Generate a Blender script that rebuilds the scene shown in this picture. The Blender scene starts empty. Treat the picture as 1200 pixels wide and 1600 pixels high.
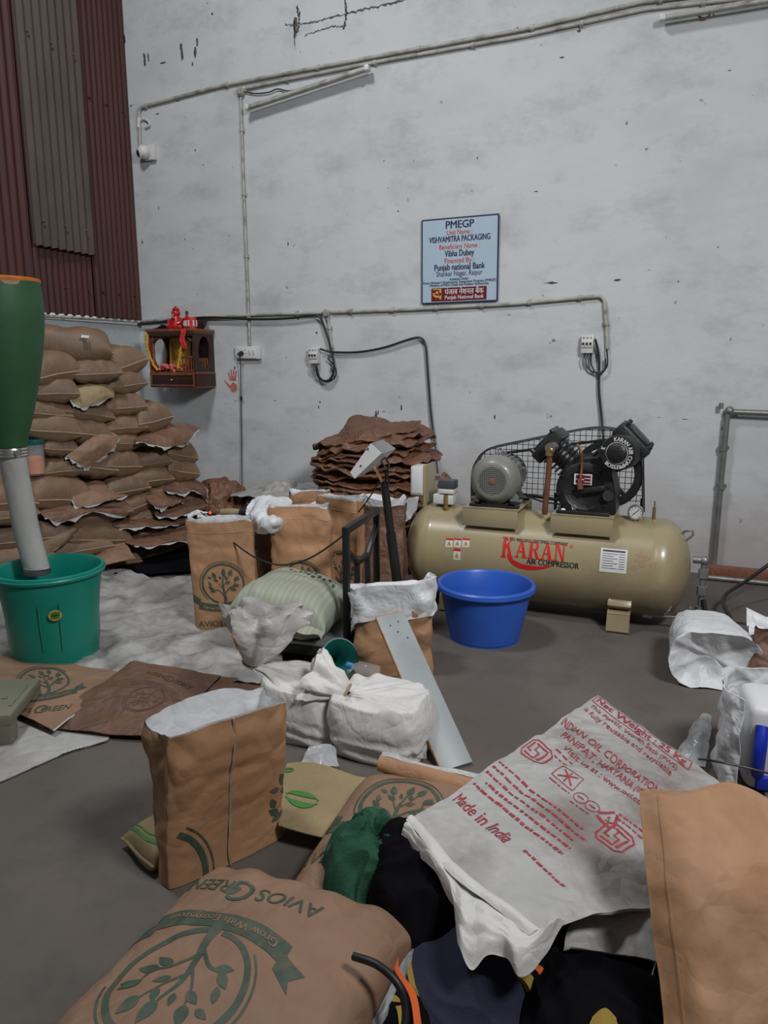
import bpy, bmesh, math, random
from mathutils import Vector, Matrix, noise, Euler

# ------------------------------------------------------------------ camera, light, exposure
scene = bpy.context.scene
C = scene.collection
FPX = 1150.0                      # focal length in pixels of the 1200x1600 frame
PITCH = math.atan(230.0 / 1150.0)
YAW = math.radians(22.0)
EYE = Vector((0.0, 0.0, 1.5))
cam = bpy.data.cameras.new('camera')
cam_ob = bpy.data.objects.new('camera', cam)
C.objects.link(cam_ob)
cam.sensor_fit = 'VERTICAL'
cam.sensor_height = 36.0
cam.lens = 36.0 * FPX / 1600.0
cam.clip_start = 0.05
cam_ob.location = EYE
cam_ob.rotation_euler = (math.pi / 2 - PITCH, 0, YAW)
scene.camera = cam_ob

world = bpy.data.worlds.new('warehouse_ambient')
scene.world = world
world.use_nodes = True
bg = world.node_tree.nodes['Background']
bg.inputs[0].default_value = (0.88, 0.94, 1.0, 1)
bg.inputs[1].default_value = 0.075

def area_lamp(name, loc, target, size, power, color, spread=180):
    l = bpy.data.lights.new(name, 'AREA')
    l.shape = 'DISK'
    l.size = size
    l.energy = power
    l.color = color
    l.spread = math.radians(spread)
    o = bpy.data.objects.new(name, l)
    C.objects.link(o)
    o.location = loc
    o.rotation_euler = (Vector(target) - Vector(loc)).to_track_quat('-Z', 'Y').to_euler()
    return o
area_lamp('high_bay_lamp', (-2.7, 2.0, 6.1), (-2.4, 4.3, 0.0), 0.9, 128, (0.96, 0.98, 1.0))
area_lamp('high_bay_lamp.001', (1.8, 0.9, 4.0), (-1.6, 4.7, 0.9), 1.0, 80, (0.98, 0.98, 1.0), 116)

scene.view_settings.view_transform = 'Standard'
scene.view_settings.look = 'None'
scene.view_settings.gamma = 1.0
scene.view_settings.use_curve_mapping = False
scene.view_settings.exposure = 0.0

# ------------------------------------------------------------------ helpers
PI = math.pi
sp, cp = math.sin(PITCH), math.cos(PITCH)
sy, cy = math.sin(YAW), math.cos(YAW)
def V(*a): return Vector(a)
def ray(x, y):
    r = (x - 600) / FPX; u = (800 - y) / FPX
    f = cp + u * sp
    return Vector((-f * sy + r * cy, f * cy + r * sy, -sp + u * cp))
def atz(x, y, z=0.0):
    d = ray(x, y); return EYE + d * ((z - EYE.z) / d.z)
def aty(x, y, Y):
    d = ray(x, y); return EYE + d * (Y / d.y)
def atx(x, y, X):
    d = ray(x, y); return EYE + d * (X / d.x)
def lerp(a, b, t): return a + (b - a) * t
def sgnpow(x, p): return math.copysign(abs(x) ** p, x)
def fbm(p, o=4): return noise.fractal(p, 1.0, 2.0, o)
def crumple(p):
    d = noise.voronoi(p)[0]
    return min(1.0, (d[1] - d[0]) * 1.6)
def smooth(a, b, x):
    t = max(0.0, min(1.0, (x - a) / (b - a))); return t * t * (3 - 2 * t)

def tag(o, label=None, cat=None, group=None, kind=None):
    if label: o['label'] = label
    if cat: o['category'] = cat
    if group: o['group'] = group
    if kind: o['kind'] = kind
    return o
def thing(name, label, cat, loc=(0, 0, 0), rot=(0, 0, 0), group=None):
    o = bpy.data.objects.new(name, None)
    o.empty_display_size = 0.1
    C.objects.link(o)
    o.location = loc
    o.rotation_euler = rot
    return tag(o, label, cat, group)
def dup(root, loc, rot=None, scale=None, label=None, group=None):
    r = root.copy(); C.objects.link(r); r.location = loc
    if rot is not None: r.rotation_euler = rot
    if scale is not None: r.scale = scale
    if label: r['label'] = label
    if group: r['group'] = group
    for ch in list(root.children):
        c = ch.copy(); C.objects.link(c); c.parent = r
        for g in ch.children:
            d = g.copy(); C.objects.link(d); d.parent = c
    return r
def chain_loc(p):
    v = Vector((0, 0, 0))
    while p is not None:
        v += Vector(p.location); p = p.parent
    return v

class MB:
    """collects shapes of one part; build() links them as one mesh object"""
    def __init__(self):
        self.v = []; self.f = []; self.m = []
    def add(self, verts, faces, mi=0):
        n = len(self.v)
        self.v += [Vector(q) for q in verts]
        for f in faces:
            self.f.append([i + n for i in f]); self.m.append(mi)
        return self
    def addbm(self, bm, mat=None, mi=0):
        bm.verts.index_update()
        vs = [(mat @ v.co) if mat else v.co.copy() for v in bm.verts]
        fs = [[v.index for v in f.verts] for f in bm.faces]
        bm.free()
        return self.add(vs, fs, mi)
    def box(self, c, s, rot=None, bevel=0.0, mi=0, seg=2):
        bm = bmesh.new()
        bmesh.ops.create_cube(bm, size=1.0)
        for v in bm.verts: v.co = Vector((v.co.x * s[0], v.co.y * s[1], v.co.z * s[2]))
        if bevel > 0:
            bmesh.ops.bevel(bm, geom=bm.edges[:], offset=bevel, segments=seg, affect='EDGES', profile=0.5)
        M = Matrix.Translation(Vector(c))
        if rot is not None:
            M = M @ (rot.to_4x4() if not isinstance(rot, tuple) else Euler(rot).to_matrix().to_4x4())
        return self.addbm(bm, M, mi)
    def bar(self, p0, p1, w, h, bevel=0.0, mi=0, up=(0, 0, 1)):
        p0 = Vector(p0); p1 = Vector(p1); d = p1 - p0
        z = d.normalized(); u = Vector(up)
        if abs(z.dot(u)) > 0.98: u = Vector((0, 1, 0))
        x = u.cross(z).normalized(); y = z.cross(x)
        R = Matrix((x, y, z)).transposed()
        return self.box((p0 + p1) / 2, (w, h, d.length), R, bevel, mi)
    def tube(self, pts, r, n=10, mi=0, caps=True):
        pts = [Vector(p) for p in pts]
        rr = r if isinstance(r, (list, tuple)) else [r] * len(pts)
        vs = []; fs = []
        t = (pts[1] - pts[0]).normalized()
        u = t.orthogonal().normalized()
        for i, p in enumerate(pts):
            if i == 0: tn = (pts[1] - pts[0])
            elif i == len(pts) - 1: tn = pts[-1] - pts[-2]
            else: tn = (pts[i + 1] - pts[i]).normalized() + (pts[i] - pts[i - 1]).normalized()
            tn = tn.normalized() if tn.length > 1e-9 else t
            u = (u - tn * u.dot(tn))
            u = u.normalized() if u.length > 1e-6 else tn.orthogonal().normalized()
            w = tn.cross(u)
            for k in range(n):
                a = 2 * PI * k / n
                vs.append(p + (u * math.cos(a) + w * math.sin(a)) * rr[i])
        for i in range(len(pts) - 1):
            for k in range(n):
                k2 = (k + 1) % n
                fs.append([i * n + k, i * n + k2, (i + 1) * n + k2, (i + 1) * n + k])
        if caps:
            fs.append(list(range(n))[::-1]); fs.append([(len(pts) - 1) * n + k for k in range(n)])
        return self.add(vs, fs, mi)
    def cyl(self, p0, p1, r0, r1=None, n=20, mi=0):
        return self.tube([p0, p1], [r0, r1 if r1 is not None else r0], n, mi)
    def lathe(self, prof, n=40, mat=None, mi=0, closed=False):
        vs = []; fs = []
        for (r, z) in prof:
            for k in range(n):
                a = 2 * PI * k / n
                vs.append(Vector((r * math.cos(a), r * math.sin(a), z)))
        m = len(prof)
        for i in range(m - 1 if not closed else m):
            j = (i + 1) % m
            r0, r1 = prof[i][0], prof[j][0]
            for k in range(n):
                k2 = (k + 1) % n
                if r0 < 1e-6 and r1 < 1e-6: continue
                if r0 < 1e-6: fs.append([i * n, j * n + k2, j * n + k])
                elif r1 < 1e-6: fs.append([i * n + k, i * n + k2, j * n])
                else: fs.append([i * n + k, i * n + k2, j * n + k2, j * n + k])
        if not closed:
            if prof[0][0] > 1e-5 and not (prof[1][0] < 1e-6 and abs(prof[1][1] - prof[0][1]) < 1e-6): fs.append([k for k in range(n)][::-1])
            if prof[-1][0] > 1e-5 and not (prof[-2][0] < 1e-6 and abs(prof[-2][1] - prof[-1][1]) < 1e-6): fs.append([(m - 1) * n + k for k in range(n)])
        if mat: vs = [mat @ v for v in vs]
        return self.add(vs, fs, mi)
    def sphere(self, c, r, n=16, scale=(1, 1, 1), mi=0, mat=None):
        prof = [(max(0.0, r * math.sin(PI * i / n)), -r * math.cos(PI * i / n)) for i in range(n + 1)]
        M = Matrix.Translation(Vector(c)) @ (mat or Matrix.Identity(4)) @ Matrix.Diagonal((*scale, 1))
        return self.lathe(prof, n * 2, M, mi)
    def prism(self, poly, d, mat=None, mi=0):
        n = len(poly)
        vs = [Vector((x, y, 0)) for x, y in poly] + [Vector((x, y, d)) for x, y in poly]
        fs = [list(range(n))[::-1], list(range(n, 2 * n))] + [[i, (i + 1) % n, n + (i + 1) % n, n + i] for i in range(n)]
        if mat: vs = [mat @ v for v in vs]
        return self.add(vs, fs, mi)
    def grid(self, S, nu, nv, mi=0, wrap=False, flip=False, u0=0., u1=1., v0=0., v1=1.):
        vs = []; fs = []
        cu = nu if wrap else nu + 1
        for j in range(nv + 1):
            for i in range(cu):
                vs.append(S(lerp(u0, u1, i / nu), lerp(v0, v1, j / nv)))
        for j in range(nv):
            for i in range(nu):
                i2 = (i + 1) % cu
                q = [j * cu + i, j * cu + i2, (j + 1) * cu + i2, (j + 1) * cu + i]
                fs.append(q[::-1] if flip else q)
        return self.add(vs, fs, mi)
    def sheet(self, S, nu, nv, th=0.004, mi=0, mb=None):
        """a sheet with thickness: S outside, a shifted copy inside, closed edges"""
        P = [[S(i / nu, j / nv) for i in range(nu + 1)] for j in range(nv + 1)]
        vs = []; fs = []; ms = []
        N = (nu + 1) * (nv + 1)
        for j in range(nv + 1):
            for i in range(nu + 1): vs.append(P[j][i])
        for j in range(nv + 1):
            for i in range(nu + 1):
                du = P[j][min(nu, i + 1)] - P[j][max(0, i - 1)]
                dv = P[min(nv, j + 1)][i] - P[max(0, j - 1)][i]
                nn = du.cross(dv)
                nn = nn.normalized() if nn.length > 1e-9 else Vector((0, 0, 1))
                vs.append(P[j][i] - nn * th)
        w = nu + 1
        base = len(self.v)
        for j in range(nv):
            for i in range(nu):
                a, b, c_, d = j * w + i, j * w + i + 1, (j + 1) * w + i + 1, (j + 1) * w + i
                fs.append([a, b, c_, d]); ms.append(mi)
                fs.append([N + d, N + c_, N + b, N + a]); ms.append(mi if mb is None else mb)
        ring = [i for i in range(nu)] + [j * w + nu for j in range(nv)] + [nv * w + nu - i for i in range(nu)] + [(nv - j) * w for j in range(nv)]
        for k in range(len(ring)):
            a, b = ring[k], ring[(k + 1) % len(ring)]
            fs.append([a, N + a, N + b, b]); ms.append(mi)
        self.v += vs
        for f, m in zip(fs, ms):
            self.f.append([q + base for q in f]); self.m.append(m)
        return self
    def decal(self, S, shapes, mi, off=0.0015, maxlen=0.03, tf=None):
        """lays flat 2D shapes onto the surface S(x, y); tf maps shape space to surface space"""
        layers = []
        for shp in shapes:
            if len(shp) == 3:                  # heavier lettering: copies a hair apart, each a little higher than the last
                nv, nf, cps = len(shp[0]) // shp[2], len(shp[1]) // shp[2], shp[2]
                for k in range(cps): layers.append((shp[0][k * nv:(k + 1) * nv], [[i - k * nv for i in f] for f in shp[1][k * nf:(k + 1) * nf]], off + .0003 * k))
            else: layers.append((shp[0], shp[1], off))
        for verts, faces, off in layers:
            vv, ff = refine([(tf(x, y) if tf else (x, y)) for x, y in verts], faces, maxlen)
            e = 0.002
            out = []
            for x, y in vv:
                p = S(x, y); a = S(x + e, y) - S(x - e, y); b = S(x, y + e) - S(x, y - e)
                n = a.cross(b)
                n = n.normalized() if n.length > 1e-12 else Vector((0, 0, 1))
                out.append(p + n * off)
            self.add(out, ff, mi)
        return self
    def build(self, name, mats, parent=None, world=False, smooth_deg=40, merge=0.0, recalc=True):
        if not isinstance(mats, (list, tuple)): mats = [mats]
        if world and parent is not None: o_ = chain_loc(parent)
        elif parent is None:
            lo = Vector((min(v.x for v in self.v), min(v.y for v in self.v), min(v.z for v in self.v)))
            hi = Vector((max(v.x for v in self.v), max(v.y for v in self.v), max(v.z for v in self.v)))
            o_ = Vector(((lo.x + hi.x) / 2, (lo.y + hi.y) / 2, lo.z))
        else: o_ = Vector((0, 0, 0))
        me = bpy.data.meshes.new(name)
        me.from_pydata([tuple(v - o_) for v in self.v], [], self.f)
        for m in mats: me.materials.append(m)
        me.polygons.foreach_set('material_index', self.m)
        if merge > 0 or recalc:
            bm = bmesh.new(); bm.from_mesh(me)
            if merge > 0: bmesh.ops.remove_doubles(bm, verts=bm.verts[:], dist=merge)
            if recalc: bmesh.ops.recalc_face_normals(bm, faces=[f for f in bm.faces if f.material_index < 100])
            bm.to_mesh(me); bm.free()
        me.polygons.foreach_set('use_smooth', [True] * len(me.polygons))
        try: me.set_sharp_from_angle(angle=math.radians(smooth_deg))
        except Exception: pass
        o = bpy.data.objects.new(name, me)
        C.objects.link(o)
        if parent is not None: o.parent = parent
        else: o.location = o_
        return o

def refine(verts, faces, maxlen):
    bm = bmesh.new()
    vs = [bm.verts.new((x, y, 0)) for x, y in verts]
    for f in faces:
        try: bm.faces.new([vs[i] for i in f])
        except ValueError: pass
    for _ in range(9):
        bmesh.ops.triangulate(bm, faces=[f for f in bm.faces if len(f.verts) > 3])
        long_ = [e for e in bm.edges if e.calc_length() > maxlen]
        if not long_: break
        bmesh.ops.subdivide_edges(bm, edges=long_, cuts=1)
    bmesh.ops.triangulate(bm, faces=[f for f in bm.faces if len(f.verts) > 3])
    bm.normal_update()
    for f in bm.faces:
        if f.normal.z < 0: f.normal_flip()
    bm.verts.index_update()
    vv = [(v.co.x, v.co.y) for v in bm.verts]
    ff = [[v.index for v in f.verts] for f in bm.faces]
    bm.free()
    return vv, ff

def text2d(body, size=1.0, bold=0.0, align='CENTER', squash=1.0, spacing=1.0, res=3):
    c = bpy.data.curves.new('lettering', 'FONT')
    c.body = body; c.size = size; c.align_x = align; c.align_y = 'CENTER'
    c.resolution_u = res; c.space_character = spacing
    o = bpy.data.objects.new('lettering', c)
    C.objects.link(o)
    me = bpy.data.meshes.new_from_object(o)
    vs = [(v.co.x * squash, v.co.y) for v in me.vertices]
    fs = [list(p.vertices) for p in me.polygons]
    bpy.data.objects.remove(o); bpy.data.curves.remove(c); bpy.data.meshes.remove(me)
    if bold:                                   # heavier strokes: the same letters laid three times, a hair apart
        n = len(vs); d = bold * size * squash
        fs = fs + [[i + n for i in f] for f in fs] + [[i + 2 * n for i in f] for f in fs]
        vs = vs + [(x - d, y) for x, y in vs] + [(x + d, y) for x, y in vs]
        return (vs, fs, 3)
    return (vs, fs)
def mv(shape, dx=0, dy=0, s=1.0, rot=0.0, fn=None):
    ca, sa = math.cos(rot), math.sin(rot)
    vs = []
    for x, y in shape[0]:
        if fn: x, y = fn(x, y)
        vs.append(((x * ca - y * sa) * s + dx, (x * sa + y * ca) * s + dy))
    return (vs,) + tuple(shape[1:])
def ribbon(pts, w):
    """a stroke along 2D points"""
    ws = w if isinstance(w, (list, tuple)) else [w] * len(pts)
    vs = []; n = len(pts)
    for i, (x, y) in enumerate(pts):
        a = pts[max(0, i - 1)]; b = pts[min(n - 1, i + 1)]
        dx, dy = b[0] - a[0], b[1] - a[1]; l = math.hypot(dx, dy) or 1
        nx, ny = -dy / l * ws[i] / 2, dx / l * ws[i] / 2
        vs += [(x + nx, y + ny), (x - nx, y - ny)]
    return (vs, [[2 * i, 2 * i + 1, 2 * i + 3, 2 * i + 2] for i in range(n - 1)])
def arc2(cx, cy_, r, a0, a1, n=40): return [(cx + r * math.cos(lerp(a0, a1, i / n)), cy_ + r * math.sin(lerp(a0, a1, i / n))) for i in range(n + 1)]
def curve2(pts, n=24):
    out = []
    for i in range(n + 1): out.append(cat(pts, i / n))
    return out
def cat(pts, t):
    m = len(pts) - 1; f = min(t * m, m - 1e-9); i = int(f); f -= i
    P = [pts[max(0, i - 1)], pts[i], pts[i + 1], pts[min(m, i + 2)]]
    def c(a, b, c_, d): return 0.5 * ((2 * b) + (-a + c_) * f + (2 * a - 5 * b + 4 * c_ - d) * f * f + (-a + 3 * b - 3 * c_ + d) * f ** 3)
    if isinstance(P[0], Vector): return Vector(c(P[0][k], P[1][k], P[2][k], P[3][k]) for k in range(3))
    return tuple(c(P[0][k], P[1][k], P[2][k], P[3][k]) for k in range(len(P[0])))
def path3(pts, n=30):
    pts = [Vector(p) for p in pts]
    return [cat(pts, i / n) for i in range(n + 1)]
def leaf2(x, y, a, l, w):
    up = []; n = 9
    for i in range(n + 1):
        t = i / n; up.append((t * l, w * math.sin(PI * t ** 0.8) / 2))
    poly = up + [(px, -py) for px, py in up[1:-1]][::-1]
    ca, sa = math.cos(a), math.sin(a)
    return ([(x + px * ca - py * sa, y + px * sa + py * ca) for px, py in poly], [list(range(len(poly)))])
def rect2(x0, y0, x1, y1): return ([(x0, y0), (x1, y0), (x1, y1), (x0, y1)], [[0, 1, 2, 3]])
def frame2(x0, y0, x1, y1, w): return [rect2(x0, y0, x1, y0 + w), rect2(x0, y1 - w, x1, y1), rect2(x0, y0 + w, x0 + w, y1 - w), rect2(x1 - w, y0 + w, x1, y1 - w)]
def poly2(pts): return (list(pts), [list(range(len(pts)))])
def disc2(x, y, r, n=24): return ([(x + r * math.cos(2 * PI * i / n), y + r * math.sin(2 * PI * i / n)) for i in range(n)], [list(range(n))])

_T = {}
def tree_logo():
    """ring with a leafy tree, ribbon banner and the bag maker's lettering; ring radius 1"""
    if 'logo' in _T: return _T['logo']
    ink = []; pale = []
    ink.append(ribbon(arc2(0, 0, .94, -PI * .47, PI * 1.47, 80), .10))
    ink.append(ribbon(arc2(0, 0, 1.07, PI * .1, PI * 1.25, 60), .035))
    ink.append(ribbon(curve2([(.02, -1.05), (.07, -.7), (.02, -.35), (-.02, 0), (.04, .4)], 20), [lerp(.17, .03, i / 20) for i in range(21)]))
    ink.append(ribbon(curve2([(.05, -.6), (-.22, -.32), (-.45, -.28), (-.6, -.2)], 14), [lerp(.07, .02, i / 14) for i in range(15)]))
    ink.append(ribbon(curve2([(.04, -.5), (.28, -.2), (.5, -.05), (.55, .15)], 14), [lerp(.07, .02, i / 14) for i in range(15)]))
    ink.append(ribbon(curve2([(.0, -.25), (-.22, .05), (-.32, .3)], 12), [lerp(.05, .02, i / 12) for i in range(13)]))
    ink.append(ribbon(curve2([(.0, -.1), (.18, .15), (.3, .42)], 12), [lerp(.05, .02, i / 12) for i in range(13)]))
    for x, y, a, l, w in [(.04, .38, 1.5, .38, .2), (-.32, .28, 2.0, .34, .18), (-.2, .1, 2.7, .28, .14), (-.45, -.28, 2.5, .3, .15), (-.35, -.3, 3.4, .3, .14),
                          (-.55, -.1, 2.0, .26, .13), (.3, .4, 1.1, .34, .2), (.2, .2, 2.0, .26, .12), (.52, .12, .9, .34, .18), (.42, -.1, .1, .34, .17), (.3, -.2, -.4, .34, .17),
                          (.15, .0, .6, .24, .12), (-.08, .2, 1.9, .22, .1), (.55, .2, .2, .26, .13), (-.5, .28, 2.9, .22, .12)]:
        ink.append(leaf2(x, y, a, l, w))
    def bend(x, y): return (x, y + .17 * (x / 1.2) ** 2)
    top = [bend(lerp(-1.2, 1.2, i / 24), -1.0) for i in range(25)]
    bot = [bend(lerp(-1.2, 1.2, i / 24), -1.36) for i in range(25)]
    vs = []
    for a, b in zip(top, bot): vs += [a, b]
    ink.append((vs, [[2 * i, 2 * i + 1, 2 * i + 3, 2 * i + 2] for i in range(24)]))
    for s in (-1, 1):
        ink.append(poly2([(s * 1.1, -.72), (s * 1.1, -1.05), (s * 1.62, -.82), (s * 1.42, -.66), (s * 1.5, -.48)]))
    pale.append(mv(text2d('Grow With Ecosystem', .21, .02), 0, -1.2, fn=lambda x, y: (x, y + .17 * (x / 1.2) ** 2)))
    ink.append(mv(text2d('AVIOS', .40, .012), -.72, -1.95))
    ink.append(mv(text2d('G', .66, .012), .13, -1.93))
    ink.append(leaf2(.16, -1.93, .5, .3, .16))
    ink.append(mv(text2d('REEN', .40, .012), .82, -1.95))
    _T['logo'] = (ink, pale)
    return _T['logo']
# ------------------------------------------------------------------ materials (all node based)
def base_mat(name):
    m = bpy.data.materials.new(name); m.use_nodes = True
    nt = m.node_tree
    return m, nt, nt.nodes['Principled BSDF']
def nn(nt, t, **kw):
    n = nt.nodes.new(t)
    for k, v in kw.items():
        if k in n.inputs: n.inputs[k].default_value = v
        else: setattr(n, k, v)
    return n
def coords(nt, scale=(1, 1, 1)):
    tc = nn(nt, 'ShaderNodeTexCoord'); mp = nn(nt, 'ShaderNodeMapping')
    mp.inputs['Scale'].default_value = scale
    nt.links.new(tc.outputs['Object'], mp.inputs['Vector'])
    return mp.outputs['Vector']
def ramp(nt, fac, stops):
    r = nn(nt, 'ShaderNodeValToRGB')
    el = r.color_ramp.elements
    while len(el) < len(stops): el.new(0.5)
    for e, (p, c) in zip(el, stops):
        e.position = p; e.color = (*c, 1) if len(c) == 3 else c
    nt.links.new(fac, r.inputs['Fac'])
    return r.outputs['Color']
def mixc(nt, fac, a, b, mode='MIX'):
    m = nn(nt, 'ShaderNodeMix', data_type='RGBA', blend_type=mode)
    for s, v in ((0, fac), (6, a), (7, b)):
        if hasattr(v, 'is_linked') or hasattr(v, 'links'): nt.links.new(v, m.inputs[s])
        else: m.inputs[s].default_value = v if s == 0 else (*v, 1)
    return m.outputs[2]
def mat(name, col, rough=.6, metal=0., var=.12, vs=6., bump=.0, bs=40., crease=0., cs=9., spec=.5, rnd=0., stretch=(1, 1, 1), dirt=None, ds=3., coat=0., sheen=0., hue2=None):
    m, nt, b = base_mat(name)
    vec = coords(nt, stretch)
    n1 = nn(nt, 'ShaderNodeTexNoise', Scale=vs, Detail=5., Roughness=.6); nt.links.new(vec, n1.inputs['Vector'])
    c0 = tuple(max(0, x * (1 - var)) for x in col); c1 = tuple(min(1, x * (1 + var)) for x in (hue2 or col))
    out = ramp(nt, n1.outputs['Fac'], [(.3, c0), (.7, c1)])
    if dirt:
        n2 = nn(nt, 'ShaderNodeTexNoise', Scale=ds, Detail=6., Roughness=.65); nt.links.new(vec, n2.inputs['Vector'])
        f = ramp(nt, n2.outputs['Fac'], [(.48, (0, 0, 0)), (.72, (1, 1, 1))])
        out = mixc(nt, f, out, dirt)
    if rnd > 0:
        oi = nn(nt, 'ShaderNodeObjectInfo')
        g = ramp(nt, oi.outputs['Random'], [(0, (1 - rnd,) * 3), (1, (1.0, 1.0 - rnd * .15, 1 - rnd * .3))])
        out = mixc(nt, 1.0, out, g, 'MULTIPLY')
    nt.links.new(out, b.inputs['Base Color'])
    b.inputs['Roughness'].default_value = rough; b.inputs['Metallic'].default_value = metal
    b.inputs['Specular IOR Level'].default_value = spec
    if coat: b.inputs['Coat Weight'].default_value = coat
    if sheen: b.inputs['Sheen Weight'].default_value = sheen
    last = None
    if bump > 0:
        nb = nn(nt, 'ShaderNodeTexNoise', Scale=bs, Detail=4.); nt.links.new(vec, nb.inputs['Vector'])
        bp = nn(nt, 'ShaderNodeBump', Strength=bump, Distance=.01); nt.links.new(nb.outputs['Fac'], bp.inputs['Height'])
        last = bp.outputs['Normal']
    if crease > 0:
        wn = nn(nt, 'ShaderNodeTexNoise', Scale=cs * .7, Detail=3.); nt.links.new(vec, wn.inputs['Vector'])
        wv = nn(nt, 'ShaderNodeVectorMath', operation='MULTIPLY_ADD')
        wv.inputs[1].default_value = (.25, .25, .25)
        nt.links.new(wn.outputs['Color'], wv.inputs[0]); nt.links.new(vec, wv.inputs[2])
        vo = nn(nt, 'ShaderNodeTexVoronoi', feature='DISTANCE_TO_EDGE', Scale=cs); nt.links.new(wv.outputs[0], vo.inputs['Vector'])
        r = ramp(nt, vo.outputs['Distance'], [(0, (0, 0, 0)), (.25, (1, 1, 1))])
        b2 = nn(nt, 'ShaderNodeBump', Strength=crease, Distance=.012); nt.links.new(r, b2.inputs['Height'])
        if last: nt.links.new(last, b2.inputs['Normal'])
        last = b2.outputs['Normal']
    if last: nt.links.new(last, b.inputs['Normal'])
    return m
def plaster(name, tint):
    m, nt, b = base_mat(name)
    vec = coords(nt); vst = coords(nt, (.8, .8, 1.45))
    n1 = nn(nt, 'ShaderNodeTexNoise', Scale=1.1, Detail=7., Roughness=.62); nt.links.new(vst, n1.inputs['Vector'])
    c = ramp(nt, n1.outputs['Fac'], [(.3, tuple(x * .86 for x in tint)), (.5, tint), (.72, tuple(min(1, x * 1.07) for x in tint))])
    n2 = nn(nt, 'ShaderNodeTexNoise', Scale=3.2, Detail=8., Roughness=.7); nt.links.new(vst, n2.inputs['Vector'])
    f2 = ramp(nt, n2.outputs['Fac'], [(.50, (0, 0, 0)), (.74, (.46, .46, .46))])
    c = mixc(nt, f2, c, (.26, .26, .265))
    n3 = nn(nt, 'ShaderNodeTexNoise', Scale=11., Detail=4., Roughness=.55); nt.links.new(vec, n3.inputs['Vector'])
    f3 = ramp(nt, n3.outputs['Fac'], [(.70, (0, 0, 0)), (.745, (.85, .85, .85))])
    c = mixc(nt, f3, c, (.10, .10, .10))
    # pinkish grime low on the wall
    sx = nn(nt, 'ShaderNodeSeparateXYZ'); nt.links.new(vec, sx.inputs[0])
    n4 = nn(nt, 'ShaderNodeTexNoise', Scale=1.4, Detail=4.); nt.links.new(vec, n4.inputs['Vector'])
    ad = nn(nt, 'ShaderNodeMath', operation='MULTIPLY_ADD'); ad.inputs[1].default_value = 1.1
    nt.links.new(n4.outputs['Fac'], ad.inputs[0]); 
    iv = nn(nt, 'ShaderNodeMath', operation='MULTIPLY'); iv.inputs[1].default_value = -.62
    nt.links.new(sx.outputs['Z'], iv.inputs[0]); nt.links.new(iv.outputs[0], ad.inputs[2])
    f4 = ramp(nt, ad.outputs[0], [(-.0, (0, 0, 0)), (.5, (.7, .7, .7))])
    c = mixc(nt, f4, c, (.40, .34, .33))
    nt.links.new(c, b.inputs['Base Color'])
    b.inputs['Roughness'].default_value = .82; b.inputs['Specular IOR Level'].default_value = .25
    nb = nn(nt, 'ShaderNodeTexNoise', Scale=14., Detail=6.); nt.links.new(vst, nb.inputs['Vector'])
    bp = nn(nt, 'ShaderNodeBump', Strength=.22, Distance=.008); nt.links.new(nb.outputs['Fac'], bp.inputs['Height'])
    nt.links.new(bp.outputs['Normal'], b.inputs['Normal'])
    return m

M = {}
M['wall'] = plaster('whitewashed_plaster', (.565, .578, .582))
M['wall_blue'] = plaster('pale_blue_plaster', (.48, .54, .55))
M['floor'] = mat('dusty_concrete', (.125, .108, .094), .78, var=.28, vs=3.2, bump=.25, bs=30, dirt=(.082, .071, .062), ds=1.6, spec=.35)
M['ceiling'] = mat('dark_roof', (.2, .2, .2), .9)
M['red_sheet'] = mat('red_oxide_sheet', (.062, .013, .009), .65, var=.25, vs=3, dirt=(.028, .010, .008), ds=2.2, stretch=(1, 1, .15))
M['grey_sheet'] = mat('faded_fibre_sheet', (.088, .066, .055), .8, var=.2, vs=4, dirt=(.055, .040, .033), ds=2.5, stretch=(1, 1, .3))
M['pvc'] = mat('grey_pvc_pipe', (.42, .41, .37), .5, var=.2, vs=8, dirt=(.16, .14, .11), ds=9)
M['pvc_w'] = mat('white_plastic', (.62, .62, .60), .4, var=.06)
M['galv'] = mat('galvanised_steel', (.25, .25, .24), .45, .6, var=.25, vs=12)
M['black'] = mat('black_rubber', (.012, .012, .013), .45, var=.2)
M['iron'] = mat('black_cast_iron', (.014, .014, .014), .42, var=.3, vs=14, bump=.25, bs=90)
M['black_paint'] = mat('black_painted_steel', (.012, .012, .012), .4, var=.3, vs=8)
M['stain'] = mat('bare_dark_plaster', (.085, .08, .075), .9, var=.5, vs=30)
M['brown_stain'] = mat('rust_brown_stain', (.12, .07, .05), .9, var=.4, vs=20)
M['crack'] = mat('dark_crack', (.10, .092, .085), .9, var=.4, vs=30)  # dark tone of the stained cracks in the plaster
M['red_paint'] = mat('faded_red_paint', (.50, .15, .12), .8, var=.4, vs=60)
M['wood'] = mat('reddish_brown_wood', (.20, .065, .030), .35, var=.35, vs=12, stretch=(1, 1, .3), coat=.2)
M['wood_dark'] = mat('dark_wood', (.035, .014, .010), .4, var=.3, vs=12)
M['wood_light'] = mat('raw_chipboard_edge', (.42, .22, .10), .7, var=.25, vs=25)
M['gold'] = mat('gold_foil', (.62, .36, .05), .4, .3, var=.3, vs=40)
M['red_cloth'] = mat('bright_red_cloth', (.55, .02, .02), .7, var=.3, vs=30)
M['red_plastic'] = mat('red_gloss', (.45, .012, .012), .3, var=.2)
M['pink'] = mat('pink_petals', (.62, .13, .13), .7, var=.4, vs=60)
M['marigold'] = mat('marigold_yellow', (.62, .33, .02), .7, var=.3, vs=60)
M['kraft'] = mat('kraft_paper', (.44, .245, .132), .62, var=.14, vs=7, crease=.18, cs=7, bump=.08, bs=60, rnd=.16, spec=.4)
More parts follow.
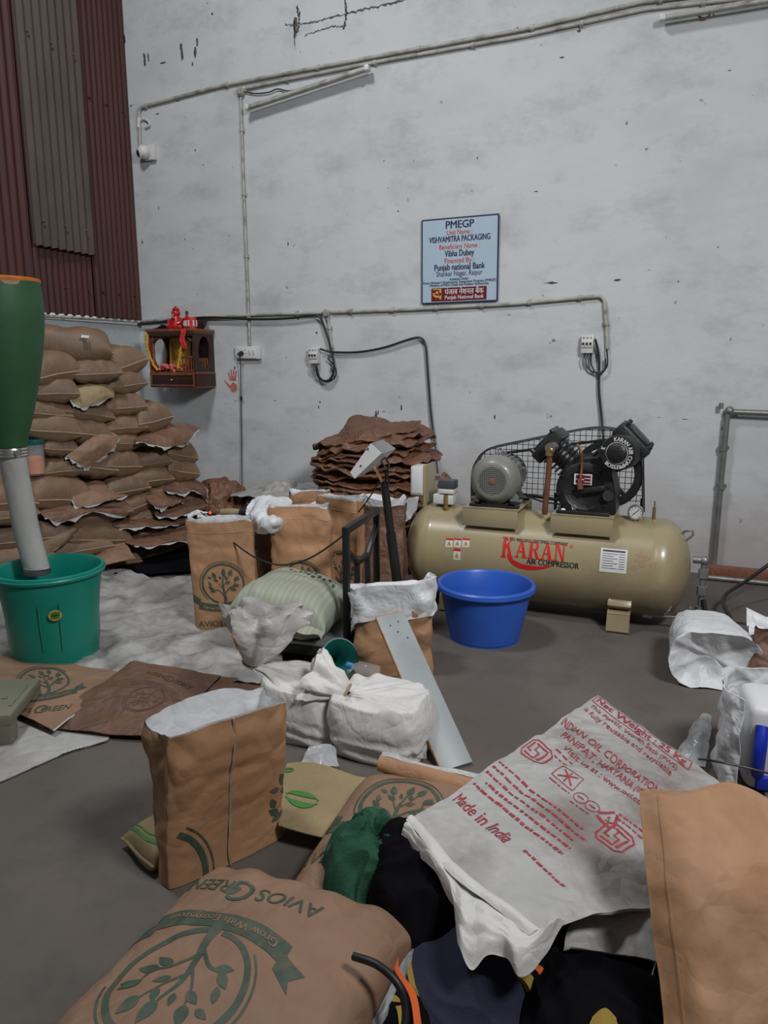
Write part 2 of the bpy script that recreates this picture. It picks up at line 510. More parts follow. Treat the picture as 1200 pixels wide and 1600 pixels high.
M['kraft_pink'] = mat('rosy_kraft_paper', (.265, .158, .100), .6, var=.14, vs=6, crease=.25, cs=8, bump=.06, bs=60, spec=.4)
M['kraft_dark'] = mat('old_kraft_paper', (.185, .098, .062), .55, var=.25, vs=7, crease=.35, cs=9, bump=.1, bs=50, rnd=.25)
M['sack'] = mat('filled_brown_sack', (.205, .128, .078), .55, var=.16, vs=8, crease=.12, cs=10, bump=.08, bs=60, rnd=.22, hue2=(.205, .128, .076))
M['kraft_yellow'] = mat('yellow_kraft', (.30, .225, .115), .6, var=.12, vs=6, crease=.2, cs=7)
M['brown_cloth'] = mat('crumpled_brown_bag', (.175, .080, .045), .5, var=.25, vs=7, crease=.45, cs=9, rnd=.25)
M['liner'] = mat('white_liner', (.66, .67, .68), .45, var=.07, vs=7, crease=.22, cs=11, spec=.5)
M['lining_dull'] = mat('dull_white_lining', (.46, .46, .45), .5, var=.1, vs=9, crease=.3, cs=12)
M['woven'] = mat('white_woven_plastic', (.66, .645, .62), .45, var=.06, vs=9, crease=.2, cs=10, bump=.1, bs=220)
M['woven_dirty'] = mat('dirty_white_woven_plastic', (.45, .44, .425), .55, var=.12, vs=5, crease=.38, cs=7, bump=.1, bs=220, dirt=(.20, .165, .15), ds=2.4)
M['tarp'] = mat('dirty_grey_tarpaulin', (.40, .39, .375), .5, var=.2, vs=4, crease=.35, cs=5, dirt=(.17, .155, .145), ds=5)
M['film'] = mat('clear_film', (.70, .72, .74), .18, var=.05, crease=.6, cs=9)
b_ = M['film'].node_tree.nodes['Principled BSDF']; b_.inputs['Alpha'].default_value = .38
M['clear'] = mat('clear_plastic', (.82, .84, .85), .08, var=.02)
b_ = M['clear'].node_tree.nodes['Principled BSDF']; b_.inputs['Alpha'].default_value = .14
M['thread'] = mat('pale_stitching', (.33, .235, .15), .7, var=.2, vs=60)
M['ink_green'] = mat('green_print', (.050, .080, .052), .6, var=.3, vs=20, dirt=(.13, .105, .072), ds=26)
M['ink_dull'] = mat('dull_green_print', (.055, .075, .050), .65, var=.3, vs=25)
M['ink_brown'] = mat('brown_print', (.10, .062, .042), .65, var=.3, vs=25)
M['ink_leaf'] = mat('bright_leaf_print', (.05, .20, .03), .6, var=.2, vs=20)
M['ink_red'] = mat('red_print', (.36, .045, .060), .6, var=.3, vs=40)
M['olive_sack'] = None
M['tank'] = mat('sand_beige_enamel', (.33, .275, .155), .32, var=.06, vs=3, dirt=(.25, .19, .12), ds=2, coat=.25)
M['motor'] = mat('grey_motor_paint', (.20, .20, .185), .38, var=.1, coat=.2)
M['rust'] = mat('rusty_brown', (.22, .085, .05), .6, var=.3, vs=40)
M['copper'] = mat('painted_copper_pipe', (.23, .095, .055), .4, .3, var=.2, vs=20)
M['brass'] = mat('brass', (.48, .35, .14), .35, .8, var=.2)
M['chrome'] = mat('chromed_steel', (.6, .6, .58), .25, .9, var=.1)
M['white'] = mat('white_paint', (.68, .68, .67), .4, var=.04)
M['ink_black'] = mat('black_print', (.012, .014, .02), .5, var=.1)
M['ink_navy'] = mat('navy_print', (.012, .018, .07), .5, var=.1)
M['red_letter'] = mat('red_letters', (.55, .015, .012), .45, var=.1)
M['sign'] = mat('pale_blue_sign', (.42, .53, .62), .35, var=.05, vs=2)
M['maroon'] = mat('maroon_panel', (.15, .008, .016), .4, var=.1)
M['ochre'] = mat('ochre_yellow', (.60, .36, .07), .5, var=.1)
M['sticker'] = mat('white_sticker', (.62, .61, .59), .45, var=.05)
M['blue_tub'] = mat('blue_plastic', (.028, .110, .50), .38, var=.08, vs=4)
M['teal'] = mat('teal_green_plastic', (.004, .245, .185), .36, var=.06, vs=4)
M['teal_dark'] = mat('dark_teal_plastic', (.004, .10, .085), .35, var=.06)
M['hopper'] = mat('green_canvas', (.026, .095, .036), .6, var=.15, vs=5, crease=.08, cs=4)
M['tube_cloth'] = mat('white_grey_cloth', (.42, .42, .40), .8, var=.06, bump=.1, bs=120)
M['orange'] = mat('orange_content', (.62, .17, .012), .6, var=.2, vs=30)
M['plank'] = mat('grey_laminate', (.31, .34, .34), .42, var=.05, vs=3, dirt=(.26, .275, .27), ds=4)
M['stool'] = mat('olive_grey_plastic', (.175, .175, .125), .6, var=.1)
M['green_cloth'] = mat('dark_green_cloth', (.022, .080, .046), .85, var=.3, vs=9, bump=.2, bs=120, spec=.2)
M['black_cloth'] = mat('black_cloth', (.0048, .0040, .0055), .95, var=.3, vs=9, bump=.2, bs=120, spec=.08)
M['navy_cloth'] = mat('navy_knit', (.028, .028, .052), .95, var=.15, vs=7, bump=.35, bs=200, sheen=.1, spec=.2)
M['orange_cloth'] = mat('orange_trim', (.62, .11, .015), .8, var=.1)
M['yellow_cloth'] = mat('mustard_trim', (.30, .20, .03), .8, var=.15)
M['bottle_cap'] = mat('blue_cap', (.02, .18, .45), .35, var=.05)
M['cobalt'] = mat('cobalt_blue_plastic', (.01, .03, .40), .35, var=.05)
M['grey_box'] = mat('dark_grey_plastic', (.06, .065, .075), .45, var=.1)
M['steel_grey'] = mat('brushed_grey', (.28, .28, .28), .4, .5, var=.15)

def striped(name, a, b_col, scale):
    m, nt, b = base_mat(name)
    vec = coords(nt)
    w = nn(nt, 'ShaderNodeTexWave', bands_direction='Y', Scale=scale, Distortion=.0, Detail=0.); nt.links.new(vec, w.inputs['Vector'])
    c = ramp(nt, w.outputs['Fac'], [(.45, a), (.85, b_col)])
    nt.links.new(c, b.inputs['Base Color']); b.inputs['Roughness'].default_value = .55
    v = nn(nt, 'ShaderNodeTexNoise', Scale=200., Detail=2.); nt.links.new(vec, v.inputs['Vector'])
    bp = nn(nt, 'ShaderNodeBump', Strength=.2, Distance=.005); nt.links.new(v.outputs['Fac'], bp.inputs['Height'])
    nt.links.new(bp.outputs['Normal'], b.inputs['Normal'])
    return m
M['olive_sack'] = striped('striped_olive_woven', (.31, .33, .255), (.355, .375, .30), 11.)
# ------------------------------------------------------------------ the room
WX, WY_ = -4.76, 5.70
def struct(b, name, m, parent=None, **k):
    o = b.build(name, m, parent, **k)
    if parent is None: o['kind'] = 'structure'
    return o
b = MB(); b.box((-.8, 2.2, -.06), (8.2, 7.2, .12)); floor = struct(b, 'floor', M['floor'])
b = MB(); b.box((-.8, WY_ + .1, 2.9), (8.2, .2, 6.0)); wall_back = struct(b, 'wall_back', M['wall'])
b = MB(); b.box((WX - .1, 2.2, 2.9), (.2, 7.0, 6.0)); wall_left = struct(b, 'wall_left', M['wall_blue'])

def blot(cx, cz, w, h, seed, n=18, jag=.45):
    random.seed(seed)
    pts = []
    for k in range(n):
        a = 2 * PI * k / n; r = 1 - jag * random.random()
        pts.append((cx + w / 2 * r * math.cos(a), cz + h / 2 * r * math.sin(a)))
    return poly2(pts)
SW = lambda x, z: V(x, WY_, z)                       # the plane of the back wall
def wallpt(px, py): p = aty(px, py, WY_); return p.x, p.z
def on_wall(name, shapes, m, off=.0015):
    b = MB(); b.decal(SW, shapes, 0, off, .2)
    o = b.build(name, m, wall_back, world=True, recalc=False)
    return o
# peeled spots and chips where the whitewash has come off
random.seed(5)
sh = []
for px, py, w, h in [(226, 92, .05, .17), (232, 90, .03, .10), (284, 80, .05, .22), (308, 66, .03, .10), (305, 82, .04, .14), (301, 100, .03, .05), (195, 62, .03, .12), (205, 165, .03, .03),
                     (255, 98, .10, .03), (332, 22, .04, .03), (246, 178, .05, .02), (278, 158, .06, .02), (305, 235, .02, .03), (318, 258, .02, .02), (248, 325, .015, .05), (289, 374, .015, .02),
                     (462, 40, .06, .22), (468, 22, .03, .10), (540, 10, .03, .14), (460, 55, .02, .3), (878, 90, .06, .02), (905, 48, .04, .04), (450, 381, .02, .06), (746, 247, .015, .03),
                     (1140, 110, .04, .01), (838, 299, .05, .015), (862, 442, .16, .025), (965, 438, .07, .03), (622, 330, .02, .02), (1060, 440, .015, .02), (495, 520, .03, .04), (1122, 386, .015, .015),
                     (500, 628, .025, .03), (498, 636, .02, .05), (627, 637, .025, .08), (624, 620, .015, .02), (773, 652, .025, .07), (588, 650, .04, .12), (591, 644, .02, .05), (367, 575, .03, .04),
                     (268, 610, .02, .04), (270, 625, .015, .02), (430, 626, .06, .008), (600, 643, .05, .01), (368, 626, .05, .006), (1070, 655, .06, .008), (1030, 652, .04, .006)]:
    x, z = wallpt(px, py); sh.append(blot(x, z, w * .8, h * .8, int(px * 7 + py), jag=.6))
on_wall('peeled_patch', sh, M['stain'])
def ragged(pts, w, seed):
    random.seed(seed)
    P = curve2([wallpt(*p) for p in pts], 60)
    P = [(x + random.uniform(-.008, .008), z + random.uniform(-.008, .008)) for x, z in P]
    return ribbon(P, [w * random.uniform(.3, 1.2) for _ in P])
on_wall('wall_crack', [ragged([(447, 39), (480, 36), (520, 27), (560, 17), (600, 8), (640, -2)], .016, 1), ragged([(464, 10), (467, 38), (460, 58)], .014, 2), ragged([(538, -5), (541, 22), (537, 45)], .014, 3),
                      ragged([(476, 56), (510, 44), (540, 40)], .008, 4)], M['crack'], .002)
def hand(px, py, s, rot):
    x, z = wallpt(px, py)
    out = [blot(0, -.03, .085, .10, 9, 16, .25)]
    for a, l, wd in ((-.5, .075, .017), (-.18, .095, .018), (.08, .10, .018), (.32, .085, .017)):
        x0, y0 = .045 * math.sin(a) * 1.3, .03
        out.append(ribbon([(x0, y0), (x0 + l * .5 * math.sin(a * .6), y0 + l * .5)], [wd, wd]))
        out.append(ribbon([(x0 + l * .58 * math.sin(a * .6), y0 + l * .56), (x0 + l * math.sin(a * .6), y0 + l)], [wd, wd * .7]))
    out.append(ribbon([(-.04, -.03), (-.075, .01), (-.09, .03)], [.02, .017, .013]))
    return [mv(s_, x, z, s, rot) for s_ in out]
on_wall('handprint', hand(365, 600, 1.0, .0), M['red_paint'], .0022)

# white foam fillets under the corrugated cladding (row of lumps along its lower edge)
SX = lambda y, z: V(WX, y, z)
def wl(px, py): p = atx(px, py, WX + .03); return p.y, p.z
zb = 1.905
b = MB()
for k in range(34):
    y = 5.66 - k * .092
    b.sphere((WX + .02, y, zb - .012), .03, 6, (.7, 1.1, .55))
b.box((WX + .01, 4.1, zb - .03), (.02, 3.1, .03))
struct(b, 'trim_1', M['white'])

# ------------------------------------------------------------------ corrugated cladding on the left wall
def corr(name, label, m, y0, y1, z0, z1, xoff, pitch, amp):
    n = int((y1 - y0) / pitch * 8)
    def S(u, v):
        y = lerp(y0, y1, u)
        return V(WX + xoff + amp * math.sin(2 * PI * y / pitch), y, lerp(z0, z1, v) + .004 * math.sin(2 * PI * y / pitch))
    b = MB(); b.sheet(S, n, 6, .003)
    for k in range(3):                                        # fixing screws
        for j in range(3):
            y = lerp(y0, y1, (k + .5) / 3); z = lerp(z0, z1, .06 + j * .44)
            b.sphere((WX + xoff + amp + .002, y, z), .010, 6)
    return tag(b.build(name, m), label, 'sheet', None)
ya = atx(183, 250, WX).y
y_r0 = atx(122, 0, WX + .05).y; y_f0 = atx(18, 0, WX + .08).y
zf = atx(100, 390, WX + .08).z
print('sheet ys', ya, y_r0, y_f0, zf)
corr('corrugated_sheet', 'narrow dark red corrugated sheet between the faded sheet and the room corner', M['red_sheet'], y_r0 - .06, 5.69, zb, 5.4, .045, .062, .010)
corr('corrugated_sheet', 'dark red corrugated sheet lying behind and below the faded grey brown sheet', M['red_sheet'], y_f0 - .05, y_r0 + .02, zb, 5.4, .025, .062, .010)
corr('corrugated_sheet', 'dark red corrugated sheet behind the top of the green hopper at the edge', M['red_sheet'], 3.2, y_f0 - .02, zb, 5.4, .045, .075, .012)
corr('corrugated_sheet', 'faded grey brown corrugated sheet hung over the red cladding', M['grey_sheet'], y_f0, y_r0 - .03, zf, 5.4, .075, .078, .014)

# ------------------------------------------------------------------ conduits and wall fittings
YP = WY_ - .018
def wp(px, py, y=YP): return aty(px, py, y)
def conduit(name, label, pts, r, m='pvc', clips=5, n=None, cat_='pipe', fillet=True):
    t = thing(name, label, cat_, tuple(Vector(pts[0])))
    P = []
    for i, p in enumerate(pts):
        p = Vector(p)
        if 0 < i < len(pts) - 1 and fillet:
            a = (Vector(pts[i - 1]) - p); c = (Vector(pts[i + 1]) - p); d = min(.05, a.length * .4, c.length * .4)
            for k in range(6):
                q = k / 5
                P.append((p + a.normalized() * d) * (1 - q) ** 2 + p * 2 * q * (1 - q) + (p + c.normalized() * d) * q ** 2)
        else: P.append(p)
    b = MB(); b.tube(P, r, 10); b.build('pipe_run', M[m], t, world=True)
    L = [(Vector(pts[i + 1]) - Vector(pts[i])).length for i in range(len(pts) - 1)]
    tot = sum(L)
    for k in range(clips):
        s = tot * (k + .5) / clips; i = 0
        while s > L[i] and i < len(L) - 1: s -= L[i]; i += 1
        p = Vector(pts[i]).lerp(Vector(pts[i + 1]), s / L[i]); d = (Vector(pts[i + 1]) - Vector(pts[i])).normalized()
        q = MB(); q.cyl(p - d * .013, p + d * .013, r + .006, n=12)
        nrm = V(0, 1, 0) if p.y > WY_ - .3 else V(-1, 0, 0)
        q.box(p + nrm * .008, (.045 if abs(d.x) < .5 and nrm.y else .026, .008 if nrm.y else .045, .026 if abs(d.x) < .5 else .045))
        q.build('saddle_clip', M[m], t, world=True)
    return t
def at_wall_l(px, py): return atx(px, py, WX + .022)
pl0 = at_wall_l(40, 499); pc = V(WX + .03, YP, wp(218, 502).z)
conduit('conduit_pipe', 'thin grey conduit on the left wall just above the sack stack', [V(WX + .022, 3.2, pc.z - .04), V(WX + .022, YP, pc.z)], .012, clips=4)
conduit('conduit_pipe', 'grey conduit running behind the shrine from corner to round junction box', [pc, wp(330, 495), wp(420, 491), wp(503, 489)], .012, clips=4)
conduit('conduit_pipe', 'grey conduit from round junction box past the sign to the right switch', [wp(517, 488), wp(650, 483), wp(800, 475), wp(944, 462), wp(948, 520), wp(949, 546)], .014, clips=7)
conduit('conduit_pipe', 'short grey conduit dropping from the round junction box', [wp(512, 497), wp(516, 520), wp(518, 556)], .011, clips=2)
conduit('conduit_pipe', 'upright grey conduit from upper junction box down to the socket board', [wp(376, 152), wp(381, 300), wp(387, 450), wp(390, 540)], .011, clips=4)
conduit('conduit_pipe', 'upper long conduit climbing to the ceiling with a bend down to the camera', [wp(219, 236), wp(217, 168), wp(345, 134), wp(600, 86), wp(820, 46), wp(1000, 4), wp(1210, -22), V(2.6, YP, wp(1210, -22).z + .12)], .014, clips=9)
conduit('conduit_pipe', 'lower twin conduit leaving the upper junction box beside the tube light', [wp(384, 138), wp(450, 124), wp(600, 95), wp(820, 56), wp(1010, 14), wp(1210, -8), V(2.6, YP, wp(1210, -8).z + .12)], .012, clips=8)

def junction(px, py, label, r=.032):
    p = wp(px, py, WY_ - .022)
    t = thing('junction_box', label, 'box', tuple(p))
    b = MB(); b.lathe([(r, -.022), (r, .012), (r * .85, .02), (0, .022)], 24, Matrix.Rotation(PI / 2, 4, 'X')); b.build('box_body', M['pvc'], t)
    b = MB(); b.lathe([(r * .75, .021), (r * .72, .026), (0, .027)], 24, Matrix.Rotation(PI / 2, 4, 'X')); b.build('box_lid', M['pvc'], t)
    for sx in (-1, 1):
        b = MB(); b.sphere((sx * r * .55, -.027, 0), .004, 6); b.build('lid_screw', M['galv'], t)
    return t
junction(510, 489, 'round grey junction box on the conduit left of the sign')
junction(376, 143, 'dirty round junction box where the upright conduit meets the upper ones', .034)

# security camera
p = wp(228, 238, WY_ - .05)
t = thing('security_camera', 'white turret security camera on the wall near the red cladding', 'camera', tuple(p))
RX = Matrix.Rotation(PI / 2, 4, 'X')
b = MB(); b.box((.022, .03, 0), (.115, .045, .125), bevel=.008); b.build('mount_plate', M['pvc_w'], t)
b = MB(); b.sphere((-.012, -.018, 0), .058, 14); b.build('camera_ball', M['pvc_w'], t)
face = Matrix.Translation((-.03, -.056, -.018)) @ Euler((1.78, 0, -.50)).to_matrix().to_4x4()
b = MB(); b.lathe([(.036, -.012), (.036, .006), (.028, .009), (.025, .004), (0, .004)], 24, face); b.build('face_ring', M['pvc_w'], t)
b = MB(); b.lathe([(.027, .005), (.024, .012), (.012, .016), (0, .017)], 20, face); b.build('lens', M['black'], t)
t = thing('cable_loop', 'small grey hook of cable on the wall just above the camera', 'cable', tuple(wp(224, 190)))
b = MB(); b.tube(path3([wp(217, 190), wp(224, 186), wp(232, 190), wp(233, 196), wp(226, 199)], 16), .008, 8); b.build('hook', M['pvc_w'], t, world=True)
b = MB(); b.cyl(wp(217, 184), wp(217, 200), .018, n=12); b.build('socket', M['pvc_w'], t, world=True)

# unlit tube lights
def tube_light(p0, p1, label):
    t = thing('tube_light', label, 'lamp', tuple((p0 + p1) / 2))
    d = (p1 - p0).normalized()
    b = MB(); b.bar(p0, p1, .032, .045, .006, up=(0, 1, 0)); b.build('batten', M['pvc'], t, world=True)
    b = MB(); b.cyl(p0 + d * .03 + V(0, -.03, -.012), p1 - d * .03 + V(0, -.03, -.012), .011, n=12); b.build('lamp_tube', M['pvc'], t, world=True)
    for q in (p0 + d * .015, p1 - d * .015):
        b = MB(); b.bar(q - d * .018 + V(0, -.014, -.004), q + d * .018 + V(0, -.014, -.004), .04, .06, .005, up=(0, 1, 0)); b.build('end_cap', M['pvc_w'], t, world=True)
    return t
tube_light(wp(386, 169, WY_ - .06), wp(578, 106, WY_ - .06), 'unlit tube light slanting below the twin conduits')
tube_light(wp(1032, 29, WY_ - .06), wp(1225, -4, WY_ - .06), 'unlit tube light in the top right corner of the wall')
def cable(name, label, pts, r, m='black', n=40):
    b = MB(); b.tube(path3(pts, n), r, 8)
    return tag(b.build(name, M[m]), label, 'cable')
cable('cable', 'thin dark cable looping from upper junction box to the tube light', [wp(381, 143), wp(400, 146), wp(420, 144), wp(434, 139), wp(450, 142), wp(475, 137)], .005)
cable('cable', 'thin wire hanging by the far end of the upper right tube light', [wp(1090, 24, WY_ - .03), wp(1098, 28, WY_ - .03), wp(1108, 24, WY_ - .03), wp(1112, 8, WY_ - .02)], .005, 'rust')

# ------------------------------------------------------------------ notice board
c4 = [wp(660, 346.5, WY_ - .02), wp(778, 334, WY_ - .02), wp(779, 469, WY_ - .02), wp(660.5, 475.5, WY_ - .02)]
sx0 = (c4[0].x + c4[3].x) / 2; sx1 = (c4[1].x + c4[2].x) / 2; sz0 = (c4[2].z + c4[3].z) / 2; sz1 = (c4[0].z + c4[1].z) / 2
SWd, SHt = sx1 - sx0, sz1 - sz0
print('sign', SWd, SHt)
t = thing('notice_board', 'pale blue printed notice board with black edge above the conduit', 'sign', (sx0, WY_ - .02, sz0), (0, -.010, 0))
b = MB(); b.box((SWd / 2, .006, SHt / 2), (SWd, .012, SHt))
def SS(x, z): return V(x, 0, z)
k = SHt / 129.5; kw = SWd / 118.0                      # metres per photo pixel
def line(txt, y, size, mi, w=None, bold=0.0, dx=0):
    s = text2d(txt, size * k * 1.36, bold * 1.2, 'CENTER')
    xs = [v[0] for v in s[0]]; wid = max(xs) - min(xs)
    q = (w * kw / wid) if w else 1.0
    b.decal(SS, [mv(s, SWd / 2 + dx * kw, SHt - y * k, fn=lambda X, Y: (X * q, Y))], mi, .0025, 9)
line('PMEGP', 10.5, 12, 1, 44, .018); line('Unit Name :', 22, 8, 2, 39); line('VISHVAMITRA PACKAGING', 32, 9.5, 1, 95, .022)
line('Beneficiary Name :', 43.5, 8, 2, 63); line('Vibha Dubey', 54, 10, 1, 46, .02); line('Financed By :', 65, 8, 2, 46)
line('Punjab national Bank', 75, 10, 1, 79, .02); line('Shankar Nagar, Raipur', 85, 8.5, 1, 72)
line('Assisted Under', 93.5, 4.2, 1, 30, .01); line("Prime Minister's Employment Generation Program (PMEGP)", 98, 4.2, 1, 114, .01)
line('Ministry of Micro Small and Medium Enterprises', 102.3, 4.2, 1, 92, .01)
b.decal(SS, [rect2(15 * kw, SHt - 127.5 * k, 102 * kw, SHt - 106.5 * k)], 3, .001, 9)
line('पंजाब नेशनल बैंक', 113.5, 9, 4, 61, .012, dx=8); line('Punjab National Bank', 122, 6.2, 4, 61, .016, dx=8)
ox = 25 * kw; oz = SHt - 115.7 * k
b.decal(SS, [mv(ribbon(arc2(0, 0, 5.6, PI * .95, PI * 2.02, 24), 3.0), ox - 1 * k, oz + 1.2 * k, k), mv(rect2(4.2, -8.5, 7.6, 8), ox - 1 * k, oz, k), mv(disc2(0, 2.2, 2.4), ox - 1 * k, oz, k), mv(rect2(-7, 6.6, 4.2, 8), ox - 1 * k, oz, k)], 5, .0016, 9)
b.build('printed_panel', [M['sign'], M['ink_navy'], M['red_letter'], M['maroon'], M['white'], M['ochre']], t, recalc=False)
b = MB(); e = .008
for (x0, z0, x1, z1) in ((0, 0, SWd, 0), (0, SHt, SWd, SHt), (0, 0, 0, SHt), (SWd, 0, SWd, SHt)):
    b.bar((x0, .005, z0), (x1, .005, z1), e, .018, up=(0, 1, 0))
b.build('edge_frame', M['ink_navy'], t)

# ------------------------------------------------------------------ socket board with plug
p0 = wp(370, 561); p1 = wp(407, 541)
t = thing('socket_board', 'white socket board below the upright conduit', 'socket', tuple(V(p0.x, WY_, p0.z)))
w_, h_ = p1.x - p0.x, p1.z - p0.z
b = MB(); b.box((w_ / 2, -.018, h_ / 2), (w_, .036, h_), bevel=.004); b.build('back_box', M['pvc_w'], t)
b = MB(); b.box((w_ * .45, -.040, h_ / 2), (w_ * .86, .008, h_ * .88), bevel=.002); b.build('front_plate', M['white'], t)
for kx in (.14, .42):
    b = MB()
    for ax, az in ((0, .022), (-.012, -.008), (.012, -.008)): b.cyl((w_ * kx + ax, -.0445, h_ * .5 + az), (w_ * kx + ax, -.0455, h_ * .5 + az), .004, n=8)
    b.build('socket_hole', M['black'], t)
for kx in (.62, .78):
    b = MB(); b.box((w_ * kx, -.046, h_ * .5), (.022, .008, .045), rot=(.15, 0, 0), bevel=.002); b.build('switch', M['pvc_w'], t)
pp = wp(376, 552, WY_ - .06)
t = thing('plug', 'black three pin plug in the socket board with its long thin cord', 'plug', tuple(pp))
b = MB(); b.cyl((0, .014, 0), (0, -.02, -.004), .022, .015); b.sphere((0, -.02, -.006), .015, 8); b.build('plug_body', M['black'], t)
q = [pp + V(0, -.02, -.01), wp(376, 575, WY_ - .05), wp(376.5, 620, WY_ - .03), wp(377.5, 680, WY_ - .03), wp(378, 740, WY_ - .04), wp(378, 800, WY_ - .08), wp(378, 850, WY_ - .15)]
b = MB(); b.tube(path3(q, 50), .0045, 6); b.sphere(wp(377, 622, WY_ - .03), .018, 8, (.7, .6, 1.3)); b.build('cord', M['black'], t, world=True)

# ------------------------------------------------------------------ breaker switches and heavy cables
def breaker(px, py, label, loops):
    p = wp(px, py, WY_)
    t = thing('breaker_switch', label, 'switch', tuple(p))
    b = MB(); b.box((0, -.03, 0), (.085, .06, .13), bevel=.005); b.build('breaker_body', M['pvc_w'], t)
    b = MB(); b.box((0, -.062, .0), (.08, .014, .05), bevel=.003); b.build('breaker_nose', M['pvc_w'], t)
    for i in range(3):
        q = MB(); q.box((-.026 + .026 * i, -.075, .004), (.012, .02, .016), bevel=.002); q.build('toggle', M['black'], t)
    for i in range(3):
        q = MB(); q.cyl((-.026 + .026 * i, -.058, .045), (-.026 + .026 * i, -.063, .045), .006, n=8); q.build('terminal_screw', M['galv'], t)
    b = MB()
    for lp in loops: b.tube(path3([wp(*a, WY_ - .035) for a in lp], 30), .006, 8)
    b.build('cable_tail', M['black'], t, world=True)
    b = MB()
    for i in range(3):
        b.tube(path3([p + V(-.02 + .02 * i, -.04, -.06), p + V(-.03 + .02 * i, -.05, -.11), p + V(-.015 + .02 * i, -.045, -.16)], 8), .004, 6)
    b.build('bare_wire', M['steel_grey'], t, world=True)
    return t
breaker(494, 556, 'three pole breaker below the round junction box with looped black cable', [[(492, 568), (494, 582), (500, 592), (512, 594), (520, 585), (517, 575)], [(512, 560), (524, 575), (523, 590), (510, 597), (500, 590)]])
breaker(919, 538, 'three pole breaker at the end of the sign conduit with looped cable', [[(914, 550), (916, 570), (926, 581), (940, 581), (949, 570), (948, 545)], [(924, 550), (924, 570), (934, 584), (945, 578), (946, 560)]])
cable('cable', 'heavy black cable along the conduit from the corner to the first breaker', [wp(150, 506, WY_ - .04), wp(218, 507, WY_ - .04), wp(255, 503, WY_ - .04), wp(320, 496, WY_ - .045), wp(400, 499, WY_ - .04), wp(455, 497, WY_ - .04), wp(486, 493, WY_ - .04), wp(500, 496, WY_ - .04), wp(508, 515, WY_ - .04), wp(517, 545, WY_ - .05), wp(522, 575, WY_ - .05), wp(515, 594, WY_ - .05), wp(500, 592, WY_ - .05), wp(494, 572, WY_ - .05)], .010, n=80)
cable('cable', 'black cable arching from first breaker then down to the starter box', [wp(500, 545, WY_ - .05), wp(520, 550, WY_ - .03), wp(560, 550, WY_ - .03), wp(600, 543, WY_ - .03), wp(640, 530, WY_ - .03), wp(657, 528, WY_ - .03), wp(665, 540, WY_ - .03), wp(668, 575, WY_ - .03), wp(673, 640, WY_ - .03), wp(679, 690, WY_ - .05), wp(684, 740, WY_ - .12)], .009, n=80)
cable('cable', 'black cable falling from the second breaker behind the compressor pump', [wp(930, 530, WY_ - .05), wp(936, 560, WY_ - .03), wp(936, 610, WY_ - .03), wp(941, 660, WY_ - .04), wp(945, 720, WY_ - .10)], .009, n=40)

# ------------------------------------------------------------------ steel air pipe on the far right
Ya = WY_ - .05
t = conduit('air_pipe', 'grey steel air pipe bent down the wall right of the compressor', [V(2.6, Ya, wp(1230, 647, Ya).z + .02), wp(1230, 647, Ya), wp(1137, 643, Ya), wp(1124, 780, Ya), wp(1113, 905, Ya)], .020, 'galv', clips=0)
for (px, py) in ((1131, 700), (1127, 760)):
    q = MB(); p = wp(px, py, Ya); q.cyl(p + V(0, 0, -.02), p + V(0, 0, .02), .026, n=12); q.box(p + V(0, .02, 0), (.07, .03, .02)); q.build('pipe_clamp', M['galv'], t, world=True)
q = MB(); p = wp(1140, 642, Ya); q.sphere(p, .032, 10); q.build('elbow', M['galv'], t, world=True)
p = wp(1127, 632, Ya)
q = MB(); q.cyl(p + V(0, 0, -.03), p + V(0, 0, .01), .016, n=10); q.build('stub', M['galv'], t, world=True)
t = thing('wooden_batten', 'rough brown wooden batten on the floor along the back wall', 'wood', (1.40, WY_ - .08, 0))
b = MB(); b.box((0, 0, .045), (2.36, .05, .09), bevel=.006); b.build('batten_board', M['rust'], t)
t = conduit('floor_pipe', 'thin grey pipe lying on the floor along the wooden batten', [V(.22, WY_ - .17, .02), V(2.6, WY_ - .17, .02)], .018, 'galv', clips=0)
# ------------------------------------------------------------------ wall shrine
ps = aty(307, 606, WY_ - .30)
W, D, Hh = .49, .29, .555
X0 = ps.x - W; Z0 = ps.z; Yf = WY_ - .30
t = thing('wall_shrine', 'carved brown wooden wall shrine with an open arched front', 'shrine', (X0, Yf, Z0))
# local frame: x across the front, y into the wall, z up
b = MB(); b.box((W / 2, D / 2, .005), (W, D, .012), bevel=.003); b.box((W / 2, D / 2, .125), (W + .01, D, .016), bevel=.004)
b.box((W / 2, D - .008, .065), (W, .012, .115)); b.box((.006, D / 2, .065), (.012, D, .115)); b.build('base_box', M['wood'], t)
b = MB(); b.box((W - .006, D / 2, .065), (.014, D, .115)); b.build('side_panel', M['wood_dark'], t)
b = MB(); b.box((W / 2, .006, .065), (W - .03, .016, .10), bevel=.004); dr = b.build('drawer', M['wood_dark'], t)
b = MB()
for (x0, z0, x1, z1) in ((.015, .018, W - .015, .018), (.015, .112, W - .015, .112), (.02, .018, .02, .112), (W - .02, .018, W - .02, .112)):
    b.bar((x0, -.004, z0), (x1, -.004, z1), .014, .014, .003, up=(0, 1, 0))
b.build('drawer_frame', M['wood'], dr)
b = MB(); b.sphere((W / 2, -.016, .065), .011, 8); b.build('knob', M['brass'], dr)
for (x, y) in ((.03, .03), (W - .03, .03), (W - .03, D - .03), (.03, D - .03)):
    b = MB(); b.lathe([(.020, .13), (.020, .15), (.012, .165), (.018, .20), (.013, .26), (.012, .38), (.018, .42), (.013, .435), (.022, .455), (.022, .475)], 14, Matrix.Translation((x, y, 0)))
    b.build('turned_post', M['wood'], t)
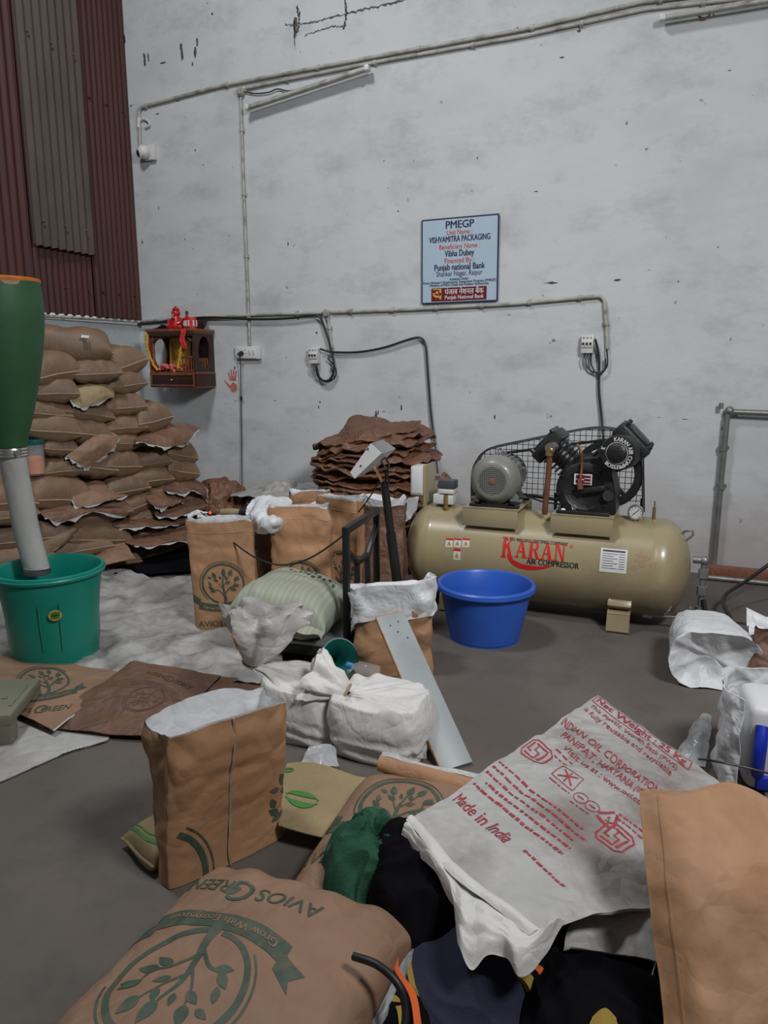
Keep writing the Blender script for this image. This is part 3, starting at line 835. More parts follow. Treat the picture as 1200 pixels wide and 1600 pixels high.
def arch_panel(w, h, ow, oh, n=20):
    """a board with an arched opening: strips between the opening and the outer edge"""
    vs = []; fs = []
    inner = [(w / 2 + ow / 2 * math.cos(a), h / 2 + oh / 2 * math.sin(a)) for a in [2 * PI * i / (4 * n) for i in range(4 * n)]]
    outer = []
    for x, y in inner:
        dx, dy = x - w / 2, y - h / 2
        s = min(w / 2 / max(abs(dx), 1e-6), h / 2 / max(abs(dy), 1e-6)); outer.append((w / 2 + dx * s, h / 2 + dy * s))
    m = len(inner)
    for z in (0, .012):
        vs += [(x, y, z) for x, y in inner] + [(x, y, z) for x, y in outer]
    for i in range(m):
        j = (i + 1) % m
        fs += [[i, j, m + j, m + i], [2 * m + i, 3 * m + i, 3 * m + j, 2 * m + j], [i, 2 * m + i, 2 * m + j, j], [m + i, m + j, 3 * m + j, 3 * m + i]]
    return [Vector(v) for v in vs], fs
vs, fs = arch_panel(D, .345, .17, .27)
for x in (.004, W - .016):
    b = MB(); R = Matrix(((0, 0, 1, x), (1, 0, 0, 0), (0, 1, 0, .132), (0, 0, 0, 1)))
    b.add([R @ v for v in vs], fs); b.build('arched_side', M['wood_dark'] if x > .1 else M['wood'], t)
vs, fs = arch_panel(W, .12, .36, .09)
b = MB(); b.bar((.02, .02, .455), (W - .02, .02, .455), .03, .05, .004, up=(0, 1, 0))
for i in range(12):
    a = PI * i / 11; b.sphere((W / 2 + .19 * math.cos(a), .02, .40 + .045 * math.sin(a)), .017, 6)
b.build('carved_arch', M['wood_dark'], t)
b = MB(); b.box((W * .62, D - .006, .30), (W * .72, .01, .34)); b.build('back_panel', M['wood_dark'], t)
b = MB(); b.box((W / 2, D / 2 - .01, .49), (W + .03, D + .02, .024), bevel=.006); b.box((W / 2, D / 2 - .005, .472), (W + .01, D + .0, .018), bevel=.004); b.build('top_board', M['wood'], t)
b = MB()
for i in range(6): b.cyl((W * .62 + i * .03, .035, .135), (W * .62 + i * .03, .035, .255), .006, n=8)
b.bar((W * .58, .035, .262), (W - .02, .035, .262), .02, .016, .003); b.bar((W * .58, .035, .145), (W - .02, .035, .145), .016, .012, .003)
for i in range(6): b.bar((W - .014, .05 + i * .036, .135), (W - .014, .05 + i * .036, .255), .01, .01)
b.build('railing', M['wood'], t)
org = V(X0, Yf, Z0)
def T(*a): return tuple(org + V(*a))
# picture, flowers, garland, figures: things standing in or on the shrine
pt = thing('framed_picture', 'gold framed devotional picture leaning inside the wall shrine', 'picture', T(W * .42, D - .12, .135), (-.08, 0, 0))
b = MB(); b.box((0, 0, .15), (.19, .008, .27)); b.build('picture_panel', M['gold'], pt)
b = MB(); b.bar((-.10, -.006, .01), (-.10, -.006, .29), .022, .016, .003, up=(0, 1, 0)); b.bar((.10, -.006, .01), (.10, -.006, .29), .022, .016, .003, up=(0, 1, 0))
b.bar((-.11, -.006, .285), (.11, -.006, .285), .022, .016, .003, up=(0, 1, 0)); b.bar((-.11, -.006, .015), (.11, -.006, .015), .022, .016, .003, up=(0, 1, 0)); b.build('picture_frame', M['ochre'], pt)
b = MB(); b.sphere((0, -.008, .19), .035, 8, (1, .25, 1)); b.sphere((0, -.008, .11), .05, 8, (1, .2, 1.3)); b.build('relief_figure', M['ochre'], pt)
random.seed(3)
b = MB()
for i in range(60):
    b.sphere((random.uniform(.05, W * .72), random.uniform(.03, .12), .145 + random.uniform(0, .05)), random.uniform(.009, .02), 5)
o = b.build('offering_flowers', [M['pink']], None); o.location = o.location + org
tag(o, 'heap of red and pink offering petals on the shrine floor', 'flowers', kind='stuff')
b = MB()
pts = path3([(-.012, -.012, .46), (-.005, -.014, .38), (.02, -.014, .28), (.06, -.012, .19), (.09, -.01, .155)], 34)
for p in pts: b.sphere(p + V(random.uniform(-.004, .004), 0, 0), .012, 5)
o = b.build('flower_garland', M['marigold']); o.location = o.location + org
tag(o, 'yellow marigold garland draped down the left post of the shrine', 'garland')
b = MB()
pts = path3([(W * .78, .0, .47), (W * .76, .0, .40), (W * .72, -.004, .33), (W * .66, .0, .24), (W * .62, .01, .17)], 30)
for p in pts: b.sphere(p + V(random.uniform(-.006, .006), 0, 0), .014, 5)
o = b.build('flower_garland', M['marigold']); o.location = o.location + org
tag(o, 'yellow marigold garland hanging across the gold picture in the shrine', 'garland')
def SC(u, v):
    return V(W * .80 + .05 * (u - .5) + .008 * math.sin(v * 9), -.022 - .01 * math.sin(v * PI) + .006 * math.sin(u * 14), .50 - .17 * v)
b = MB(); b.sheet(SC, 12, 16, .003); o = b.build('red_cloth', M['red_cloth']); o.location = o.location + org
tag(o, 'red cloth strip hanging over the front edge of the shrine top', 'cloth')
# red idol on top
pt = thing('red_figurine', 'bright red seated figurine on the top of the wall shrine', 'figurine', T(.24, .10, .502))
b = MB(); b.lathe([(.055, 0), (.062, .02), (.05, .05), (.044, .09), (.03, .115)], 18); b.build('body', M['red_plastic'], pt)
b = MB(); b.sphere((0, -.005, .135), .036, 10); b.sphere((-.03, -.0, .14), .02, 6, (.4, 1, 1)); b.sphere((.03, -.0, .14), .02, 6, (.4, 1, 1)); b.tube(path3([(0, -.035, .13), (.004, -.05, .105), (.018, -.048, .085)], 8), [.012] * 4 + [.008] * 5, 8); b.build('head', M['red_plastic'], pt)
b = MB(); b.lathe([(.03, .160), (.034, .168), (.018, .185), (0, .20)], 12); b.build('crown', M['red_plastic'], pt)
for s in (-1, 1):
    b = MB(); b.tube(path3([(s * .04, 0, .09), (s * .065, -.02, .065), (s * .04, -.05, .05)], 8), .014, 8); b.build('arm', M['red_plastic'], pt)
    b = MB(); b.tube(path3([(s * .03, -.02, .02), (s * .07, -.04, .022), (s * .02, -.065, .018)], 8), .018, 8); b.build('leg', M['red_plastic'], pt)
pt = thing('red_bottle', 'small red bottle with a white label beside the red figurine', 'bottle', T(.37, .08, .502))
b = MB(); b.lathe([(.032, 0), (.034, .01), (.034, .085), (.012, .11), (.012, .125)], 18); b.build('bottle_body', M['red_plastic'], pt)
b = MB(); b.lathe([(.0346, .025), (.0346, .07)], 18); b.build('label_band', M['sticker'], pt)
b = MB(); b.cyl((0, 0, .125), (0, 0, .15), .013, n=12); b.build('cap', M['wood_dark'], pt)
pt = thing('red_tin', 'red and white tin standing on the front of the shrine top', 'tin', T(.43, .06, .502))
b = MB(); b.lathe([(.038, 0), (.04, .004), (.04, .09), (.036, .095), (0, .095)], 18); b.build('tin_body', M['red_cloth'], pt)
b = MB()
for a in range(6): b.box((.0405 * math.cos(a - 2.6), .0405 * math.sin(a - 2.6), .045), (.012, .012, .05), rot=(0, 0, a - 2.6))
b.build('printed_band', M['sticker'], pt)
b = MB(); b.lathe([(.05, 0), (.075, .03), (.09, .075), (.086, .078), (.07, .034), (0, .012)], 22); o = b.build('brown_bowl', M['wood_dark']); o.location = Vector(T(.385, .20, .502))
tag(o, 'dark brown bowl at the back of the shrine top', 'bowl')
def SK(u, v):
    x = lerp(.04, .20, u); y = lerp(.02, .14, v)
    return V(x, y, .506 + .035 * math.sin(u * PI) * math.sin(v * PI) + .006 * noise.noise(V(x * 40, y * 40, 0)))
b = MB(); b.sheet(SK, 16, 14, .003); o = b.build('dark_cloth', M['black_cloth']); o.location = o.location + org
tag(o, 'crumpled dark cloth on the left end of the shrine top', 'cloth')
# ------------------------------------------------------------------ air compressor
TY, TZ, TR = 4.47, .335, .29
TX0, TX1 = -1.615, .105
cmp_ = thing('air_compressor', 'large sand beige air compressor with black twin cylinder pump', 'compressor', ((TX0 + TX1) / 2, TY, 0))
def cw(px, py, y): return aty(px, py, y)
RY = Matrix.Rotation(PI / 2, 4, 'Y')
prof = [(0.0, 0)]
for i in range(1, 13):
    a = PI / 2 * i / 12; prof.append((TR * math.sin(a), .17 * (1 - math.cos(a))))
Lt = TX1 - TX0
prof2 = prof + [(TR, .19), (TR + .002, .20), (TR, .21)] + [(TR, Lt - .21), (TR + .002, Lt - .20), (TR, Lt - .19)] + [(r, Lt - z) for r, z in prof[::-1]]
b = MB(); b.lathe(prof2, 72, Matrix.Translation((TX0, TY, TZ)) @ RY)
def ST(x, s, off=0.0):
    """point of the tank's front side: x along the tank, s arc length up from the level of the axis"""
    a = s / TR
    return V(x, TY - (TR + off) * math.cos(a), TZ + (TR + off) * math.sin(a))
def tank_hit(px, py):
    d = ray(px, py); o = EYE
    A = d.y ** 2 + d.z ** 2; B = 2 * ((o.y - TY) * d.y + (o.z - TZ) * d.z); Cc = (o.y - TY) ** 2 + (o.z - TZ) ** 2 - TR ** 2
    t_ = (-B - math.sqrt(max(0, B * B - 4 * A * Cc))) / (2 * A)
    p = o + d * t_
    return p.x, math.atan2(p.z - TZ, TY - p.y) * TR
x0, s0 = tank_hit(786, 857); x1, s1 = tank_hit(887, 863)
xm, sm = (x0 + x1) / 2, (s0 + s1) / 2; wk = x1 - x0
print('karan', x0, x1, s0)
LET = {
 'K': [rect2(.12, 0, .38, 1), rect2(.0, 0, .48, .09), rect2(.0, .91, .48, 1), poly2([(.38, .40), (.74, .93), (.92, .93), (.38, .62)][::1]), poly2([(.46, .58), (.64, .70), (1.0, .05), (.70, .05)]), rect2(.62, .91, 1.02, 1), rect2(.62, 0, 1.08, .09)],
 'A': [poly2([(.10, .05), (.22, .05), (.54, 1), (.42, 1)]), poly2([(.40, 1), (.62, 1), (.96, .05), (.66, .05)]), rect2(.28, .30, .78, .40), rect2(-.02, 0, .34, .08), rect2(.56, 0, 1.06, .08)],
 'R': [rect2(.12, 0, .38, 1), rect2(.0, 0, .48, .09), rect2(.0, .91, .45, 1), ribbon([(.38, .955), (.6, .955), (.76, .87), (.80, .74), (.74, .60), (.58, .53), (.38, .52)], [.09, .10, .17, .22, .17, .10, .09]), poly2([(.48, .52), (.68, .55), (1.0, .05), (.72, .05)]), rect2(.70, 0, 1.06, .08)],
 'N': [rect2(.13, 0, .25, 1), poly2([(.08, 1), (.36, 1), (.88, 0), (.74, 0)]), rect2(.76, 0, .88, 1), rect2(-.02, 0, .38, .08), rect2(-.02, .91, .3, 1), rect2(.62, .91, 1.02, 1)],
}
for i, ch in enumerate('KARAN'):
    big = 1.22 if i == 0 else 1.0
    cell = wk / 5.15
    for shp in LET[ch]:
        b.decal(ST, [mv(shp, x0 + i * cell * 1.02 + (0 if i else -.01), sm - .052 - (0 if i else .008), fn=lambda X, Y: (X * cell * .92, Y * .104 * (big if i == 0 else 1.0)))], 1, .0015, .02)
xa, sa = tank_hit(834, 846)
def fit(txt, x, s, w, h, bold=0.0):
    q = text2d(txt, h * 1.36, bold); xs = [v[0] for v in q[0]]; ww = max(xs) - min(xs)
    return mv(q, x, s, fn=lambda X, Y: (X * w / ww, Y))
b.decal(ST, [fit('An ISO 9001:2015 CERTIFIED COMPANY', xm, sa, wk * .99, .020, .03)], 2, .0015, .02)
xa, sa = tank_hit(863, 881)
b.decal(ST, [fit('AIR COMPRESSOR', xa, sa, wk * .80, .034, .03)], 2, .0018, .02)
sw = [tank_hit(*q) for q in ((793, 865), (797, 874), (810, 883), (828, 887), (848, 887), (866, 883))]
b.decal(ST, [ribbon(curve2(sw, 24), [lerp(.006, .03, min(1, i / 8)) if i < 14 else lerp(.03, .004, (i - 14) / 10) for i in range(25)])], 1, .0014, .02)
xa, sa = tank_hit(893, 854)
b.decal(ST, [ribbon(arc2(xa, sa, .009, 0, 2 * PI, 14), .003), fit('R', xa, sa, .006, .008)], 1, .0015, .02)
xa, sa = tank_hit(1008, 880)
random.seed(8)
rub = [blot(xa + random.uniform(-.06, .06), sa + random.uniform(-.05, .05), .05, .04, 40 + i, 12, .6) for i in range(6)]
b.decal(ST, rub, 3, .0012, .02)
b.build('tank', [M['tank'], M['red_letter'], M['ink_black'], mat('rubbed_red_patch', (.32, .19, .12), .5)], cmp_, world=True)

def tank_sticker(name, px, py, w, h, art, mats_):
    xa, sa = tank_hit(px, py)
    bb = MB(); bb.decal(ST, [rect2(xa - w / 2, sa - h / 2, xa + w / 2, sa + h / 2)], 0, .0015, .02)
    for shape, mi in art(xa, sa, w, h): bb.decal(ST, [shape], mi, .0028, .02)
    o = bb.build(name, mats_, cmp_, world=True)
    return o
def warn(xa, sa, w, h):
    return [(rect2(xa - w / 2, sa + h * .28, xa + w / 2, sa + h / 2), 1), (poly2([(xa - w * .33, sa - h * .32), (xa + w * .33, sa - h * .32), (xa, sa + h * .22)]), 2), (disc2(xa, sa - h * .14, w * .08, 8), 3), (rect2(xa - w * .03, sa - h * .06, xa + w * .03, sa + h * .1), 3)]
for px, py in ((702, 848), (715, 848), (728, 848), (714, 866)):
    tank_sticker('warning_sticker', px, py, .045, .055 if py < 860 else .07, warn, [M['sticker'], M['red_letter'], M['ochre'], M['ink_black']])
def plate(xa, sa, w, h):
    out = [(rect2(xa - w * .42, sa + h * .36, xa + w * .42, sa + h * .43), 1)]
    for i in range(7):
        y = sa + h * (.26 - .1 * i); out.append((rect2(xa - w * .42, y, xa + w * (.0 if i % 2 else .15), y + h * .02), 1)); out.append((rect2(xa + w * .2, y, xa + w * .42, y + h * .02), 1))
    return out
tank_sticker('data_plate', 958.5, 876, .145, .135, plate, [M['sticker'], M['ink_navy']])

# feet: bent plates under the tank
def foot(x, side):
    b = MB(); w = .125
    pts = [(TY + side * .20, .125), (TY + side * .275, .105), (TY + side * .29, .012), (TY + side * .22, .0)]
    for i in range(3):
        (ya, za), (yb, zb_) = pts[i], pts[i + 1]
        b.bar((x, ya, za), (x, yb, zb_), w, .014, .003, up=(1, 0, 0)) if False else None
        d = Vector((0, yb - ya, zb_ - za)); n_ = Vector((0, -d.z, d.y)).normalized() * .006
        q = [Vector((x + sx * w / 2, ya, za)) + s2 * n_ for sx in (-1, 1) for s2 in (-1, 1)] + [Vector((x + sx * w / 2, yb, zb_)) + s2 * n_ for sx in (-1, 1) for s2 in (-1, 1)]
        b.add(q, [[0, 1, 3, 2], [4, 6, 7, 5], [0, 4, 5, 1], [2, 3, 7, 6], [0, 2, 6, 4], [1, 5, 7, 3]])
    b.box((x, TY + side * .235, .16), (w * 1.05, .055, .05), rot=(side * .6, 0, 0), bevel=.006)
    return b.build('leg', M['tank'], cmp_, world=True)
fx = atz(964, 990).x
for x in (fx, fx - 1.0):
    for s in (-1, 1): foot(x, s)

# platforms
Yp = TY - .245
def platform(pl, pr, pb, pt, depth):
    a = cw(*pl, Yp); c = cw(*pr, Yp); zt = (a.z + c.z) / 2; zb_ = cw((pl[0] + pr[0]) / 2, pb, Yp).z
    b = MB(); xm_, w = (a.x + c.x) / 2, c.x - a.x
    b.box((xm_, Yp + .006, (zt + zb_) / 2), (w, .012, zt - zb_), bevel=.003); b.box((xm_, Yp + depth, (zt + zb_) / 2), (w, .012, zt - zb_), bevel=.003)
    b.box((xm_, Yp + depth / 2, zt - .005), (w, depth, .01), bevel=.003)
    b.build('platform', M['tank'], cmp_, world=True)
    return xm_, w, zt
mx, mw, mz = platform((722, 794), (809, 797), 824, 0, .44)
qx, qw, qz = platform((860, 804), (958, 811), 836, 0, .44)
print('plat', mx, mw, mz, qx, qw, qz)

# electric motor, axis along Y
mc = cw(769, 752, TY - .16); mr = .150
motor_y0 = TY - .16
mo = MB()
MY = Matrix(((1, 0, 0, mc.x), (0, 0, 1, motor_y0), (0, 1, 0, mc.z), (0, 0, 0, 1)))
mo.lathe([(.085, -.004), (.10, -.006), (.118, .004), (.142, .03), (.15, .06), (.15, .115), (.140, .12)], 40, MY)
mo.lathe([(.132, .115), (.132, .30), (.125, .305), (.125, .34), (.05, .36), (.0, .36)], 40, MY)
for i in range(30):
    a = 2 * PI * i / 30
    if abs(math.sin(a)) < 2: mo.bar(MY @ V(.137 * math.cos(a), .137 * math.sin(a), .125), MY @ V(.137 * math.cos(a), .137 * math.sin(a), .295), .007, .02, up=(math.cos(a), 0, math.sin(a))) if not (-2.2 < (a - PI * 2 if a > PI else a) < -.95) else None
mt_ = mo.build('motor', M['motor'], cmp_, world=True)
b = MB()
for i in range(-7, 8):
    h = math.sqrt(max(0, .085 ** 2 - (i * .012) ** 2))
    b.tube([MY @ V(i * .012, -h, -.003), MY @ V(i * .012, h, -.003)], .0018, 5); b.tube([MY @ V(-h, i * .012, -.004), MY @ V(h, i * .012, -.004)], .0018, 5)
b.build('fan_grille', M['black'], mt_, world=True)
b = MB(); b.lathe([(.086, .001), (0, .001)], 30, MY); b.build('fan_disc', M['rust'], mt_, world=True)
b = MB(); b.box(MY @ V(0, 0, -.005), (.035, .006, .035), bevel=.002); b.build('grille_hub', M['rust'], mt_, world=True)
b = MB(); b.tube([MY @ V(.016 * math.cos(a), .165 + .016 * math.sin(a), .2) for a in [2 * PI * i / 14 for i in range(15)]], .005, 8); b.cyl(MY @ V(0, .13, .2), MY @ V(0, .15, .2), .007); b.build('lifting_eye', M['steel_grey'], mt_, world=True)
for s in (-1, 1):
    for yy in (.13, .28):
        b = MB(); b.bar(MY @ V(s * .09, -.09, yy), (mc.x + s * .12, motor_y0 + yy, mz + .022), .03, .05, .004); b.box((mc.x + s * .125, motor_y0 + yy, mz + .024), (.07, .06, .012), bevel=.003); b.build('motor_foot', M['motor'], mt_, world=True)
b = MB(); b.box(MY @ V(.13, .02, .2), (.05, .1, .09), bevel=.008); b.build('terminal_box', M['motor'], mt_, world=True)
b = MB()
for s in (-1, 1): b.box((mx + .01 + s * .10, TY, mz + .008), (.05, .40, .018), bevel=.003)
b.box((mx + .01, TY - .165, mz + .008), (.30, .05, .018), bevel=.003); b.box((mx + .01, TY + .16, mz + .008), (.30, .05, .018), bevel=.003)
b.build('slide_rail', M['black_paint'], cmp_, world=True)

# pulleys, belts and guard (behind, on the wall side)
YB = TY + .235
def wheel(name, cx, cz, r, spokes, width=.05):
    Mx = Matrix(((1, 0, 0, cx), (0, 0, 1, YB - width / 2), (0, 1, 0, cz), (0, 0, 0, 1)))
    b = MB(); b.lathe([(r * .80, 0), (r, 0), (r, width * .2), (r * .95, width * .32), (r, width * .45), (r * .95, width * .6), (r, width * .75), (r, width), (r * .80, width)], 48, Mx, closed=True)
    b.lathe([(r * .2, -.01), (r * .2, width), (.0, width)], 20, Mx); b.lathe([(0, -.01), (r * .2, -.01)], 20, Mx)
    for i in range(spokes):
        a = 2 * PI * i / spokes + .4
        b.bar(Mx @ V(r * .15 * math.cos(a), r * .15 * math.sin(a), width / 2), Mx @ V(r * .86 * math.cos(a), r * .86 * math.sin(a), width / 2), .022, r * .2, .004, up=(0, 1, 0))
    return b.build(name, M['iron'], cmp_, world=True)
pm = cw(812, 736, YB); mpr = .125
fl = cw(948, 740, YB); flr = .205
pm = V(mc.x + .0, YB, mc.z)
wheel('motor_pulley', pm.x, pm.z, mpr, 5); wheel('flywheel', fl.x, fl.z, flr, 5)
d = (fl - pm); L = d.length; an = math.atan2(d.z, d.x); off_ = math.asin((flr - mpr) / L)
for oy in (-.012, .012):
    pts = []
    for i in range(17):
        a = an + PI / 2 + off_ + (PI - 2 * off_) * i / 16
        pts.append(pm + V(math.cos(a), 0, math.sin(a)) * (mpr + .003))
    for i in range(25):
        a = an - PI / 2 - off_ + (PI + 2 * off_) * i / 24
        pts.append(fl + V(math.cos(a), 0, math.sin(a)) * (flr + .003))
    pts = [p + V(0, oy, 0) for p in pts]; pts.append(pts[0])
    b = MB(); b.tube(pts, .008, 6, caps=False); b.build('drive_belt', M['black'], cmp_, world=True)
YG = YB + .07
go = [cw(*q, YG) for q in ((742, 790), (742, 740), (750, 716), (768, 700), (830, 686), (880, 676), (930, 668), (965, 671), (990, 685), (1003, 705), (1005, 740), (1006, 800))]
band = []
pth = []
for i in range(len(go) * 5 - 4): pth.append(cat(go, i / (len(go) * 5 - 5)))
b = MB()
vs = []
for p in pth: vs += [p + V(0, -.10, 0), p + V(0, .0, 0), p + V(0, 0, 0) - (p - V(-.9, YG, .75)).normalized() * .006, p + V(0, -.10, 0) - (p - V(-.9, YG, .75)).normalized() * .006]
fs = []
for i in range(len(pth) - 1):
    for k_ in range(4): fs.append([4 * i + k_, 4 * i + (k_ + 1) % 4, 4 * i + 4 + (k_ + 1) % 4, 4 * i + 4 + k_])
b.add(vs, fs); b.tube(pth, .007, 8); b.build('guard_band', M['black_paint'], cmp_, world=True)
b = MB()
xs = [p.x for p in pth]; zlo = pth[-1].z
def top_at(x):
    zs = [lerp(pth[i].z, pth[i + 1].z, (x - pth[i].x) / ((pth[i + 1].x - pth[i].x) or 1)) for i in range(len(pth) - 1) if min(pth[i].x, pth[i + 1].x) <= x <= max(pth[i].x, pth[i + 1].x)]
    return max(zs) if zs else zlo
x = min(xs) + .03
zlo = mz + .0
while x < max(xs) - .01:
    b.tube([(x, YG, zlo), (x, YG, top_at(x))], .0022, 5); x += .036
z = zlo + .01
while z < max(p.z for p in pth):
    ok = [q for q in [min(xs) + i * .01 for i in range(int((max(xs) - min(xs)) / .01))] if top_at(q) > z]
    if ok: b.tube([(min(ok), YG, z), (max(ok), YG, z)], .0022, 5)
    z += .036
b.build('guard_mesh', M['black_paint'], cmp_, world=True)
b = MB()
for gx in (min(xs) + .02, max(xs) - .015, (min(xs) + max(xs)) / 2): b.bar((gx, YG, TZ + .24), (gx, YG, zlo + .03), .02, .006)
b.build('guard_bracket', M['black_paint'], cmp_, world=True)

# pump
YF = TY - .14
pc_ = cw(913, 765, YF)
b = MB()
outl = [cw(*q, YF) for q in ((876, 802), (877, 745), (882, 728), (900, 718), (935, 716), (955, 735), (962, 770), (962, 803))]
poly = [(p.x, p.z) for p in outl]
b.prism(poly, .30, Matrix(((1, 0, 0, 0), (0, 0, 1, YF), (0, 1, 0, 0), (0, 0, 0, 1))))
cr = b.build('crankcase', M['iron'], cmp_, world=True, smooth_deg=30)
MC = Matrix(((1, 0, 0, pc_.x), (0, 0, -1, YF), (0, 1, 0, pc_.z), (0, 0, 0, 1)))
b = MB(); b.lathe([(.16, -.004), (.16, .010), (.145, .018), (.115, .020), (.105, .012), (0, .012)], 40, MC)
for i in range(8):
    a = 2 * PI * i / 8 + .2; b.cyl(MC @ V(.145 * math.cos(a), .145 * math.sin(a), .015), MC @ V(.145 * math.cos(a), .145 * math.sin(a), .030), .010, n=6)
b.build('bearing_cover', M['iron'], cr, world=True)
b = MB(); b.bar(cw(905, 768, YF - .04), cw(945, 762, YF - .04), .03, .03, .006); b.cyl(cw(950, 775, YF), cw(950, 775, YF - .05), .03); b.build('cover_lug', M['iron'], cr, world=True)
tg = cw(911, 749, YF - .024)
b = MB(); b.box(tg, (.10, .004, .062)); b.build('name_tag', M['sticker'], cr, world=True)
b = MB()
for dx, dz, w, h in ((-.03, .014, .02, .02), (-.034, -.012, .012, .02), (.0, .015, .014, .02), (.025, .017, .036, .012), (.025, -.002, .036, .012), (.025, -.02, .036, .01), (.0, -.014, .012, .02)): b.box(tg + V(dx, -.003, dz), (w, .003, h))
b.build('tag_print', M['maroon'], cr, world=True)
b = MB(); b.lathe([(.016, 0), (.016, .02), (.010, .022), (.009, .018), (0, .018)], 16, Matrix(((1, 0, 0, 0), (0, 0, -1, 0), (0, 1, 0, 0), (0, 0, 0, 1)))); 
o = b.build('sight_glass', M['chrome'], cr); o.location = tuple(cw(897, 792, YF - .005) - chain_loc(cr))
b = MB(); b.sphere(cw(880, 798, YF - .03), .016, 8); b.build('drain_plug', M['white'], cr, world=True)
b = MB(); b.box((qx, TY - .02, qz + .010), (qw * .86, .36, .02), bevel=.004); b.build('pump_base', M['iron'], cr, world=True)
def cylinder(base, tip, r, nf, headlen, headr):
    base, tip = Vector(base), Vector(tip); dr_ = (tip - base).normalized()
    u = V(0, 1, 0); w = dr_.cross(u).normalized()
    R = Matrix((w, u, dr_)).transposed().to_4x4()
    b = MB(); b.cyl(base, tip, r * .72, n=20)
    L = (tip - base).length
    for i in range(nf):
        c = base + dr_ * (L * (i + .6) / nf); b.box(c, (r * 2, r * 2.2, .010), R.to_3x3(), bevel=.003)
    cy_ = b.build('cylinder', M['iron'], cmp_, world=True)
    b = MB(); c = tip + dr_ * headlen / 2; b.box(c, (headr * 2, headr * 2.3, headlen), R.to_3x3(), bevel=.012)
    b.box(tip + dr_ * headlen * 1.05, (headr * 1.3, headr * 1.6, headlen * .35), R.to_3x3(), bevel=.01)
    for sx in (-1, 1):
        for sy_ in (-1, 0, 1):
            q = tip + dr_ * headlen + w * sx * headr * .78 + u * sy_ * headr * .9
            b.cyl(q - dr_ * .01, q + dr_ * .022, .014, n=6)
    b.build('cylinder_head', M['iron'], cmp_, world=True)
    return tip, dr_
cylinder(cw(900, 732, TY - .03), cw(868, 702, TY - .03), .085, 6, .075, .105)
cylinder(cw(948, 722, TY - .01), cw(979, 696, TY - .01), .082, 4, .085, .115)
b = MB(); b.cyl(cw(880, 700, TY - .05), cw(862, 682, TY - .05), .05, n=14); b.build('intake_neck', M['iron'], cmp_, world=True)
# air filter with ring lettering
fc = cw(964, 708, TY - .26)
dirf = (EYE - fc).normalized(); dirf = V(dirf.x * .5 - .25, -1, .02).normalized()
R = dirf.to_track_quat('Z', 'Y').to_matrix().to_4x4(); MF = Matrix.Translation(fc) @ R
b = MB(); fr = .098
b.lathe([(fr * .9, -.14), (fr, -.13), (fr, -.012), (fr * .95, .0), (fr * .6, .002), (fr * .55, .010), (fr * .45, .018), (0, .02)], 40, MF)
b.build('air_filter', M['iron'], cmp_, world=True)
b = MB(); rt = []
def ringtext(txt, a0, a1, r, size):
    sh_ = text2d(txt, size, .035, 'CENTER'); xs_ = [v[0] for v in sh_[0]]; lo, hi = min(xs_), max(xs_)
    out = []
    for X, Y in sh_[0]:
        a = lerp(a0, a1, (X - lo) / (hi - lo)); rr = r + Y
        out.append((rr * math.cos(a), rr * math.sin(a)))
    return (out,) + tuple(sh_[1:])
for shp in (ringtext('KARAN AIR COMPRESSOR', math.radians(105), math.radians(-140), fr * .77, .033), ringtext('K', math.radians(168), math.radians(156), fr * .8, .034)):
    b.decal(lambda x, y: MF @ V(x, y, 0), [shp], 0, .0035, .05)
b.add([MF @ V(x, y, .0042) for x, y in ribbon(arc2(0, 0, fr * .60, 0, 2 * PI, 40), .003)[0]], ribbon(arc2(0, 0, fr * .60, 0, 2 * PI, 40), .003)[1])
b.build('filter_lettering', M['sticker'], cmp_, world=True, recalc=False)
b = MB(); b.cyl(MF @ V(0, 0, -.13), cw(978, 712, TY - .05), .05, n=14); b.build('filter_neck', M['iron'], cmp_, world=True)
# pipes
b = MB(); b.tube(path3([cw(859, 706, TY - .20), cw(857, 740, TY - .18), cw(853, 780, TY - .16), cw(851, 803, TY - .14)], 14), .017, 12); b.build('discharge_pipe', M['copper'], cmp_, world=True)
b = MB(); b.cyl(cw(858, 712, TY - .20), cw(860, 696, TY - .20), .024, n=8); b.sphere(cw(861, 703, TY - .2), .026, 8); b.build('brass_elbow', M['brass'], cmp_, world=True)
b = MB(); b.cyl(cw(859, 700, TY - .22), cw(866, 698, TY - .14), .030, n=12); b.build('flange', M['chrome'], cmp_, world=True)
b = MB(); b.tube(path3([cw(902, 695, TY - .12), cw(908, 705, TY - .2), cw(909, 725, YF - .04), cw(907, 750, YF - .05), cw(906, 759, YF - .05)], 14), .007, 8); b.cyl(cw(906, 757, YF - .06), cw(907, 764, YF - .06), .017, n=8); b.build('oil_pipe', M['copper'], cmp_, world=True)
b = MB(); b.tube(path3([cw(880, 690, TY), cw(905, 712, TY), cw(925, 712, TY), cw(950, 690, TY), cw(962, 676, TY)], 18), .010, 8); b.build('intercooler_pipe', M['iron'], cmp_, world=True)
b = MB(); b.tube(path3([cw(818, 772, TY + .1), cw(845, 783, TY + .1), cw(875, 788, TY + .1)], 10), .006, 6); b.build('breather_hose', M['black'], cmp_, world=True)
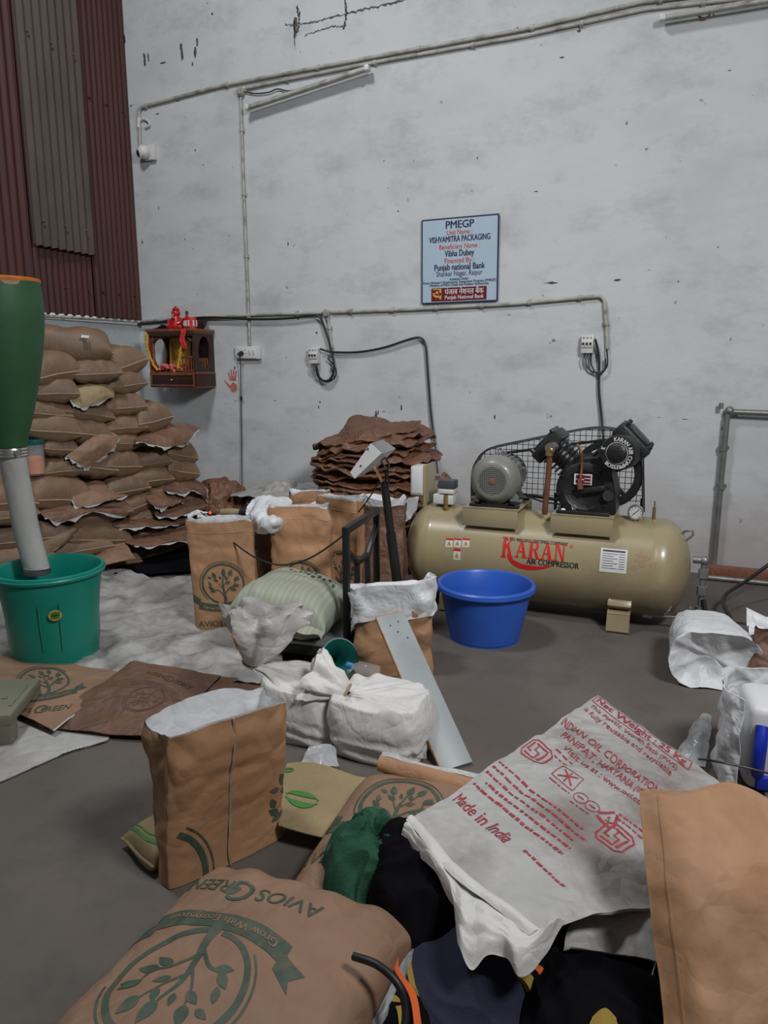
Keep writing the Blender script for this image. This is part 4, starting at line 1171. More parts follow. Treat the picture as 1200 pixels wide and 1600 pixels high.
# gauge, valve, switch, starter
g = cw(993, 801, TY - .08)
MG = Matrix.Translation(g) @ Matrix.Rotation(PI / 2, 4, 'X') @ Matrix.Rotation(.0, 4, 'Y')
b = MB(); b.lathe([(.04, -.03), (.044, -.025), (.044, .004), (.036, .006), (.036, .002), (0, .002)], 28, MG); b.cyl(g + V(0, .015, -.04), g + V(0, .015, -.09), .010, n=8); ga = b.build('pressure_gauge', M['chrome'], cmp_, world=True)
b = MB(); b.lathe([(.035, .0045), (0, .0045)], 24, MG); b.build('dial', M['white'], ga, world=True)
b = MB(); b.tube([MG @ V(-.016, -.014, .007), MG @ V(.02, .02, .007)], .0022, 5)
for i in range(9):
    a = math.radians(225 - 33.75 * i); b.tube([MG @ V(.026 * math.cos(a), .026 * math.sin(a), .006), MG @ V(.032 * math.cos(a), .032 * math.sin(a), .006)], .0014, 4)
b.build('needle', M['ink_black'], ga, world=True)
b = MB(); p = cw(1021, 815, TY - .02); b.cyl(p - V(0, 0, .02), p + V(0, 0, .012), .022, n=8); b.cyl(p, p + V(0, 0, .085), .011, .009, n=10); b.cyl(p + V(0, 0, .085), p + V(0, 0, .12), .004, n=6); b.build('safety_valve', M['brass'], cmp_, world=True)
sx_ = cw(696, 770, TY - .05)
b = MB(); b.box(sx_ + V(0, 0, -.035), (.13, .10, .06), bevel=.004); sw_ = b.build('pressure_switch', M['pvc_w'], cmp_, world=True)
b = MB(); b.box(sx_ + V(.02, -.01, .06), (.105, .09, .055), bevel=.006); b.build('switch_cap', M['grey_box'], sw_, world=True)
b = MB(); b.box(sx_ + V(.02, -.01, .018), (.10, .088, .03), bevel=.003); b.build('switch_collar', M['sticker'], sw_, world=True)
b = MB(); b.cyl(sx_ + V(.02, -.05, -.005), sx_ + V(.02, -.05, -.10), .014, n=8); b.cyl(sx_ + V(.02, -.05, -.08), sx_ + V(.02, -.05, -.105), .022, n=6); b.build('switch_stem', M['brass'], sw_, world=True)
b = MB(); a_ = cw(661, 729, TY - .06); c_ = cw(661, 800, TY - .06)
b.box(((a_.x + c_.x) / 2 + .012, TY + .03, (a_.z + c_.z) / 2 - .02), (.018, .20, a_.z - c_.z + .06), bevel=.003); st = b.build('starter_bracket', M['tank'], cmp_, world=True)
b = MB(); p = cw(652, 751, TY - .06); b.box(p + V(.0, .06, 0), (.085, .14, .185), bevel=.006); b.build('starter_box', M['pvc_w'], st, world=True)
b = MB(); b.box(p + V(-.0, -.012, 0), (.07, .006, .165), bevel=.003); b.cyl(p + V(.025, -.014, -.07), p + V(.025, -.019, -.07), .005, n=8); b.build('starter_door', M['white'], st, world=True)
b = MB(); pts = [cw(1062, 838, TY), cw(1070, 830, TY - .02), cw(1082, 829, TY - .03), cw(1083, 836, TY - .03), cw(1070, 846, TY - .02), cw(1062, 845, TY)]
b.tube(pts, .007, 8); b.build('lifting_handle', M['galv'], cmp_, world=True)
b = MB(); p0, p1 = cw(1010, 961, TY - .12), cw(1078, 966, TY - .12); b.cyl(p0, p1, .008, n=10); b.cyl(p0 - V(.02, 0, 0), p0 + V(.03, 0, 0), .018, n=8); b.build('drain_pipe', M['chrome'], cmp_, world=True)
b = MB(); b.cyl(p1 - V(.03, 0, 0), p1 + V(.07, 0, 0), .017, n=8); b.cyl(p1 + V(.0, 0, 0), p1 + V(0, 0, .05), .010, n=8); b.box(p1 + V(0, 0, .058), (.012, .05, .01)); b.build('drain_valve', M['brass'], cmp_, world=True)
# plumbing riser at the right end of the tank
t = thing('pipe_riser', 'short grimy upright pipe with fittings at the right end of the compressor', 'pipe', tuple(cw(1092, 976, TY - .08)))
t.location.z = 0
px_ = t.location.x
b = MB(); y_ = TY - .08; b.cyl((px_, y_, 0), (px_, y_, .42), .017, n=12); b.build('riser_pipe', M['galv'], t, world=True)
for z in (.10, .22, .32):
    b = MB(); b.cyl((px_, y_, z), (px_, y_, z + .05), .027, n=8); b.build('pipe_fitting', M['steel_grey'], t, world=True)
b = MB(); b.cyl((px_, y_, .42), (px_ - .06, y_, .42), .02, n=10); b.sphere((px_, y_, .42), .027, 8); b.build('pipe_elbow', M['galv'], t, world=True)
b = MB(); b.lathe([(.05, 0), (.05, .012), (.02, .014), (.018, 0)], 20, Matrix.Translation((px_, y_, 0))); b.build('base_flange', M['steel_grey'], t, world=True)
cable('hose', 'black hose from the pipe riser across the floor to the right', [V(px_ + .01, TY - .1, .20), V(px_ + .05, TY - .12, .10), V(px_ + .18, TY - .1, .06), atz(1130, 935, .1), atz(1170, 905, .16), atz(1215, 872, .28)], .012)
cable('cable', 'thin black wire on the floor right of the compressor', [atz(1085, 962, .01), atz(1110, 962, .01), atz(1150, 972, .01), atz(1190, 976, .01)], .005)
# ------------------------------------------------------------------ filled brown sacks stacked in the corner
def sack_fn(L, W, H, seed, wr=.006, flat=.42, ear=.04, eu=6.0, pu=.42):
    """surface of a filled sack lying flat: u along (-1..1), v across (-1..1), side +1 top, -1 bottom"""
    o = V(seed * 3.7, seed * 1.3, seed * 2.1)
    def S(u, v, side):
        s = math.sin(PI / 2 * v)
        uu = math.copysign(1 - (1 - abs(u)) ** 1.6, u)
        hu = max(0.0, 1 - abs(uu) ** eu) ** pu; hv = max(0.0, 1 - abs(s) ** 2.8) ** flat
        h = hu * hv
        x = L / 2 * uu
        y = W / 2 * s * (1 - .03 * (1 - abs(uu) ** 6) + ear * abs(uu) ** 10)
        n = noise.fractal(V(x * 7, y * 7, side * 2.0) + o, 1.0, 2.0, 3)
        r = math.sin(y * 60 + 4 * noise.noise(V(x * 5, y * 9, 1) + o)) * smooth(.5, .95, abs(uu)) * (1 - smooth(.95, 1.0, abs(uu)))
        z = side * H / 2 * h + (n * wr * 1.6 + r * wr * .6) * min(1, h * 2.5)
        x += .014 * noise.noise(V(y * 6, u * 2, 5) + o); y += .014 * noise.noise(V(x * 5, v, 9) + o)
        z += .014 * noise.noise(V(x * 3, y * 4, 3) + o) - H * .12 * abs(uu) ** 12
        return V(x, y, z)
    return S
def sack_mesh(b, S, nu=30, nv=20, mi=0):
    b.grid(lambda a, c: S(2 * a - 1, 2 * c - 1, 1), nu, nv, mi)
    b.grid(lambda a, c: S(2 * a - 1, 2 * c - 1, -1), nu, nv, mi, flip=True)
    return b
def make_sack(name, label, cat_, L, W, H, seed, m, wr=.006, seam=True, flat=.42, group=None, nu=30, nv=20):
    t = thing(name, label, cat_, group=group)
    S = sack_fn(L, W, H, seed, wr, flat)
    b = sack_mesh(MB(), S, nu, nv); b.build('sack_body', m, t, merge=.0008)
    if seam:
        for e in (-1, 1):
            def SE(u, v):
                p = S(e, .94 * (2 * u - 1), 1); return p + V(e * (-.004 + .010 * v), 0, .003 - .003 * v)
            q = MB(); q.sheet(SE, 24, 1, .004); q.build('stitched_seam', M['thread'], t)
    return t
PDIR = V(.48, .877, 0)                      # runs along the face of the pile, away from the lens
PNRM = V(.877, -.48, 0)                     # out of the pile
P0 = V(-3.79, 4.39, 0)
def on_pile(px, py, back):
    d = ray(px, py); t_ = (P0 - PNRM * back - EYE).dot(PNRM) / d.dot(PNRM)
    return EYE + d * t_, t_
protos = [make_sack('filled_sack', None, None, .62, .34, .17, k + 1, M['sack'], .007) for k in range(5)]
SACKS = [
 # centre px, centre py, width px, height px, roll, yaw, set back, words
 (120, 541, 118, 54, 3, 74, .02, 'topmost big sack of the corner stack with a pale tag'),
 (190, 570, 66, 46, -17, 4, .16, 'sack sloping down to the right behind the topmost sack'),
 (86, 571, 64, 48, -10, 10, -.02, 'sack below the left end of the topmost sack'),
 (150, 581, 62, 38, -3, -4, .0, 'small sack directly under the right end of the topmost sack'),
 (197, 601, 52, 34, -4, 5, .10, 'sack at the right edge of the second row of the stack'),
 (80, 608, 66, 40, 4, -6, -.03, 'rosy sack beside the hopper in the third row of the stack'),
 (74, 638, 60, 34, 8, 4, -.02, 'sack beside the hopper under the rosy sack'),
 (138, 643, 66, 34, 10, 6, .02, 'sack right beneath the draped empty bag high on the stack'),
 (195, 634, 52, 36, -3, -3, .06, 'sack at the middle right below the second row edge'),
 (240, 653, 48, 44, -8, 6, .05, 'uppermost sack of the lower right shoulder of the stack'),
 (78, 667, 78, 44, 10, -4, -.04, 'plump sack next to the narrow waist of the hopper'),
 (136, 672, 62, 42, 11, 4, .0, 'tilted tan sack in the middle of the stack above the long draped bag'),
 (194, 663, 56, 33, -2, -2, .05, 'sack left of the shoulder sack in the same row'),
 (94, 699, 42, 34, 6, 0, -.02, 'narrow sack just right of the orange jar'),
 (190, 693, 48, 32, 8, 4, .04, 'sack touching the upper end of the long draped bag'),
 (238, 714, 50, 30, 0, -4, .04, 'sack under the wide flap with white edge, left one of two'),
 (283, 707, 46, 40, 14, 10, .06, 'sack under the wide flap with white edge, right one of two'),
 (97, 730, 54, 32, 0, 0, -.02, 'dark sack to the right of the jar and above the large front sack'),
 (150, 727, 54, 44, 12, 4, .0, 'dark sack lying under the lower end of the long draped bag'),
 (192, 722, 48, 42, 8, 6, .02, 'sack in the fifth row between two leaning neighbours'),
 (235, 742, 58, 32, 2, -2, .02, 'long sack in the lower right part with a bright fold'),
 (285, 734, 46, 42, 14, 8, .05, 'rightmost sack of the stack, leaning against the wall side'),
 (94, 767, 84, 50, 8, 6, -.10, 'large tan sack standing out at the front beside the white sleeve'),
 (198, 756, 56, 34, -4, 0, .0, 'sack in the row above the white edged flaps'),
 (210, 786, 60, 32, -10, 4, .0, 'sack partly covered by white edged flaps low in the stack'),
 (255, 773, 62, 32, -6, 0, .02, 'sack low in the stack below the long one with bright fold'),
 (155, 834, 84, 40, 10, 4, -.10, 'wide sack near the floor with a long slanting crease'),
 (18, 776, 60, 46, 4, 0, -.20, 'sack left of the white sleeve, upper of those by the frame edge'),
 (12, 806, 72, 36, -2, 0, -.20, 'sack left of the white sleeve, second of those by the frame edge'),
 (40, 838, 110, 40, 2, 0, -.16, 'wide printed sack behind the rim of the teal bin'),
 (150, 800, 90, 36, 0, 0, -.04, 'flattened sack under the ragged white flap in the front'),
 (100, 862, 120, 40, 0, 0, -.12, 'bottom sack just behind the teal bin rim'),
 (240, 806, 70, 30, 0, 0, .02, 'flat dark sack near the floor at the right of the stack'),
 (250, 832, 80, 30, 2, 0, .0, 'dark sack second from the floor at the right of the stack'),
 (230, 856, 90, 30, 0, 0, -.02, 'dark bottom sack at the right of the stack'),
 (60, 800, 60, 34, 0, 0, -.02, 'sack hidden mostly by the white sleeve'),
 (60, 900, 110, 44, 0, 0, -.16, 'bottom sack on the floor behind the left of the teal bin'),
 (165, 872, 90, 36, 4, 2, -.08, 'bottom sack on the floor just right of the teal bin rim'),
 (20, 872, 100, 40, 0, 0, -.2, 'sack behind the left part of the teal bin rim'),
 (290, 835, 60, 34, 0, 0, .04, 'sack on the floor at the far right foot of the stack'),
 (280, 775, 40, 34, 6, 6, .06, 'small sack at the right end under the curled flaps'),
]
for i, (px, py, wp_, hp, roll, yaw, back, words) in enumerate(SACKS):
    pr = protos[i % 5]
    p, t_ = on_pile(px, py, back)
    fw = t_ * ray(px, py).length
    m_per_px = t_ / FPX
    sw_ = wp_ * m_per_px / .285; sh_ = hp * m_per_px * 1.12 / .162
    ax = math.atan2(PNRM.y, PNRM.x) + math.radians(yaw)
    L = .62 * (1.0 if i else .62)
    c = p - V(math.cos(ax), math.sin(ax), 0) * (L / 2 - .04)
    if i == 0: c = p - PNRM * .20; sw_ = 1.15
    rot = Euler((math.radians(-roll), math.radians(random.Random(i).uniform(-4, 6)), ax), 'XYZ')
    lab = 'filled brown ' + words
    sc = (1.0 if i else .95, sw_, sh_)
    if i < 5:
        o = pr; o.location = c; o.rotation_euler = rot; o.scale = sc; o['label'] = lab; o['category'] = 'sack'; o['group'] = 'filled brown sacks of the corner stack'
    else:
        o = dup(pr, c, rot, sc, lab, 'filled brown sacks of the corner stack'); o['category'] = 'sack'

# empty bags draped between the filled ones, with their pale inner edge showing
def patch(ctrl):
    """smooth surface through a grid of points, u along a row, v from the first to the last row"""
    def S(u, v):
        rows = [cat([Vector(p) for p in r], min(max(u, 0), 1)) if len(r) > 1 else Vector(r[0]) for r in ctrl]
        return cat(rows, min(max(v, 0), 1)) if len(rows) > 1 else rows[0]
    return S
def crinkle(S, amp, sc, seed, cr=0.0, csc=6.0):
    o = V(seed * 5.1, seed * 2.3, seed * .7)
    def R(u, v):
        p = S(u, v); e = .01
        a = S(min(1, u + e), v) - S(max(0, u - e), v); c = S(u, min(1, v + e)) - S(u, max(0, v - e))
        n = a.cross(c); n = n.normalized() if n.length > 1e-12 else V(0, 0, 1)
        d = amp * noise.fractal(p * sc + o, 1.0, 2.0, 3)
        if cr: d += cr * (crumple(p * csc + o) - .5)
        return p + n * d
    return R
def empty_bag(name, label, cat_, ctrl, m, nu=40, nv=30, amp=.008, sc=9, seed=1, cr=.006, csc=9, th=.006, edge=None, edge_mat='lining_dull', group=None):
    """a flat empty bag lying over things; edge = sides on which the pale lining peeps out"""
    t = thing(name, label, cat_, group=group)
    S = crinkle(patch(ctrl), amp, sc, seed, cr, csc)
    c0 = S(.5, .5); t.location = c0
    b = MB(); b.sheet(S, nu, nv, th); b.build('bag_paper', m, t, world=True)
    for e in edge or []:
        def SE(u, v):
            w = .035 * (.6 + .8 * abs(noise.noise(V(u * 9, seed, 0))))
            a = {'b': (u, 1), 't': (u, 0), 'r': (1, u), 'l': (0, u)}[e]; c_ = {'b': (u, .93), 't': (u, .07), 'r': (.93, u), 'l': (.07, u)}[e]
            p, q = S(*a), S(*c_); d = (p - q).normalized()
            return p + d * (w * v - .012) + V(0, 0, -.004 + .010 * v * math.sin(u * 21 + seed))
        q = MB(); q.sheet(SE, 30, 3, .002); q.build('lining_edge', M[edge_mat], t, world=True)
    return t
def pp(px, py, back=0.0): return on_pile(px, py, back)[0]
GD = 'empty bags draped over the corner stack'
empty_bag('empty_bag', 'small tan empty bag draped high on the corner stack, hanging to a point', 'bag', [[pp(112, 598, .12), pp(140, 596, .12), pp(168, 601, .12), pp(176, 608, .10)], [pp(110, 612, -.02), pp(138, 608, -.02), pp(160, 606, -.02), pp(178, 618, -.0)], [pp(109, 622, -.06), pp(126, 636, -.06), pp(150, 630, -.05), pp(178, 619, -.02)]], M['kraft_yellow'], seed=2, edge=['b'], group=GD)
empty_bag('empty_bag', 'long rosy empty bag hanging slantwise down the middle of the corner stack', 'bag', [[pp(162, 673, .02), pp(176, 676, .0), pp(186, 683, .0)], [pp(134, 690, -.06), pp(152, 698, -.08), pp(170, 706, -.04)], [pp(103, 713, -.06), pp(120, 722, -.08), pp(134, 732, -.06)]], M['kraft_pink'], seed=3, edge=['b', 'r'], group=GD)
empty_bag('empty_bag', 'wide dark empty bag over the right shoulder of the corner stack with white curled end', 'bag', [[pp(222, 676, .12), pp(252, 664, .12), pp(280, 662, .12), pp(312, 668, .10)], [pp(212, 686, .0), pp(240, 682, -.02), pp(270, 680, -.02), pp(304, 676, .02)], [pp(212, 690, -.06), pp(236, 694, -.08), pp(262, 698, -.08), pp(290, 694, -.02)]], M['kraft_dark'], seed=4, edge=['b', 'r'], group=GD)
empty_bag('empty_bag', 'rosy empty bag spread in front of the stack with white tip to the right', 'bag', [[pp(124, 758, .05), pp(150, 752, .05), pp(172, 760, .05), pp(180, 772, .03)], [pp(116, 772, -.10), pp(146, 770, -.10), pp(170, 774, -.10), pp(192, 774, -.04)], [pp(112, 778, -.12), pp(122, 792, -.16), pp(160, 785, -.14), pp(198, 775, -.06)]], M['kraft_pink'], seed=5, edge=['b'], group=GD)
empty_bag('empty_bag', 'ragged brown empty bag above the teal bin with wavy white lower edge', 'bag', [[pp(66, 786, .05), pp(110, 780, .05), pp(150, 786, .05), pp(196, 782, .05)], [pp(62, 800, -.14), pp(104, 796, -.16), pp(150, 794, -.12), pp(198, 796, -.08)], [pp(70, 808, -.18), pp(96, 816, -.20), pp(146, 800, -.16), pp(196, 808, -.10)]], M['kraft_dark'], seed=6, edge=['b'], group=GD)
empty_bag('empty_bag', 'brown empty bag whose white edge falls steeply to the floor behind the bin', 'bag', [[pp(60, 822, .0), pp(90, 816, .0), pp(120, 812, .0), pp(138, 814, .0)], [pp(50, 840, -.16), pp(84, 838, -.18), pp(112, 828, -.18), pp(124, 826, -.14)], [pp(44, 862, -.2), pp(80, 862, -.22), pp(92, 856, -.22), pp(104, 842, -.2)]], M['sack'], seed=7, edge=['r'], group=GD)
empty_bag('empty_bag', 'dark empty bag with pale lip low on the right side of the stack', 'bag', [[pp(228, 766, .05), pp(250, 760, .05), pp(276, 764, .05), pp(290, 774, .05)], [pp(230, 782, -.06), pp(252, 784, -.08), pp(276, 784, -.06), pp(292, 780, -.02)], [pp(236, 788, -.1), pp(250, 794, -.10), pp(272, 788, -.08), pp(288, 782, -.04)]], M['kraft_dark'], seed=8, edge=['b'], group=GD)
empty_bag('empty_bag', 'curled brown empty bag at the right end of the stack with torn pale corner', 'bag', [[pp(262, 754, .1), pp(284, 744, .1), pp(308, 752, .1), pp(322, 762, .1)], [pp(256, 762, -.02), pp(282, 762, -.02), pp(304, 764, -.02), pp(322, 772, .0)], [pp(258, 766, -.06), pp(284, 772, -.06), pp(304, 766, -.05), pp(324, 782, .0)]], M['kraft_dark'], seed=9, edge=['b', 'r'], group=GD)
empty_bag('empty_bag', 'dark limp empty bag with white rim near the floor, right end of the stack', 'bag', [[pp(250, 788, .05), pp(280, 780, .05), pp(306, 778, .05), pp(322, 784, .05)], [pp(240, 800, -.05), pp(272, 800, -.06), pp(300, 796, -.04), pp(324, 790, .0)], [pp(244, 806, -.08), pp(272, 808, -.1), pp(294, 802, -.08), pp(316, 798, .0)]], M['kraft_dark'], seed=10, edge=['b'], group=GD)
empty_bag('empty_bag', 'dark flattened empty bag with a thin white rim on the lowest sacks', 'bag', [[pp(180, 812, .05), pp(220, 806, .05), pp(260, 808, .05), pp(300, 800, .05)], [pp(176, 820, -.08), pp(216, 818, -.10), pp(256, 818, -.08), pp(296, 812, -.04)], [pp(184, 826, -.10), pp(216, 824, -.14), pp(256, 822, -.12), pp(284, 818, -.06)]], M['kraft_dark'], seed=11, edge=['b'], group=GD)
empty_bag('empty_bag', 'limp dark empty bag on the floor in front of the right end of the stack', 'bag', [[pp(200, 836, .0), pp(236, 832, .0), pp(270, 826, .0), pp(300, 822, .02)], [pp(196, 848, -.16), pp(230, 846, -.18), pp(270, 840, -.16), pp(304, 836, -.1)], [pp(210, 852, -.2), pp(240, 854, -.24), pp(276, 846, -.22), pp(306, 846, -.14)]], M['kraft_dark'], seed=12, edge=['b'], group=GD)
empty_bag('empty_bag', 'rosy brown empty bag standing up behind the rim of the teal bin', 'bag', [[pp(150, 866, -.1), pp(176, 852, -.1), pp(196, 846, -.1)], [pp(152, 876, -.24), pp(178, 866, -.26), pp(204, 862, -.24)], [pp(164, 884, -.3), pp(186, 878, -.34), pp(212, 874, -.3)]], M['kraft_pink'], seed=13, group=GD)
t = thing('paper_tag', 'small pale paper tag on the topmost sack of the corner stack', 'tag', tuple(pp(133, 526, -.03)))
b = MB(); b.box((0, 0, 0), (.05, .035, .003), rot=(.5, .1, .6)); b.build('tag_card', M['sticker'], t)
# ------------------------------------------------------------------ standing kraft bags
def bag_fn(W, D, H, seed, lean=(0, 0), belly=.0, wr=.006, taper=0.0, rim=.012, twist=0.0, top_d=None):
    o = V(seed * 4.1, seed * 1.7, seed * .9)
    td = D * .55 if top_d is None else top_d
    def S(a, z):
        """a: turn round the bag (0..1, 0 = right side, .75 = middle of the front), z: 0..1 height"""
        t_ = 2 * PI * a; c, s = math.cos(t_), math.sin(t_)
        d = lerp(D, td, smooth(.1, 1.0, z))
        w = W * (1 + belly * math.sin(PI * min(1, z * 1.1)) - taper * z)
        x = w / 2 * sgnpow(c, .42); y = d / 2 * sgnpow(s, .62 + .3 * z)
        g = smooth(.75, 1.0, abs(c)) * d * .16 * (1 - .3 * z)           # gusset pushed in at the sides
        x -= math.copysign(g, c) * (1 - smooth(.0, .12, 1 - z) * 0)
        p = V(x, y, H * z)
        n = noise.fractal(p * 6 + o, 1.0, 2.0, 3)
        cr = crumple(p * 9 + o) - .5
        nx, ny = (c, s)
        amp = wr * (.5 + z)
        p += V(nx, ny, 0) * (n * amp * 1.5 + cr * amp)
        p.x += lean[0] * z + twist * z * y; p.y += lean[1] * z
        p.z += rim * z ** 4 * noise.noise(V(c * 1.6, s * 1.6, seed * 3.3)) * 2
        return p
    return S
def fa(x, W): return .75 + math.asin(max(-1, min(1, sgnpow(max(-1, min(1, 2 * x / W)), 1 / .42)))) / (2 * PI)
def standing_bag(name, label, cat_, W, D, H, seed, loc, rz, m, liner='liner', logo=None, group=None, seam=None, hem=True, depth=.55, nu=96, nv=44, flare=.012, extra=None, **kw):
    t = thing(name, label, cat_, loc, (0, 0, rz), group)
    S = bag_fn(W, D, H, seed, **kw)
    b = MB(); b.grid(lambda u, v: S(u, v), nu, nv, 0, wrap=True)
    n = nu; b.add([S(i / n, 0) for i in range(n)], [list(range(n))[::-1]], 0)
    mats_ = [m]
    if logo:
        lx, lz, ls, ink = logo
        F = lambda x, z: S(fa(x, W * .985), max(0, min(1, z / H)))
        ink_, pale = tree_logo()
        tf = lambda x, y: (lx + x * ls, lz + y * ls)
        keep = [q for q in ink_ if all(lz + y * ls > .01 for _, y in q[0])]
        b.decal(F, keep, 1, .0018, .012, tf); b.decal(F, pale, 2, .0025, .012, tf)
        if extra: b.decal(F, extra, 1, .0018, .012)
        mats_ += [M[ink], m]
    b.build('bag_paper', mats_, t, recalc=False)
    if liner:
        def SL(u, v):
            z = 1.0 - depth * v if v > 0 else 1.0
            p = S(u, z); cx = S(.25, z) * .5 + S(.75, z) * .5
            d = (cx - p); d.z = 0
            q = p + (d.normalized() * (.004 + .016 * smooth(0, .25, v)) if d.length > 1e-6 else V(0, 0, 0))
            q.z += flare * (1 - v) * (1 + noise.noise(V(math.cos(2 * PI * u) * 2.2, math.sin(2 * PI * u) * 2.2, seed)))
            q += V(0, 0, 0)
            return q
        q = MB(); q.grid(lambda u, v: SL(u, v), nu, 14, 0, wrap=True, flip=True)
        zc = 1 - depth
        q.add([S(i / 40, zc) * .97 + V(0, 0, 0) for i in range(40)], [list(range(40))], 0)
        q.build('white_lining', M[liner], t, recalc=False)
    if hem:
        q = MB(); q.grid(lambda u, v: S(u, .90 + .012 * v) + (V(math.cos(2 * PI * u), math.sin(2 * PI * u), 0) * .0016 * (1 - abs(2 * v - 1))), nu, 2, 0, wrap=True); q.build('fold_line', m, t, recalc=False)
    if seam is not None:
        q = MB(); w_ = .007
        F = lambda x, z: S(fa(x, W * .985), max(0, min(1, z / H)))
        q.sheet(lambda u, v: F(seam + .012 * noise.noise(V(v * 4, seed, 1)) + w_ * (u - .5), H * v) + V(0, -.004, 0), 2, 40, .003); q.build('glued_seam', M['thread'], t)
    return t
FACE = math.radians(22)
KB = 'open brown kraft bags standing behind the scale'
standing_bag('kraft_bag', 'tall open kraft bag with a full green tree print beside the sack stack', 'bag', .395, .22, .64, 1, (-2.36, 3.44, .004), FACE + .10, M['kraft'], logo=(.00, .29, .118, 'ink_dull'), wr=.005, group=KB, lean=(-.03, -.02), taper=-.02)
standing_bag('kraft_bag', 'open kraft bag with two pale vertical creases behind the olive sack', 'bag', .385, .22, .70, 2, (-1.98, 3.68, .004), FACE - .05, M['kraft'], logo=(.0, .29, .105, 'ink_dull'), wr=.009, group=KB, lean=(-.02, -.02))
standing_bag('kraft_bag', 'open kraft bag tucked behind the creased one, against the scale railing', 'bag', .33, .24, .70, 3, (-1.90, 3.98, .004), FACE - .5, M['kraft'], logo=(.07, .27, .12, 'ink_dull'), wr=.006, group=KB)
standing_bag('kraft_bag', 'dark kraft bag in the gap between the two front standing bags', 'bag', .34, .2, .50, 4, (-2.30, 3.84, .004), FACE, M['kraft_dark'], liner='liner', logo=(.02, .22, .10, 'ink_brown'), wr=.006, group=KB, flare=.05)
standing_bag('kraft_bag', 'small open tan bag standing at the back before the wall', 'bag', .28, .18, .62, 5, (-2.40, 4.55, .004), FACE + .2, M['kraft'], wr=.008, group=KB, taper=-.15)
standing_bag('kraft_bag', 'dark brown bag behind the tall printed bag near the wall', 'bag', .36, .25, .50, 6, (-2.75, 4.0, .004), FACE, M['kraft_dark'], wr=.008, group=KB, flare=.03)
standing_bag('kraft_bag', 'kraft bag behind the black railing beside the brown bag heap', 'bag', .34, .24, .66, 8, (-1.68, 4.12, .004), FACE - .2, M['kraft_dark'], wr=.008, group=KB, flare=.04)

# crumpled white liners spilling over the bags
def puff(name, label, cat_, c, r, scale, seed, m, amp=.25, rot=(0, 0, 0), nn_=40, group=None, sub=None, cut=None):
    b = MB(); R = Euler(rot).to_matrix(); o = V(seed * 2.7, seed * 1.1, seed * .6)
    def S(u, v):
        th = 2 * PI * u; ph = PI * v
        d = V(math.sin(ph) * math.cos(th), math.sin(ph) * math.sin(th), -math.cos(ph))
        k = 1 + amp * noise.fractal(d * 2.2 + o, 1.0, 2.0, 3) + amp * .5 * (crumple(d * 3.2 + o) - .5)
        q = V(d.x * scale[0], d.y * scale[1], d.z * scale[2]) * r * k
        q = R @ q
        z = q.z + c[2]
        if cut is not None and z < cut: q.z = cut - c[2] + (z - cut) * .02
        return q + V(*c)
    b.grid(S, nn_ * 2, nn_, 0, wrap=True)
    o_ = b.build(name, m, merge=.0004)
    return tag(o_, label, cat_, group)
empty_bag('white_liner', 'crumpled white liner bunched between the two tall printed bags', 'liner', [[aty(386, 795, 3.75), aty(410, 776, 3.9), aty(440, 784, 3.9), aty(458, 798, 3.8)], [aty(384, 812, 3.6), aty(405, 805, 3.55), aty(430, 812, 3.5), aty(446, 812, 3.6)], [aty(388, 822, 3.62), aty(402, 832, 3.55), aty(416, 834, 3.5), aty(440, 826, 3.6)]], M['liner'], seed=21, amp=.010, cr=.022, csc=13)
empty_bag('white_liner', 'pale white liner flap standing out behind the creased kraft bag', 'liner', [[aty(400, 790, 4.1), aty(425, 780, 4.2), aty(455, 783, 4.2), aty(452, 796, 4.0)], [aty(392, 804, 3.9), aty(420, 800, 3.9), aty(446, 800, 3.9), aty(440, 806, 3.9)]], M['liner'], seed=22, amp=.02, cr=.01, nv=12)
empty_bag('white_liner', 'white liner flap lying across the tops of the rear bags by the railing', 'liner', [[aty(482, 788, 4.1), aty(510, 782, 4.2), aty(540, 790, 4.2), aty(572, 782, 4.2)], [aty(486, 796, 3.95), aty(512, 797, 3.95), aty(540, 800, 3.95), aty(562, 806, 4.0)]], M['liner'], seed=23, amp=.014, cr=.01, nv=14)
empty_bag('white_liner', 'small white liner piece stacked beside the railing under the rear flap', 'liner', [[aty(531, 798, 4.1), aty(560, 792, 4.1)], [aty(532, 809, 3.95), aty(562, 807, 3.95)]], M['liner'], seed=24, amp=.008, cr=.008, nv=12)
empty_bag('white_liner', 'white liner and film lump at the mouth of the tall printed bag', 'liner', [[aty(296, 805, 3.6), aty(312, 798, 3.62), aty(330, 800, 3.62)], [aty(294, 812, 3.5), aty(312, 806, 3.5), aty(326, 812, 3.5)]], M['liner'], seed=25, amp=.014, cr=.012, nv=14)
empty_bag('woven_sack', 'flattened greyish woven sack on the heap against the wall', 'sack', [[aty(370, 768, 5.45), aty(420, 756, 5.6), aty(470, 754, 5.62), aty(520, 762, 5.6)], [aty(360, 775, 5.0), aty(410, 778, 4.95), aty(460, 782, 4.9), aty(512, 786, 4.9)]], M['tarp'], seed=26, amp=.012, cr=.01, nv=20)
for (px, py, Y, w, lab, s_) in ((440, 815, 5.3, .62, 'lumpy grey brown sack under the flattened woven sack by the wall', 31), (345, 830, 5.2, .5, 'dark sack at the wall between the corner stack and the tall printed bag', 32)):
    p = aty(px, py, Y)
    puff('floor_sack', lab, 'sack', (p.x, p.y, .26), .36, (w / .6, .8, .75), s_, M['brown_cloth'] if s_ == 32 else M['tarp'], .22, cut=.004)
